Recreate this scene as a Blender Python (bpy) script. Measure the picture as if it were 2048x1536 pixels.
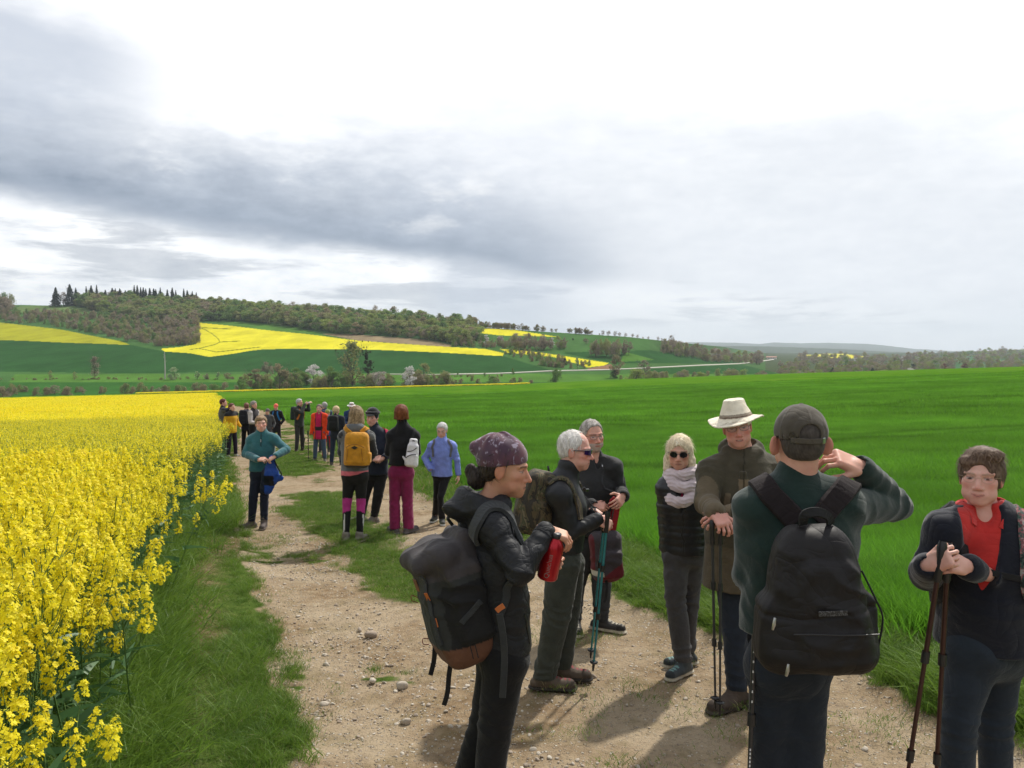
import bpy, math, random
import numpy as np
from mathutils import Vector, Matrix

for _o in list(bpy.data.objects): bpy.data.objects.remove(_o)
SC = bpy.context.scene
COL = SC.collection
rad = math.radians

# ------------------------------------------------------------------ camera
F = 1593.0; CX = 1024.0; CY = 768.0; HOR = 700.0; CAMZ = 1.85
PITCH = math.atan((CY - HOR) / F)
cam_d = bpy.data.cameras.new('camera'); cam = bpy.data.objects.new('camera', cam_d); COL.objects.link(cam)
cam_d.sensor_width = 36.0; cam_d.lens = 36.0 * F / 2048.0
cam_d.clip_start = 0.05; cam_d.clip_end = 40000
cam.location = (0, 0, CAMZ); cam.rotation_euler = (math.pi / 2 - PITCH, 0, 0)
SC.camera = cam

# ------------------------------------------------------------------ colour management
SC.render.engine = 'CYCLES'
SC.view_settings.view_transform = 'Standard'; SC.view_settings.look = 'None'
SC.view_settings.exposure = 0.0; SC.view_settings.gamma = 1.0; SC.view_settings.use_curve_mapping = False
SC.cycles.max_bounces = 6; SC.cycles.diffuse_bounces = 2; SC.cycles.glossy_bounces = 2
SC.cycles.transmission_bounces = 4; SC.cycles.transparent_max_bounces = 8; SC.cycles.volume_bounces = 0
SC.cycles.use_denoising = True; SC.cycles.use_adaptive_sampling = True; SC.cycles.adaptive_threshold = 0.02
SC.cycles.caustics_reflective = False; SC.cycles.caustics_refractive = False


class NT:
    """tiny helper around a node tree"""
    def __init__(s, nt): s.t = nt; s.n = nt.nodes; s.l = nt.links
    def link(s, a, b): s.l.new(a, b)
    def set(s, sock, v):
        if v is None: return
        if isinstance(v, bpy.types.NodeSocket): s.l.new(v, sock)
        elif isinstance(v, bpy.types.Node): s.l.new(v.outputs[0], sock)
        else:
            if hasattr(sock.default_value, '__len__') and not hasattr(v, '__len__'): v = (v,) * len(sock.default_value)
            if hasattr(v, '__len__') and len(v) == 3 and len(sock.default_value) == 4: v = (*v, 1)
            sock.default_value = v
    def m(s, op, a, b=None, c=None, clamp=False):
        n = s.n.new('ShaderNodeMath'); n.operation = op; n.use_clamp = clamp
        for i, v in enumerate((a, b, c)): s.set(n.inputs[i], v)
        return n.outputs[0]
    def vm(s, op, a, b=None, out=0):
        n = s.n.new('ShaderNodeVectorMath'); n.operation = op
        s.set(n.inputs[0], a); s.set(n.inputs[1], b)
        return n.outputs[out]
    def add(s, a, b): return s.m('ADD', a, b)
    def sub(s, a, b): return s.m('SUBTRACT', a, b)
    def mul(s, a, b): return s.m('MULTIPLY', a, b)
    def noise(s, vec=None, scale=5, detail=3, rough=.5, dist=0, out=0, dim='3D', w=None):
        n = s.n.new('ShaderNodeTexNoise'); n.noise_dimensions = dim
        if vec is not None: s.set(n.inputs['Vector'], vec)
        n.inputs['Scale'].default_value = scale; n.inputs['Detail'].default_value = detail
        n.inputs['Roughness'].default_value = rough; n.inputs['Distortion'].default_value = dist
        return n.outputs[out]
    def vor(s, vec=None, scale=5, feature='F1', out=0, rnd=1):
        n = s.n.new('ShaderNodeTexVoronoi'); n.feature = feature
        if vec is not None: s.set(n.inputs['Vector'], vec)
        n.inputs['Scale'].default_value = scale; n.inputs['Randomness'].default_value = rnd
        return n.outputs[out]
    def rng(s, v, a, b, c=0, d=1, smooth=False):
        n = s.n.new('ShaderNodeMapRange'); n.interpolation_type = 'SMOOTHSTEP' if smooth else 'LINEAR'
        s.set(n.inputs[0], v)
        for i, x in enumerate((a, b, c, d)): s.set(n.inputs[i + 1], x)
        return n.outputs[0]
    def mix(s, f, a, b, typ='MIX'):
        n = s.n.new('ShaderNodeMix'); n.data_type = 'RGBA'; n.blend_type = typ
        s.set(n.inputs[0], f); s.set(n.inputs[6], a); s.set(n.inputs[7], b)
        return n.outputs[2]
    def ramp(s, f, stops, interp='LINEAR'):
        n = s.n.new('ShaderNodeValToRGB'); n.color_ramp.interpolation = interp
        e = n.color_ramp.elements
        while len(e) < len(stops): e.new(0.5)
        for i, (p, c) in enumerate(stops):
            e[i].position = p; e[i].color = (*c, 1) if len(c) == 3 else c
        s.set(n.inputs[0], f); return n.outputs[0]
    def pos(s): return s.n.new('ShaderNodeNewGeometry').outputs['Position']
    def obj(s): return s.n.new('ShaderNodeTexCoord').outputs['Object']
    def attr(s, name, out=2):
        n = s.n.new('ShaderNodeAttribute'); n.attribute_name = name; return n.outputs[out]
    def comb(s, x, y, z):
        n = s.n.new('ShaderNodeCombineXYZ')
        for i, v in enumerate((x, y, z)): s.set(n.inputs[i], v)
        return n.outputs[0]
    def sep(s, v):
        n = s.n.new('ShaderNodeSeparateXYZ'); s.set(n.inputs[0], v); return n.outputs
    def bump(s, h, strength=.5, dist=.02, normal=None):
        n = s.n.new('ShaderNodeBump'); n.inputs['Strength'].default_value = strength
        n.inputs['Distance'].default_value = dist; s.set(n.inputs['Height'], h)
        if normal is not None: s.set(n.inputs['Normal'], normal)
        return n.outputs[0]
    def rand(s): return s.n.new('ShaderNodeObjectInfo').outputs['Random']


def material(name, build):
    m = bpy.data.materials.new(name); m.use_nodes = True
    t = NT(m.node_tree); t.n.clear()
    out = t.n.new('ShaderNodeOutputMaterial'); b = t.n.new('ShaderNodeBsdfPrincipled')
    t.link(b.outputs[0], out.inputs[0]); t.bsdf = b; t.out = out
    b.inputs['Roughness'].default_value = .8
    build(t)
    return m

def S(t, **k):
    names = dict(col='Base Color', rough='Roughness', metal='Metallic', normal='Normal', spec='Specular IOR Level', sheen='Sheen Weight',
                 sub='Subsurface Weight', coat='Coat Weight', alpha='Alpha', srough='Sheen Roughness')
    for a, v in k.items(): t.set(t.bsdf.inputs[names[a]], v)

def simple(name, col, rough=.6, metal=0., spec=.5, var=.12, scale=30):
    def b(t):
        n = t.noise(t.obj(), scale, 3)
        c = t.mix(t.rng(n, .3, .7), tuple(x * (1 - var) for x in col), tuple(min(1, x * (1 + var)) for x in col))
        S(t, col=c, rough=rough, metal=metal, spec=spec)
    return material(name, b)

# ------------------------------------------------------------------ world: sky texture behind a cloud cover given by direction
SUN_AZ = rad(34); SUN_EL = rad(52)          # azimuth measured from +Y towards +X
def build_world():
    w = bpy.data.worlds.new('World'); SC.world = w; w.use_nodes = True
    t = NT(w.node_tree); t.n.clear()
    out = t.n.new('ShaderNodeOutputWorld'); bg = t.n.new('ShaderNodeBackground'); t.link(bg.outputs[0], out.inputs[0])
    sky = t.n.new('ShaderNodeTexSky'); sky.sky_type = 'NISHITA'; sky.sun_disc = False
    sky.sun_elevation = SUN_EL; sky.sun_rotation = SUN_AZ; sky.air_density = 1.2; sky.dust_density = 2
    blue = t.mix(1.0, sky.outputs[0], (.10, .10, .10), 'MULTIPLY')
    g = t.n.new('ShaderNodeTexCoord').outputs['Generated']
    x, y, z = t.sep(g)
    h = t.m('SQRT', t.add(t.mul(x, x), t.mul(y, y)))
    el = t.m('DIVIDE', z, t.m('MAXIMUM', h, .02))                # tangent of the elevation
    az = t.m('ARCTAN2', x, y)                                     # azimuth from +Y
    cp = t.comb(az, t.mul(el, 2.3), 0)                            # cloud coordinates: long level banks
    wn = t.noise(cp, 3.0, 5, .55)
    wn2 = t.noise(t.vm('ADD', cp, (7.3, 1.9, 3.)), 7.0, 6, .6)
    w1 = t.sub(wn, .5); w2 = t.sub(wn2, .5)
    # dark bank: lower edge of the heavy cloud, sloping down to the right
    base = t.add(t.mul(t.add(az, .57), -.118), .160)
    w3 = t.sub(t.noise(t.vm('ADD', cp, (2.3, 5.9, 1.)), 17.0, 6, .62), .5)
    e = t.add(t.sub(el, base), t.add(t.mul(w1, .055), t.add(t.mul(w2, .038), t.mul(w3, .012))))
    low = t.rng(e, -.010, .024, 0, 1, True)                        # crisp underside
    azf = t.rng(az, -.02, .22, 1, 0, True)                         # bank dissolves to the right
    dark = t.mul(low, t.rng(e, .012, .125, 1, 0.0))
    dark = t.mul(t.m('POWER', t.m('MAXIMUM', dark, 0), 1.25), azf)
    # upper mass of grey: billowing, over the left and middle
    eu = t.add(el, t.add(t.mul(w1, .24), t.add(t.mul(w2, .12), t.mul(w3, .03))))
    umid = t.add(.32, t.mul(t.m('ABSOLUTE', t.add(az, .08)), -.10))
    umass = t.mul(t.rng(eu, t.add(umid, .02), t.sub(umid, .15), 0, 1, True), low)
    lm = t.mul(t.rng(az, -.36, -.50, 0, 1, True), t.rng(t.add(el, t.mul(w1, .3)), .42, .33, 0, 1, True))
    umass = t.m('MAXIMUM', umass, t.mul(lm, low))
    umass = t.mul(umass, t.add(.72, t.mul(t.rng(wn2, .35, .62, 0, 1, True), .28)))
    # soft grey veil to the right
    veil = t.mul(t.rng(az, -.05, .16, 0, 1, True), t.mul(t.rng(eu, .36, .19, 0, 1, True), t.rng(t.add(el, t.mul(w2, .03)), .03, .105, .30, 1, True)))
    # rain curtain
    rain = t.mul(t.mul(t.rng(az, -.125, -.065, 0, 1, True), t.rng(az, .16, 0.0, 0, 1, True)), t.rng(el, .20, .03, 0.2, 1, True))
    # small clouds under the bank
    under = t.mul(t.rng(el, .012, .05, 0, 1, True), t.sub(1, low))
    uc = t.noise(t.comb(t.mul(az, 1.0), t.mul(el, 6.5), 2.2), 5.5, 6, .6, .3)
    under = t.mul(under, t.rng(uc, .47, .62, 0, 1, True))
    # colours (linear)
    c = t.mix(0.0, (1.15, 1.16, 1.18), (1, 1, 1))
    bandw = t.rng(el, .0, .10, 1, 0, True)
    c = t.mix(t.mul(bandw, t.rng(wn2, .7, .3, .55, 1)), c, (.83, .85, .885))
    c = t.mix(t.mul(umass, t.mul(t.rng(el, .12, .30, .95, .80), t.rng(az, -.20, .22, 1, .36, True))), c, (.53, .595, .71))
    c = t.mix(t.mul(veil, t.rng(wn, .25, .75, .72, .34)), c, (.78, .82, .88))
    c = t.mix(t.mul(under, .8), c, (.56, .60, .67))
    c = t.mix(t.mul(rain, .78), c, (.52, .585, .70))
    c = t.mix(t.mul(dark, t.rng(wn2, .3, .7, 1.0, .80)), c, (.25, .315, .42))
    # light breaks inside the bank
    br = t.mul(t.rng(wn2, .56, .72, 0, 1, True), t.mul(t.rng(e, .03, .06, 0, 1, True), t.rng(e, .20, .10, 0, 1, True)))
    c = t.mix(t.mul(br, .5), c, (.93, .945, .97))
    bl = t.add(.5, t.add(t.mul(w2, .7), t.mul(w3, 1.1))); kk = t.mix(t.mul(t.rng(el, .34, .18, 0, 1, True), t.rng(az, .10, -.25, .30, 1, True)), (1, 1, 1), t.comb(t.rng(bl, .2, .8, .76, 1.22), t.rng(bl, .2, .8, .79, 1.20), t.rng(bl, .2, .8, .83, 1.16)))
    c = t.mix(1., c, kk, 'MULTIPLY')
    # away from the view the cover breaks up and the blue sky shows
    up = t.rng(el, .42, .9, 0, 1, True)
    side = t.rng(t.m('ABSOLUTE', az), .85, 1.5, 0, 1, True)
    open_ = t.m('MAXIMUM', up, side)
    pn = t.rng(t.noise(g, 2.2, 5, .6), .34, .50, 0, 1, True)
    away = t.mix(pn, blue, (.78, .80, .84))
    c = t.mix(open_, c, away)
    c = t.mix(t.rng(el, -.002, -.02, 0, 1), c, (.10, .13, .07))
    t.link(c, bg.inputs[0]); bg.inputs[1].default_value = 1.0
    w.cycles.sampling_method = 'MANUAL'; w.cycles.sample_map_resolution = 512
build_world()
sun_d = bpy.data.lights.new('sun', 'SUN'); sun_d.energy = 4.3; sun_d.angle = rad(1.8); sun_d.color = (1, .95, .86)
sun = bpy.data.objects.new('sun', sun_d); COL.objects.link(sun)
_sd = Vector((math.sin(SUN_AZ) * math.cos(SUN_EL), math.cos(SUN_AZ) * math.cos(SUN_EL), math.sin(SUN_EL)))
sun.rotation_euler = _sd.to_track_quat('Z', 'Y').to_euler(); sun.location = (20, 30, 40)

# ------------------------------------------------------------------ helpers: measured points and meshes
_cp, _sp = math.cos(PITCH), math.sin(PITCH)
def P(px, py, d):
    """world point seen at photo pixel (px,py) at depth d (metres along +Y)"""
    vy = _cp + (CY - py) / F * _sp; vz = -_sp + (CY - py) / F * _cp; vx = (px - CX) / F
    k = d / vy
    return np.array((vx * k, d, CAMZ + vz * k))

def smooth(a, b, x):
    t = np.clip((x - a) / (b - a), 0, 1); return t * t * (3 - 2 * t)

def gz(X, Y):
    """height of the near ground: a slope falling away from the camera and rising to the right"""
    X = np.asarray(X, float); Y = np.asarray(Y, float)
    s = np.where(Y < 20, .058 * Y, 0.0)
    s = np.where(Y >= 20, 1.16 + .058 * (Y - 20) - .022 * np.where(Y < 40, (Y - 20) ** 2 / 40, (Y - 20) - 10), s)
    z = -s + .0247 * X
    z = z + .02 * np.sin(X * 1.7 + Y * .9) * np.sin(Y * .8 - X * .4) * smooth(1, 4, Y)
    z = z + 2.3 * (1 - np.exp(-np.maximum(X, 0) / 90)) * smooth(20, 150, Y)
    z = z - smooth(296, 420, Y) * (Y - 296) * .085
    return z

def GP(px, py):
    lo, hi = .5, 290.
    for _ in range(50):
        m = (lo * hi) ** .5; p = P(px, py, m)
        if p[2] > gz(p[0], p[1]): lo = m
        else: hi = m
    p = P(px, py, lo); return p

def mesh_obj(name, verts, faces, mats=None, parent=None, smooth_=False, mi=None, attrs=None):
    me = bpy.data.meshes.new(name)
    verts = np.asarray(verts, np.float32).reshape(-1, 3)
    if isinstance(faces, np.ndarray):
        n, k = faces.shape
        me.vertices.add(len(verts)); me.vertices.foreach_set('co', verts.ravel())
        me.loops.add(n * k); me.loops.foreach_set('vertex_index', faces.astype(np.int32).ravel())
        me.polygons.add(n); me.polygons.foreach_set('loop_start', np.arange(0, n * k, k, dtype=np.int32))
        if mi is not None: me.polygons.foreach_set('material_index', np.asarray(mi, np.int32))
        me.update(calc_edges=True); me.validate()
    else:
        me.from_pydata(verts.tolist(), [], faces)
        if mi is not None: me.polygons.foreach_set('material_index', np.asarray(mi, np.int32))
        me.update()
    if smooth_: me.polygons.foreach_set('use_smooth', np.ones(len(me.polygons), bool))
    for k, v in (attrs or {}).items():
        v = np.asarray(v, np.float32)
        if v.ndim == 1:
            a = me.attributes.new(k, 'FLOAT', 'POINT'); a.data.foreach_set('value', v)
        else:
            if v.shape[1] == 3: v = np.hstack([v, np.ones((len(v), 1), np.float32)])
            a = me.attributes.new(k, 'FLOAT_COLOR', 'POINT'); a.data.foreach_set('color', v.ravel())
    if mats is not None:
        for m in (mats if isinstance(mats, (list, tuple)) else [mats]): me.materials.append(m)
    o = bpy.data.objects.new(name, me)
    if parent is not False: COL.objects.link(o)
    if parent: o.parent = parent
    return o

def tag(o, label=None, cat=None, group=None, kind=None):
    if label: o['label'] = label
    if cat: o['category'] = cat
    if group: o['group'] = group
    if kind: o['kind'] = kind
    return o

def inpoly(x, y, poly):
    c = np.zeros(np.shape(x), bool); n = len(poly)
    for i in range(n):
        x1, y1 = poly[i]; x2, y2 = poly[(i + 1) % n]
        if y1 == y2: continue
        k = ((y1 > y) != (y2 > y)) & (x < (x2 - x1) * (y - y1) / (y2 - y1) + x1)
        c ^= k
    return c

def segdist(x, y, pl):
    d = np.full(np.shape(x), 1e9)
    for (x1, y1), (x2, y2) in zip(pl[:-1], pl[1:]):
        dx, dy = x2 - x1, y2 - y1; L = dx * dx + dy * dy + 1e-9
        t = np.clip(((x - x1) * dx + (y - y1) * dy) / L, 0, 1)
        d = np.minimum(d, np.hypot(x - x1 - t * dx, y - y1 - t * dy))
    return d

_rs = np.random.RandomState(5)
_NW = [(_rs.normal(size=3), _rs.rand() * 6.28, _rs.normal(size=3), _rs.rand() * 6.28) for _ in range(10)]
def vnoise(p, s=1., octs=3, seed=0):
    """cheap smooth noise, about -1..1, from warped sines"""
    p = np.asarray(p, float) * s + seed * 3.71
    out = 0; a = 1.; tot = 0
    for o in range(octs):
        v = 0
        for i in range(3):
            d1, p1, d2, p2 = _NW[(o * 3 + i) % 10]
            v = v + np.sin(p @ (d1 * 1.1) + p1 + 1.9 * np.sin(p @ (d2 * .9) + p2))
        out = out + a * v / 2.; tot += a; a *= .5; p = p * 2.07 + 1.3
    return out / tot

def grid_faces(nr, nc):
    i = np.arange(nr - 1)[:, None] * nc + np.arange(nc - 1)[None, :]
    i = i.ravel(); return np.stack([i, i + 1, i + nc + 1, i + nc], 1)

def instancer(name, pts, rots, scales, var, protos, label, cat=None, group=None, kind='stuff'):
    """one object whose points carry real copies of the prototype meshes"""
    me = bpy.data.meshes.new(name); n = len(pts)
    me.vertices.add(n); me.vertices.foreach_set('co', np.asarray(pts, np.float32).ravel())
    a = me.attributes.new('rot', 'FLOAT_VECTOR', 'POINT'); a.data.foreach_set('vector', np.asarray(rots, np.float32).ravel())
    a = me.attributes.new('sc', 'FLOAT_VECTOR', 'POINT')
    sc = np.asarray(scales, np.float32); sc = np.repeat(sc[:, None], 3, 1) if sc.ndim == 1 else sc
    a.data.foreach_set('vector', np.ascontiguousarray(sc).ravel())
    a = me.attributes.new('var', 'INT', 'POINT'); a.data.foreach_set('value', np.asarray(var, np.int32))
    o = bpy.data.objects.new(name, me); COL.objects.link(o); tag(o, label, cat, group, kind)
    g = bpy.data.node_groups.new(name, 'GeometryNodeTree')
    g.interface.new_socket('Geometry', in_out='INPUT', socket_type='NodeSocketGeometry')
    g.interface.new_socket('Geometry', in_out='OUTPUT', socket_type='NodeSocketGeometry')
    N = g.nodes.new; L = g.links.new
    gi, go, jo = N('NodeGroupInput'), N('NodeGroupOutput'), N('GeometryNodeJoinGeometry')
    def na(nm, typ):
        x = N('GeometryNodeInputNamedAttribute'); x.data_type = typ; x.inputs[0].default_value = nm; return x.outputs[0]
    r, s, v = na('rot', 'FLOAT_VECTOR'), na('sc', 'FLOAT_VECTOR'), na('var', 'INT')
    for k, pr in enumerate(protos):
        oi = N('GeometryNodeObjectInfo'); oi.inputs['Object'].default_value = pr; oi.inputs['As Instance'].default_value = True
        ip = N('GeometryNodeInstanceOnPoints'); cm = N('FunctionNodeCompare'); cm.data_type = 'INT'; cm.operation = 'EQUAL'
        ins = [i for i in cm.inputs if i.type == 'INT']; L(v, ins[0]); ins[1].default_value = k
        L(cm.outputs[0], ip.inputs['Selection']); L(gi.outputs[0], ip.inputs['Points']); L(oi.outputs['Geometry'], ip.inputs['Instance'])
        e2r = N('FunctionNodeEulerToRotation'); L(r, e2r.inputs[0]); L(e2r.outputs[0], ip.inputs['Rotation']); L(s, ip.inputs['Scale'])
        L(ip.outputs[0], jo.inputs[0])
    L(jo.outputs[0], go.inputs[0])
    md = o.modifiers.new('scatter', 'NODES'); md.node_group = g
    return o
# ------------------------------------------------------------------ plan of the near ground (world metres, read off the photograph)
def gpl(pts): return [tuple(GP(*p)[:2]) for p in pts]
LEFT_EDGE = gpl([(625, 1640), (590, 1536), (560, 1400), (535, 1280), (508, 1180), (487, 1110), (478, 1050), (470, 1000), (462, 960), (456, 925), (462, 895), (478, 860), (500, 838), (470, 822), (440, 815)])
RIGHT_EDGE = gpl([(2500, 1800), (2300, 1600), (2048, 1480), (1900, 1430), (1800, 1385), (1700, 1335), (1420, 1262), (1330, 1232), (1240, 1190), (1100, 1105), (1010, 1060), (950, 1032), (860, 990), (800, 962), (730, 930), (668, 903), (622, 872), (585, 850), (560, 836), (520, 820), (470, 812)])
WHEAT_EDGE = gpl([(3200, 1800), (2500, 1450), (2048, 1350), (1850, 1296), (1700, 1240), (1450, 1160), (1240, 1092), (1100, 1040), (1000, 996), (900, 948), (800, 905), (700, 868), (640, 850), (600, 838), (560, 822), (500, 811), (440, 807)])
RAPE_EDGE = [(-.9, 0.), (-1.35, 1.6), (-1.75, 2.9), (-2.2, 4.3), (-2.75, 5.8), (-3.55, 7.6), (-4.3, 10.), (-5.7, 15), (-8.2, 22.5), (-11.6, 31), (-20, 55), (-37, 100), (-62, 165)]
PATH = LEFT_EDGE + RIGHT_EDGE[::-1]
PATH = [(-1.4, -3.)] + PATH + [(6.5, -3.)]
WHEAT = [(60., -6.), (20., -6.)] + WHEAT_EDGE + [(-200., 170.), (-300., 330.), (500., 330.), (500., -6.)]
RAPE = RAPE_EDGE + [(-120., 165.), (-120., 60.), (-90., 0.)]
MID = gpl([(560, 905), (585, 925), (600, 945)]); MID2 = gpl([(640, 990), (680, 1040), (740, 1100), (800, 1140), (860, 1170)])

MID3 = gpl([(600, 925), (590, 895), (570, 868), (545, 848), (510, 830)])

def sd(x, y, poly, edge):
    d = segdist(x, y, edge); return np.where(inpoly(x, y, poly), d, -d)

def ground_masks(x, y):
    p3 = np.stack([x, y, np.zeros_like(x)], -1)
    n1 = vnoise(p3, 1.3, 3, 1); n2 = vnoise(p3, 5., 3, 2)
    path = sd(x, y, PATH, LEFT_EDGE) ; pr = segdist(x, y, RIGHT_EDGE)
    path = np.where(path > 0, np.minimum(path, pr), np.maximum(path, -pr))
    rape = sd(x, y, RAPE, RAPE_EDGE)
    wheat = sd(x, y, WHEAT, WHEAT_EDGE)
    dirt = smooth(-.10, .12, path + .09 * n1 + .06 * n2)
    wob = .38 * n1 + .22 * n2
    m1 = smooth(.66, .20, segdist(x, y, MID2) + wob * .9) * .82
    m2 = smooth(1.1, .35, segdist(x, y, MID) + wob * 1.2) * .85
    far = smooth(13, 17, y) * smooth(.1, .5, n1 + .35) * smooth(1.5, .7, segdist(x, y, MID3))
    tuft = smooth(.45, .85, n1 * .8 + n2 * .5) * .85
    dirt = dirt * (1 - np.clip(np.maximum.reduce([m1, m2, far * .5, tuft]), 0, .93))
    # bare earth between the crop and the verge
    bare = smooth(.50, .10, np.abs(rape + .18) + .28 * n1 + .12 * n2) * (.25 + .75 * smooth(4.6, 6.2, y)) * smooth(11, 8.5, y)
    bx = gpl([(330, 1090), (420, 1110), (470, 1080)])
    bare = np.maximum(bare, smooth(.9, .4, segdist(x, y, bx) + .2 * n1))
    bare = bare * (1 - smooth(-.05, .1, path)) * (wheat < 0)
    wb = smooth(.45, .1, np.abs(wheat - .0) + .12 * n1) * smooth(12, 8, y)      # earth along the foot of the wheat
    return dict(dirt=dirt, bare=np.clip(bare * .85 + wb * .55, 0, 1), rape=smooth(-.05, .25, rape), wheat=smooth(-.1, .15, wheat), path=path, raped=rape, wheatd=wheat)

# ------------------------------------------------------------------ materials of the ground
def b_ground(t):
    p = t.pos(); dirt, bare, rape, wheat = (t.attr(k) for k in ('dirt', 'bare', 'rape', 'wheat'))
    n1 = t.noise(p, 1.2, 4); n2 = t.noise(p, 9, 5, .6); n3 = t.noise(p, 55, 4, .65)
    x, y, z = t.sep(p)
    pebv = t.vor(p, 34, out=0); pebc = t.vor(p, 34, out=1); peb2 = t.vor(p, 85, out=0); peb2c = t.vor(p, 85, out=1)
    sand = t.ramp(n2, [(.25, (.12, .080, .047)), (.45, (.235, .168, .102)), (.75, (.35, .272, .178))])
    sand = t.mix(t.rng(n1, .38, .62, 0, .65), sand, (.40, .325, .23)); sand = t.mix(t.rng(t.noise(p, 3.1, 5, .7), .50, .68, 0, .55), sand, (.15, .12, .055))
    stone = t.mix(t.sep(pebc)[0], (.60, .55, .46), (.26, .20, .15))
    ston = t.rng(t.noise(p, .9, 3), .40, .62)
    pm = t.mul(t.rng(pebv, .32, .22, 0, 1), t.rng(t.sep(pebc)[1], .25, .5, 0, 1))
    pm = t.mul(pm, t.add(.25, ston))
    pm2 = t.mul(t.rng(peb2, .35, .25, 0, 1), t.rng(t.sep(peb2c)[1], .55, .7, 0, 1))
    sand = t.mix(t.mul(pm2, .8), sand, t.mix(t.sep(peb2c)[0], (.60, .55, .46), (.22, .16, .115)))
    sand = t.mix(pm, sand, stone)
    earth = t.ramp(t.add(t.mul(n3, .55), t.mul(n2, .45)), [(.36, (.07, .042, .026)), (.5, (.16, .10, .062)), (.62, (.30, .215, .15))]); earth = t.mix(t.mul(pm, .8), earth, stone)
    turf = t.ramp(t.add(t.mul(n2, .6), t.mul(n3, .4)), [(.3, (.035, .065, .014)), (.55, (.075, .115, .025)), (.75, (.16, .15, .06))])
    c = t.mix(bare, turf, earth)
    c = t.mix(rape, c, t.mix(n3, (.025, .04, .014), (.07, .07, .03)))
    # wheat far off: seen as a smooth green sward with faint drill lines and tramlines
    wl = t.noise(t.vm('MULTIPLY', p, (.5, .12, .5)), .35, 4, .55)
    wf = t.ramp(wl, [(.3, (.058, .150, .012)), (.5, (.085, .185, .016)), (.7, (.115, .215, .022))])
    dn = t.noise(t.vm('MULTIPLY', p, (1., .25, 1.)), 2.2, 5, .7)
    wf = t.mix(t.rng(dn, .35, .7, .45, 0), wf, (.05, .14, .012))
    c = t.mix(wheat, c, wf)
    c = t.mix(t.mul(t.rng(dirt, .25, .6), t.sub(1, wheat)), c, sand)
    hh = t.add(t.add(t.mul(n2, .5), t.mul(n3, .35)), t.add(t.mul(pm, .8), t.mul(pm2, .3)))
    S(t, col=c, rough=1., spec=0., normal=t.bump(hh, 1., .035))
M_ground = material('ground_surface', b_ground)

def near_ground():
    th = np.concatenate([np.arange(-175, -45, 5.), np.arange(-45, 45.01, .22), np.arange(50, 181, 5.)])
    th = np.radians(np.append(th, 185.) ); th[-1] = th[0] + 2 * math.pi
    r = np.concatenate([[.3], np.geomspace(1.0, 430, 620)])
    R, T = np.meshgrid(r, th, indexing='ij')
    X = R * np.sin(T); Y = R * np.cos(T)
    Z = gz(X, Y)
    k = ground_masks(X, Y)
    p3 = np.stack([X, Y, Z * 0], -1)
    near = smooth(40, 20, R)
    Z = Z + near * (.012 * vnoise(p3, 4., 3, 3) * (1 - .3 * k['dirt']) + .006 * vnoise(p3, 17., 2, 4))
    Z = Z - .05 * smooth(-.1, .3, k['path']) * smooth(30, 15, R) + .05 * smooth(.0, -.6, k['path']) * smooth(30, 15, R) * (1 - smooth(-.3, .3, k['wheatd']))
    Z = Z + .30 * smooth(70, 120, R) * k['wheat']
    V = np.stack([X, Y, Z], -1).reshape(-1, 3)
    o = mesh_obj('ground', V, grid_faces(len(r), len(th)), M_ground, smooth_=True,
                 attrs={a: k[a].ravel() for a in ('dirt', 'bare', 'rape', 'wheat')})
    tag(o, kind='structure'); o['label'] = 'stony dirt track with grassy verges and the green wheat field beside it'
    return o
near_ground()

# ------------------------------------------------------------------ the valley and the slope beyond, from levels read off the photograph
def skyline(x):
    return np.interp(x, [-1200, -200, 0, 100, 250, 400, 650, 850, 1000, 1100, 1250, 1350, 1450, 1520, 1600, 1800, 2048, 2600, 3400],
                        [600, 606, 609, 611, 606, 618, 632, 650, 657, 664, 673, 684, 694, 706, 706, 706, 705, 700, 700])
_ly = np.array([830, 800, 785, 765, 745, 720, 700, 680, 660, 640, 620, 600, 580], float)
_ld = np.array([330, 400, 460, 530, 610, 690, 760, 850, 950, 1050, 1150, 1250, 1350], float)
_ry = np.array([830, 800, 785, 765, 750, 740, 730, 720, 712, 706, 700, 690, 580], float)
_rd = np.array([330, 420, 500, 620, 800, 1000, 1350, 1900, 2800, 4200, 4700, 5000, 5600], float)
def hill_dist(x, y):
    l = np.interp(-np.asarray(y, float), -_ly, _ld); r = np.interp(-np.asarray(y, float), -_ry, _rd)
    w = smooth(1250, 1620, np.asarray(x, float))
    return np.exp(np.log(l) * (1 - w) + np.log(r) * w)
def H(x, y): return P(x, y, float(hill_dist(x, y)))

RAPE_POLYS = [
 [(-400, 610), (0, 645), (120, 659), (240, 682), (262, 690), (130, 685), (0, 680), (-400, 676)],
 [(396, 645), (450, 650), (520, 659), (600, 667), (652, 673), (716, 681), (780, 686), (855, 691), (970, 698), (1008, 706), (1005, 712), (880, 705), (754, 699.5), (576, 697.5), (525, 698.5), (497, 702), (470, 707), (419, 714), (381, 706.5), (328, 703), (322, 697), (360, 694), (392, 688)],
 [(944, 654), (1000, 657.5), (1033, 660), (1119, 674), (1096, 673), (1050, 671), (1000, 671), (944, 664)],
 [(1000, 698), (1038, 700), (1090, 706), (1218, 726), (1208, 731), (1175, 735), (1162, 730), (1107, 714), (1015, 705)],
 [(1650, 707.5), (1690, 708), (1730, 713), (1714, 716.5), (1698, 717.5), (1660, 716), (1594, 711)],
 [(30, 607), (110, 608.5), (110, 611), (30, 609.5)],
]
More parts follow.
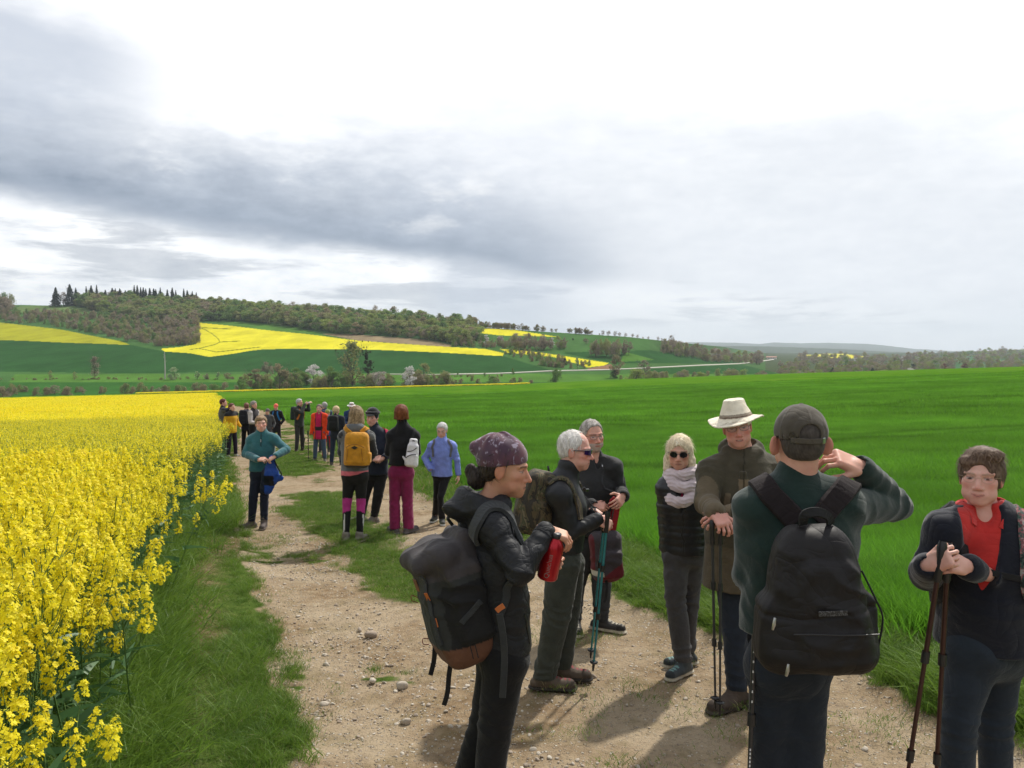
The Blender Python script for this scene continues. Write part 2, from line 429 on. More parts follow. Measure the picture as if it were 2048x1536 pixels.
WHEATD = [[(-500, 676), (0, 680), (130, 685), (262, 690), (330, 703), (381, 706.5), (419, 714), (470, 707), (497, 702), (576, 697.5), (754, 699.5), (880, 705), (1005, 712), (1105, 741), (1000, 745), (700, 747), (482, 743), (279, 747), (0, 743), (-500, 738)],
          [(1120, 705), (1230, 727), (1480, 727), (1380, 712), (1300, 700)], [(1300, 738), (1482, 729), (1560, 748), (1300, 762)]]
TAN = [[(640, 667), (700, 668), (770, 673), (850, 679), (905, 690), (900, 695), (855, 691), (716, 681)]]
SOIL = [[(1175, 737), (1223, 728), (1228, 738), (1175, 741.5)]]
PALE = [[(40, 612), (150, 613), (210, 622), (120, 628), (20, 624)], [(396, 642), (480, 644), (560, 648), (600, 655), (652, 672), (520, 659)], [(1250, 703), (1240, 724), (1310, 720)], [(30, 748), (1560, 748), (1560, 770), (0, 790)]]
TRAM = [[(399, 656), (410, 659), (425, 668), (436, 677), (440, 684), (430, 689), (397, 697), (380, 699)], [(397, 697), (415, 700), (432, 704), (470, 700), (520, 694)], [(440, 684), (480, 682)], [(400, 655), (460, 658)]]
ROADS = [([(780, 749), (860, 750), (1000, 747.5), (1102, 742.5), (1218, 740), (1305, 736), (1400, 731), (1482, 727.5), (1520, 723), (1548, 719)])]

def b_hill(t):
    p = t.pos(); c = t.attr('hcol', 0); r = t.attr('tex')
    n = t.noise(t.vm('MULTIPLY', p, (1, .45, 1)), .05, 5, .6); n2 = t.noise(p, .6, 4, .7)
    f = t.add(t.mul(t.sub(n, .5), .9), t.mul(t.sub(n2, .5), .5))
    c2 = t.mix(1.0, c, t.comb(t.add(1, f), t.add(1, f), t.add(1, f)), 'MULTIPLY')
    S(t, col=c2, rough=1., spec=0., normal=t.bump(n2, .6, .8))
M_hill = material('hillside_surface', b_hill)

def hills():
    xs = np.concatenate([np.arange(-1600, -60, 14.), np.arange(-60, 2110, 1.5), np.arange(2110, 3700, 14.)])
    ys = np.concatenate([[840, 826, 812, 800, 792], np.arange(788, 700, -1.), np.arange(700, 640, -1.), np.arange(640, 600, -1.)])
    Xg, Yg = np.meshgrid(xs, ys)
    top = skyline(Xg)
    nb = 6                                              # rows over the brow, falling away behind it
    yc = np.maximum(Yg, top)
    D = hill_dist(Xg, yc)
    over = np.maximum(top - Yg, 0)
    D = D * (1 + over * .012)
    vy = _cp + (CY - yc) / F * _sp; vz = -_sp + (CY - yc) / F * _cp; vx = (Xg - CX) / F
    PX = vx * D / vy; PY = D; PZ = CAMZ + vz * D / vy
    PZ = PZ - over * over * D * 2e-5 - over * D * 3e-4
    last = np.stack([PX[-1] * 1.6, PY[-1] * 1.6, PZ[-1] - .12 * PY[-1]], -1)
    V = np.concatenate([np.stack([PX, PY, PZ], -1).reshape(-1, 3), last])
    nr = len(ys) + 1; nc = len(xs)
    fx = np.concatenate([Xg.ravel(), xs]); fy = np.concatenate([yc.ravel(), top[-1]])
    wob = 1.2 * vnoise(np.stack([fx, fy * 4, fx * 0], -1), .02, 3, 4)
    kind = np.zeros(len(fx), int)
    col = np.zeros((len(fx), 3)); col[:] = (.055, .125, .035)
    col[fx > 1300] = (.055, .115, .035); col[(fx > 1530) & (fy < 745)] = (.055, .075, .035); col[(fx > 1900) & (fy < 745)] = (.05, .12, .05)
    rape = np.zeros(len(fx), bool); rd_ = np.zeros(len(fx), bool)
    for q in WHEATD: col[inpoly(fx, fy + .3 * wob, q)] = (.026, .078, .022)
    for q in PALE: col[inpoly(fx, fy + wob * .5, q)] = (.075, .165, .030)
    w = inpoly(fx, fy, PALE[0]); col[w] = (.11, .16, .055)
    w = fy > 764; col[w & (fx < 1600)] = (.035, .105, .022)
    for q in TAN: col[inpoly(fx, fy, q)] = (.24, .185, .11)
    for q in SOIL: col[inpoly(fx, fy, q)] = (.22, .13, .08)
    for q in RAPE_POLYS: rape |= inpoly(fx, fy + .35 * wob, q)
    col[rape] = (.55, .50, .03)
    # green grows through the rape at the left, tramlines cross the big field
    left = rape & (fx < 300); col[left] = (.30, .30, .02)
    for q in TRAM: col[rape & (segdist(fx, fy * 1.0, q) < .75)] = (.15, .17, .012)
    F_ = grid_faces(nr, nc)
    rv = np.zeros(len(fx), bool)
    for q in ROADS: rv |= (segdist(fx, fy, q) < .8)
    o = mesh_obj('hills', V, F_, M_hill, smooth_=True, attrs={'hcol': col})
    tag(o, kind='structure'); o['label'] = 'far side of the valley with green wheat and yellow rapeseed fields'
    return o
hills()

def b_road(t):
    S(t, col=t.mix(t.noise(t.pos(), .5, 3), (.36, .33, .28), (.5, .47, .41)), rough=.9)
M_road = material('pale_track', b_road)
def road():
    V = []; Fc = []
    q = ROADS[0]; xs = np.arange(q[0][0], q[-1][0] + 1, 12.); ys = np.interp(xs, [a for a, b in q], [b for a, b in q])
    for i, (x, y) in enumerate(zip(xs, ys)):
        w_ = .65 if x > 900 else .35; a = H(x, y + w_); b = H(x, y - w_)
        V += [(a[0], a[1], a[2] + .5), (b[0], b[1], b[2] + .5), (b[0], b[1], b[2] - .6), (a[0], a[1], a[2] - .6)]
        if i:
            k = 4 * i
            for j in range(4): Fc.append((k - 4 + j, k - 4 + (j + 1) % 4, k + (j + 1) % 4, k + j))
    o = mesh_obj('road', V, Fc, M_road); tag(o, kind='structure'); o['label'] = 'pale farm road crossing the valley floor'
road()

# ------------------------------------------------------------------ far ridges on the horizon
def b_ridge(t):
    p = t.pos()
    n = t.noise(t.vm('MULTIPLY', p, (1, 1, 3)), .006, 6, .65); n2 = t.noise(p, .03, 4, .7)
    c = t.ramp(t.add(t.mul(n, .6), t.mul(n2, .4)), [(.35, (.022, .034, .016)), (.55, (.045, .065, .026)), (.7, (.06, .09, .045))])
    S(t, col=c, rough=1., spec=0., normal=t.bump(n2, .6, 6.))
M_ridge = material('wooded_ridge', b_ridge)
def ridge(name, pts, dist, depth, amp, seed, label, mat=None, step=3., foot=14):
    xs = np.arange(pts[0][0], pts[-1][0] + 1, step)
    top = np.interp(xs, [a for a, b in pts], [b for a, b in pts])
    rows = []
    for j, (fr, dd) in enumerate([(0, 0), (.35, .35), (.7, .7), (1, 1), (.8, 1.3), (-.4, 2.0)]):
        d = dist + depth * dd
        rowx = xs; n = amp * vnoise(np.stack([xs, xs * 0 + j * 9, xs * 0], -1), .09, 4, seed)
        ybase = np.maximum(top + foot, top + 1)
        py = ybase + (top - ybase) * fr + (n if fr > .3 else 0)
        vy = _cp + (CY - py) / F * _sp; vz = -_sp + (CY - py) / F * _cp
        rows.append(np.stack([(rowx - CX) / F * d / vy, xs * 0 + d, CAMZ + vz * d / vy], -1))
    V = np.concatenate(rows)
    o = mesh_obj(name, V, grid_faces(len(rows), len(xs)), mat or M_ridge, smooth_=True); tag(o, kind='structure'); o['label'] = label
ridge('far_hills', [(700, 694), (1200, 690), (1340, 686), (1380, 684), (1470, 685.5), (1520, 688), (1548, 685), (1600, 686.5), (1660, 685.5), (1730, 687.5), (1765, 690), (1830, 698), (1900, 701.5), (2000, 702.5), (2200, 700), (3000, 700)], 9000, 2600, .5, 3, 'pale blue grey hills on the horizon')
ridge('middle_hills', [(900, 698), (1300, 694), (1380, 690.5), (1450, 692), (1520, 692.5), (1600, 695), (1700, 699), (1780, 703.5), (1850, 706), (2300, 705)], 5200, 900, .45, 8, 'dark wooded ridge in front of the pale hills')
ridge('wooded_hill', [(1780, 712), (1860, 707), (1900, 704.5), (1960, 702.5), (2000, 700.5), (2048, 699.5), (2200, 694), (2600, 690), (3200, 694)], 2600, 600, .9, 12, 'low wooded hill at the right of the valley')
class Quads:
    def __init__(s): s.v = []; s.f = []; s.m = []; s.n = 0
    def add(s, v, f, m):
        v = np.asarray(v, float).reshape(-1, 3); f = np.asarray(f)
        s.v.append(v); s.f.append(f + s.n); s.m.append(np.full(len(f), m)); s.n += len(v)
    def build(s, name, mats, parent=None, smooth_=False):
        return mesh_obj(name, np.concatenate(s.v), np.concatenate(s.f), mats, parent, smooth_, np.concatenate(s.m))

def unit(v): v = np.asarray(v, float); return v / (np.linalg.norm(v, axis=-1, keepdims=True) + 1e-9)

def tube(Q, pts, rads, mi=0, k=6):
    pts = np.asarray(pts, float); n = len(pts); v = []
    for i in range(n):
        d = pts[min(i + 1, n - 1)] - pts[max(i - 1, 0)]; d = d / (np.linalg.norm(d) + 1e-9)
        s = np.cross(d, [.31, .82, .47]); s /= np.linalg.norm(s) + 1e-9; u = np.cross(d, s)
        an = np.arange(k) * 2 * math.pi / k
        v.append(pts[i] + rads[i] * (np.cos(an)[:, None] * s + np.sin(an)[:, None] * u))
    f = [(i * k + j, i * k + (j + 1) % k, (i + 1) * k + (j + 1) % k, (i + 1) * k + j) for i in range(n - 1) for j in range(k)]
    Q.add(np.concatenate(v), f, mi)

# ------------------------------------------------------------------ plants
def leafmat(name, c1, c2, trans=.35, rough=.55, vary=.0):
    m = bpy.data.materials.new(name); m.use_nodes = True
    t = NT(m.node_tree); t.n.clear()
    out = t.n.new('ShaderNodeOutputMaterial'); b = t.n.new('ShaderNodeBsdfPrincipled'); tr = t.n.new('ShaderNodeBsdfTranslucent'); mx = t.n.new('ShaderNodeMixShader')
    n = t.noise(t.pos(), 1.3 if not vary else vary, 3)
    f = t.add(t.mul(t.rand(), .55), t.mul(t.rng(n, .3, .7), .45))
    c = t.mix(f, c1, c2)
    t.set(b.inputs['Base Color'], c); b.inputs['Roughness'].default_value = rough; b.inputs['Specular IOR Level'].default_value = .3
    t.set(tr.inputs[0], c); mx.inputs[0].default_value = trans
    t.link(b.outputs[0], mx.inputs[1]); t.link(tr.outputs[0], mx.inputs[2]); t.link(mx.outputs[0], out.inputs[0])
    return m
M_petal = leafmat('rapeseed_petal', (.86, .70, .012), (.93, .84, .03), .42)
M_bud = leafmat('rapeseed_bud', (.42, .46, .03), (.60, .58, .03), .3)
M_stem = leafmat('rapeseed_stem', (.10, .19, .05), (.17, .28, .08), .25)
M_leaf = leafmat('rapeseed_leaf', (.055, .13, .045), (.12, .23, .09), .3, .45)
M_grass = leafmat('grass_blade', (.085, .175, .020), (.20, .31, .045), .45, .5)
M_gdark = leafmat('grass_blade_dark', (.05, .115, .02), (.11, .19, .03), .35, .5)
M_straw = leafmat('dry_grass', (.26, .22, .10), (.42, .37, .19), .3)
M_wheat = leafmat('wheat_blade', (.090, .25, .016), (.185, .42, .038), .5, .38)
def _w():
    t = NT(M_wheat.node_tree); b = next(n for n in t.n if n.type == 'BSDF_PRINCIPLED'); tr = next(n for n in t.n if n.type == 'BSDF_TRANSLUCENT'); src = b.inputs['Base Color'].links[0].from_socket
    p = t.pos(); x, y, z = t.sep(p)
    n = t.noise(t.vm('MULTIPLY', p, (.5, 1.3, 0)), .13, 4, .6); st = t.noise(t.comb(t.add(t.mul(x, .12), t.mul(y, -.05)), t.add(t.mul(x, .55), t.mul(y, .83)), 0), .55, 3, .6)
    tr_ = t.m('ABSOLUTE', t.sub(t.m('MODULO', t.add(t.add(t.mul(x, -.30), t.mul(y, .95)), t.add(400, t.mul(t.noise(p, .03, 2), 14))), 19.), 9.5)); tm = t.rng(t.m('ABSOLUTE', t.sub(tr_, .95)), .25, .6, .70, 1.); k = t.mul(t.mul(t.rng(n, .3, .7, .66, 1.15), t.rng(st, .33, .44, .62, 1.)), tm); c = t.mix(1., src, t.comb(k, k, k), 'MULTIPLY'); t.set(b.inputs['Base Color'], c); t.set(tr.inputs[0], c)
_w()

def petals(Q, c, nrm, size, rng, mi=0, npet=4):
    """flowers: four petals round each centre (arrays)"""
    c = np.asarray(c); n = len(c)
    nrm = unit(nrm); a = unit(np.cross(nrm, rng.normal(size=(n, 3)))); b = np.cross(nrm, a)
    for k in range(npet):
        an = k * 2 * math.pi / npet + rng.uniform(-.2, .2, n)[:, None]
        d = np.cos(an) * a + np.sin(an) * b; e = -np.sin(an) * a + np.cos(an) * b
        s = (size * rng.uniform(.8, 1.2, n))[:, None]
        up = nrm * s * rng.uniform(-.25, .45, n)[:, None]
        v = np.stack([c, c + d * s * .65 + e * s * .46 + up * .3, c + d * s * 1.1 + up, c + d * s * .65 - e * s * .46 + up * .3], 1)
        Q.add(v, np.arange(4 * n).reshape(n, 4), mi)

def blade_strip(Q, base, tip, w, mi, bend=0.2, seg=2, rng=None):
    """tapered ribbons from base to tip"""
    base = np.asarray(base, float); tip = np.asarray(tip, float); n = len(base)
    d = tip - base; side = unit(np.cross(d, rng.normal(size=(n, 3)))); w = np.broadcast_to(np.asarray(w, float), (n,))[:, None]
    drop = np.linalg.norm(d, axis=1, keepdims=True) * bend
    out = unit(d * np.array([1, 1, 0]) + 1e-6)
    prev = None
    vs = []
    for i in range(seg + 1):
        t = i / seg
        c = base + d * t + out * drop * (t * t) - np.array([0, 0, 1.]) * drop * .6 * t * t * t
        ww = w * (1 - t ** 1.5 * .93)
        vs += [c - side * ww, c + side * ww]
    V = np.stack(vs, 1)
    m = 2 * (seg + 1)
    F_ = np.concatenate([np.arange(n)[:, None] * m + np.array([2 * i, 2 * i + 1, 2 * i + 3, 2 * i + 2]) for i in range(seg)])
    Q.add(V, F_, mi)

def rape_plant(seed, nb=6, nf=26, lod=0, h=1.15):
    rng = np.random.RandomState(seed); Q = Quads()
    top = np.array([rng.normal(0, .07), rng.normal(0, .07), h * rng.uniform(.92, 1.08)])
    def stem(a, b, r0, r1):
        a = np.asarray(a); b = np.asarray(b); s = unit(np.cross(b - a, [.3, .8, .1])); u = unit(np.cross(b - a, s))
        v = []
        for p_, r in ((a, r0), (b, r1)):
            for k in range(3): an = k * 2.094; v.append(p_ + r * (math.cos(an) * s + math.sin(an) * u))
        Q.add(v, [(0, 1, 4, 3), (1, 2, 5, 4), (2, 0, 3, 5)], 2)
    mid = top * np.array([.4, .4, .5])
    stem((0, 0, 0), mid, .006, .005); stem(mid, top, .005, .0025)
    tips = [top]
    for i in range(nb):
        f = rng.uniform(.5, .85); a = mid + (top - mid) * ((f - .5) * 2)
        an = rng.uniform(0, 6.28); L = rng.uniform(.16, .36)
        m = a + np.array([math.cos(an) * L * .5, math.sin(an) * L * .5, L * .55])
        b = m + np.array([math.cos(an) * L * .22, math.sin(an) * L * .22, L * .75]); b[2] = min(b[2], top[2] + .03)
        stem(a, m, .003, .0025); stem(m, b, .0025, .0018); tips.append(b)
    for b in tips:
        n = int(nf * rng.uniform(.7, 1.15)); L = rng.uniform(.07, .17)
        t = rng.uniform(0, 1, n) ** .8
        an = rng.uniform(0, 6.28, n); rr = (.012 + .024 * np.sin(np.clip(t * 1.1, 0, 1) * 2.6 + .45)) * rng.uniform(.7, 1.15, n)
        c = b + np.stack([np.cos(an) * rr, np.sin(an) * rr, -L + (L + .015) * t], 1)
        nr = np.stack([np.cos(an), np.sin(an), .35 + t * .9], 1)
        if lod == 0:
            petals(Q, c, nr, .0122, rng)
            blade_strip(Q, np.repeat(b[None], n // 2, 0) + [0, 0, -L * .5], c[:n // 2], .0008, 2, 0, 1, rng)
        else:
            s = .0135 if lod == 1 else .03
            petals(Q, c, nr, s, rng, 0, 2)
        nbud = 8 if lod == 0 else 2
        cb = b + rng.normal(0, .006, (nbud, 3)) + [0, 0, .018]
        petals(Q, cb, np.tile([0, 0, 1.], (nbud, 1)), .005 if lod == 0 else .011, rng, 1, 2)
    # leaves
    nl = 9 if lod < 2 else 3
    z = rng.uniform(.08, .62, nl) * h; an = rng.uniform(0, 6.28, nl); L = rng.uniform(.10, .22, nl)
    base = np.stack([z * 0, z * 0, z], 1) + top * np.array([.4, .4, 0]) * (z / h)[:, None]
    tip = base + np.stack([np.cos(an) * L, np.sin(an) * L, L * rng.uniform(-.1, .7, nl)], 1)
    blade_strip(Q, base, tip, rng.uniform(.012, .03, nl), 3, .25, 3 if lod == 0 else 1, rng)
    return Q

def proto(Q, name, mats, smooth_=False):
    o = mesh_obj(name, np.concatenate(Q.v), np.concatenate(Q.f), mats, False, smooth_, np.concatenate(Q.m)); return o

RM = [M_petal, M_bud, M_stem, M_leaf]
pr_near = [proto(rape_plant(100 + i, 9, 32, 0, 1.15), 'rapeseed_plant', RM) for i in range(7)]
pr_mid = [proto(rape_plant(200 + i, 7, 13, 1, 1.15), 'rapeseed_plant_mid', RM) for i in range(5)]
def rape_patch(seed):
    rng = np.random.RandomState(seed); Q = Quads()
    n = 900
    c = np.stack([rng.uniform(-.75, .75, n), rng.uniform(-.75, .75, n), 1.18 - rng.exponential(.17, n)], 1)
    c[:, 2] += .03 * np.sin(c[:, 0] * 9 + seed) * np.sin(c[:, 1] * 8)
    petals(Q, c, rng.normal(size=(n, 3)) * [.6, .6, .3] + [0, -.2, .9], .034, rng, 0, 2)
    m = 160
    b = np.stack([rng.uniform(-.75, .75, m), rng.uniform(-.75, .75, m), np.full(m, .2)], 1)
    blade_strip(Q, b, b + [0, 0, .85] + rng.normal(0, .1, (m, 3)), .022, 2, 0, 1, rng)
    return Q
pr_far = [proto(rape_patch(300 + i), 'rapeseed_patch', RM) for i in range(3)]

RNG = np.random.RandomState(11)
def zrot(n, tilt=.08):
    return np.stack([RNG.normal(0, tilt, n), RNG.normal(0, tilt, n), RNG.uniform(0, 6.28, n)], 1)

def scatter(n, u0, u1, y0, y1, pw=2.):
    """points spread evenly over the ground inside the wedge u0..u1 (x/y), depth y0..y1"""
    y = (RNG.uniform(y0 ** pw, y1 ** pw, n)) ** (1 / pw); u = RNG.uniform(u0, u1, n); return u * y, y

def rape_field():
    P_, R_, S_, V_ = [], [], [], []
    # near: even sprinkling in a box
    n = 34 * 60; x = RNG.uniform(-9.5, -.6, n * 2); y = RNG.uniform(.7, 11, n * 2)
    k = ground_masks(x, y); d = k['raped']
    keep = (x > -.84 * y - 1.2) & (RNG.rand(len(x)) < smooth(-.10, .30, d) + .0)
    keep |= (d > -.45) & (d < 0) & (RNG.rand(len(x)) < .045)
    keep &= (x < -.47 * y - .12)| (y > 3.4)
    x, y, d = x[keep], y[keep], d[keep]; m = len(x)
    sc = RNG.uniform(.86, 1.08, m) * np.where(d < .5, RNG.uniform(.72, 1.0, m), 1.0)
    rot = zrot(m, .07); out = np.where(d < .6, (.6 - d) * .32, 0)   # edge plants lean out over the verge
    rot[:, 1] += out
    zr = rot[:, 2].copy()
    P_.append(np.stack([x, y, gz(x, y) - .02], 1)); R_.append(rot); S_.append(sc); V_.append(RNG.randint(0, 7, m))
    # middle distance
    n = 7000; x, y = scatter(n, -.80, -.30, 11, 34); d = ground_masks(x, y)['raped']; keep = RNG.rand(n) < smooth(-.1, .2, d)
    x, y = x[keep], y[keep]; m = len(x)
    P_.append(np.stack([x, y, gz(x, y)], 1)); R_.append(zrot(m, .06)); S_.append(RNG.uniform(.9, 1.08, m)); V_.append(7 + RNG.randint(0, 5, m))
    # far
    n = 7500; x, y = scatter(n, -.82, -.25, 34, 150, 1.5); d = ground_masks(x, y)['raped']; keep = d > .3
    x, y = x[keep], y[keep]; m = len(x)
    P_.append(np.stack([x, y, gz(x, y)], 1)); R_.append(zrot(m, .03)); S_.append(RNG.uniform(.86, 1.10, m)); V_.append(12 + RNG.randint(0, 3, m))
    instancer('rapeseed_crop', np.concatenate(P_), np.concatenate(R_), np.concatenate(S_), np.concatenate(V_), pr_near + pr_mid + pr_far,
              'bright yellow flowering rapeseed crop left of the track', 'rapeseed crop')
rape_field()

def far_strip():
    x, y = scatter(3600, -.47, .02, 276, 297, 1.); u = x / y; keep = y > 283 + 8 * smooth(-.44, .02, u)
    x, y = x[keep], y[keep]; m = len(x)
    instancer('rapeseed_strip', np.stack([x, y, gz(x, y) - .5], 1), zrot(m, .01), RNG.uniform(.9, 1.05, m) * 1.1, RNG.randint(0, 3, m), pr_far, 'thin yellow strip of rapeseed along the far edge of the wheat', 'rapeseed crop')
far_strip()
# ---- grasses
def tuft(seed, n, h, spread, w, mi_mix=(.75, .2, .05), bend=.35, seg=3):
    rng = np.random.RandomState(seed); Q = Quads()
    for mi, fr in enumerate(mi_mix):
        k = int(n * fr)
        if not k: continue
        b = np.stack([rng.normal(0, spread, k), rng.normal(0, spread, k), np.full(k, -.01)], 1)
        hh = h * rng.uniform(.45, 1.15, k); an = rng.uniform(0, 6.28, k); ln = rng.uniform(.1, .65, k)
        tip = b + np.stack([np.cos(an) * hh * ln, np.sin(an) * hh * ln, hh], 1)
        blade_strip(Q, b, tip, w * rng.uniform(.6, 1.3, k), mi, bend, seg, rng)
    return Q
GM = [M_grass, M_gdark, M_straw]
pr_grass = [proto(tuft(400 + i, 60, .12, .045, .0022), 'grass_tuft', GM) for i in range(4)] + \
           [proto(tuft(410 + i, 50, .24, .06, .0032, (.85, .12, .03), .45), 'grass_tuft_tall', GM) for i in range(3)] + \
           [proto(tuft(420 + i, 45, .05, .07, .002, (.55, .2, .25), .3, 2), 'grass_tuft_short', GM) for i in range(3)] + \
           [proto(tuft(430 + i, 150, .13, .19, .007, (.75, .2, .05), .3, 2), 'grass_clump', GM) for i in range(3)]
def grass():
    X, Y, Sx, V = [], [], [], []
    # near verge
    def put(n, u0, u1, y0, y1, fn, pw=2.):
        x, y = scatter(n, u0, u1, y0, y1, pw); k = ground_masks(x, y); k['n1'] = vnoise(np.stack([x, y, x * 0], 1), 1.1, 3, 9); k['n2'] = vnoise(np.stack([x, y, x * 0], 1), 4., 2, 10)
        keep, s, v = fn(x, y, k); X.append(x[keep]); Y.append(y[keep]); Sx.append(s[keep]); V.append(v[keep])
    def verge(x, y, k):
        off = 1 - k['dirt']; left = k['raped'] > -5
        pr = off * (1 - k['bare'] * .93) * np.clip(.62 + .5 * k['n1'] + .3 * k['n2'], .10, 1)
        pr = pr * (k['wheatd'] < .05) * (k['raped'] < .1) * smooth(.02, .16, -k['path'] + .2 * (k['path'] > 0))
        right = (k['wheatd'] > -2.2) & (k['path'] < 0) & (x > 0)
        keep = RNG.rand(len(x)) < pr
        v = np.where(RNG.rand(len(x)) < np.where(right, .5, .08), 4 + RNG.randint(0, 3, len(x)), RNG.randint(0, 4, len(x)))
        s = RNG.uniform(.5, .95, len(x)) * np.clip(1 + .35 * k['n1'], .6, 1.4) * np.where(right, 1.15, .78)
        return keep, s, v
    put(34000, -.78, .75, 1.7, 7, verge, 1.5)
    put(26000, -.5, .6, 7, 14, verge)
    def mid(x, y, k):
        on = (k['path'] > .02) & (k['dirt'] < .8)
        keep = on & (RNG.rand(len(x)) < (1 - k['dirt']) * .9)
        return keep, RNG.uniform(.35, .75, len(x)), np.where(RNG.rand(len(x)) < .65, 7 + RNG.randint(0, 3, len(x)), RNG.randint(0, 4, len(x)))
    put(9000, -.45, .75, 1.9, 7, mid, 1.6); put(22000, -.4, .2, 7, 16, mid)
    def sparse(x, y, k):   # stray short grass through the stones and the bare earth
        keep = ((k['dirt'] > .5) | (k['bare'] > .4)) & (RNG.rand(len(x)) < np.where(k['bare'] > .4, .55, np.clip(k['n1'] * .55 - .04, 0, .5))) & (k['wheatd'] < .1)
        return keep, RNG.uniform(.4, .95, len(x)), 7 + RNG.randint(0, 3, len(x))
    put(17000, -.7, .75, 1.9, 12, sparse, 1.5)
    def farv(x, y, k):
        keep = (k['wheatd'] < .1) & (k['raped'] < .1) & (RNG.rand(len(x)) < (1 - k['dirt']) * .9)
        return keep, RNG.uniform(.6, 1.1, len(x)) * np.where(k['path'] > -.1, .5, 1.), 10 + RNG.randint(0, 3, len(x))
    put(13000, -.45, .12, 13, 45, farv)
    x = np.concatenate(X); y = np.concatenate(Y); m = len(x)
    instancer('grass', np.stack([x, y, gz(x, y) + .005 - .02 * 0], 1), zrot(m, .1), np.concatenate(Sx), np.concatenate(V), pr_grass, 'short green grass of the verges and the middle of the track', 'grass')
grass()
# the lush bright clump beside the track and the shaded one at its foot
def clumps():
    rng = np.random.RandomState(3)
    c = GP(425, 1045); n = 230
    x = c[0] + rng.normal(0, .42, n); y = c[1] + rng.normal(0, .75, n) + .5
    k = ground_masks(x, y); ok = k['path'] < -.05; x, y = x[ok], y[ok]; n = len(x)
    instancer('tall_grass', np.stack([x, y, gz(x, y)], 1), np.stack([rng.normal(0, .12, n), rng.normal(0, .12, n), rng.uniform(0, 6.28, n)], 1),
              rng.uniform(.9, 1.6, n), 4 + rng.randint(0, 3, n), pr_grass, 'lush tall grass clump at the left edge of the track', 'grass')
clumps()
def crop_foot():
    rng = np.random.RandomState(13); n = 5200; y = rng.uniform(1.6, 13, n); x = np.interp(y, [b for a, b in RAPE_EDGE], [a for a, b in RAPE_EDGE]) + rng.normal(-.05, .22, n)
    k = ground_masks(x, y); keep = (k['raped'] > -.55) & (rng.rand(n) < np.clip(.75 - .5 * (k['raped'] < -.2), 0, 1)); x, y = x[keep], y[keep]; m = len(x)
    instancer('weeds', np.stack([x, y, gz(x, y)], 1), np.stack([rng.normal(0, .15, m), rng.normal(0, .15, m), rng.uniform(0, 6.28, m)], 1), rng.uniform(.6, 1.5, m), 4 + rng.randint(0, 3, m), pr_grass, 'grass and weeds at the foot of the rapeseed crop', 'weeds')
crop_foot()

# ---- wheat
def wheat_tile(seed, n, sz, w, h=.36, seg=3):
    rng = np.random.RandomState(seed); Q = Quads()
    b = np.stack([rng.uniform(-sz, sz, n), rng.uniform(-sz, sz, n), np.full(n, -.01)], 1)
    hh = h * rng.uniform(.65, 1.12, n); an = rng.uniform(0, 6.28, n); ln = rng.uniform(.03, .42, n)
    blade_strip(Q, b, b + np.stack([np.cos(an) * hh * ln, np.sin(an) * hh * ln, hh], 1), w * rng.uniform(.7, 1.3, n), 0, .22, seg, rng)
    return Q
pr_wheat = [proto(wheat_tile(500 + i, 230, .26, .0042), 'wheat_tile', [M_wheat]) for i in range(4)] + \
           [proto(wheat_tile(510 + i, 420, .6, .010, .37, 2), 'wheat_tile_mid', [M_wheat]) for i in range(3)] + \
           [proto(wheat_tile(520 + i, 700, 1.7, .030, .38, 1), 'wheat_tile_far', [M_wheat]) for i in range(3)]
def wheat():
    X, Y, S_, V = [], [], [], []
    def put(n, u0, u1, y0, y1, v0, nv, pad, pw=2.):
        x, y = scatter(n, u0, u1, y0, y1, pw); k = ground_masks(x, y)
        nz = vnoise(np.stack([x, y, x * 0], 1), .35, 3, 21)
        track = np.abs(((x * .55 + y * .83) % 24) - 12) < .35
        keep = (k['wheatd'] > pad) & ~(track & (RNG.rand(n) < .75))
        s = (RNG.uniform(.85, 1.1, n) * (1 + .10 * nz))[keep]
        X.append(x[keep]); Y.append(y[keep]); S_.append(s); V.append(v0 + RNG.randint(0, nv, keep.sum()))
    put(6600, -.2, 1.05, 2.6, 14, 0, 4, .12)
    put(6500, -.4, .78, 13, 36, 4, 3, .3)
    put(7000, -.45, .80, 34, 130, 7, 3, .8, 1.6)
    x = np.concatenate(X); y = np.concatenate(Y); s = np.concatenate(S_); m = len(x)
    instancer('wheat_crop', np.stack([x, y, gz(x, y)], 1), zrot(m, .02), s, np.concatenate(V), pr_wheat, 'bright green young wheat filling the field right of the track', 'wheat crop')
wheat()

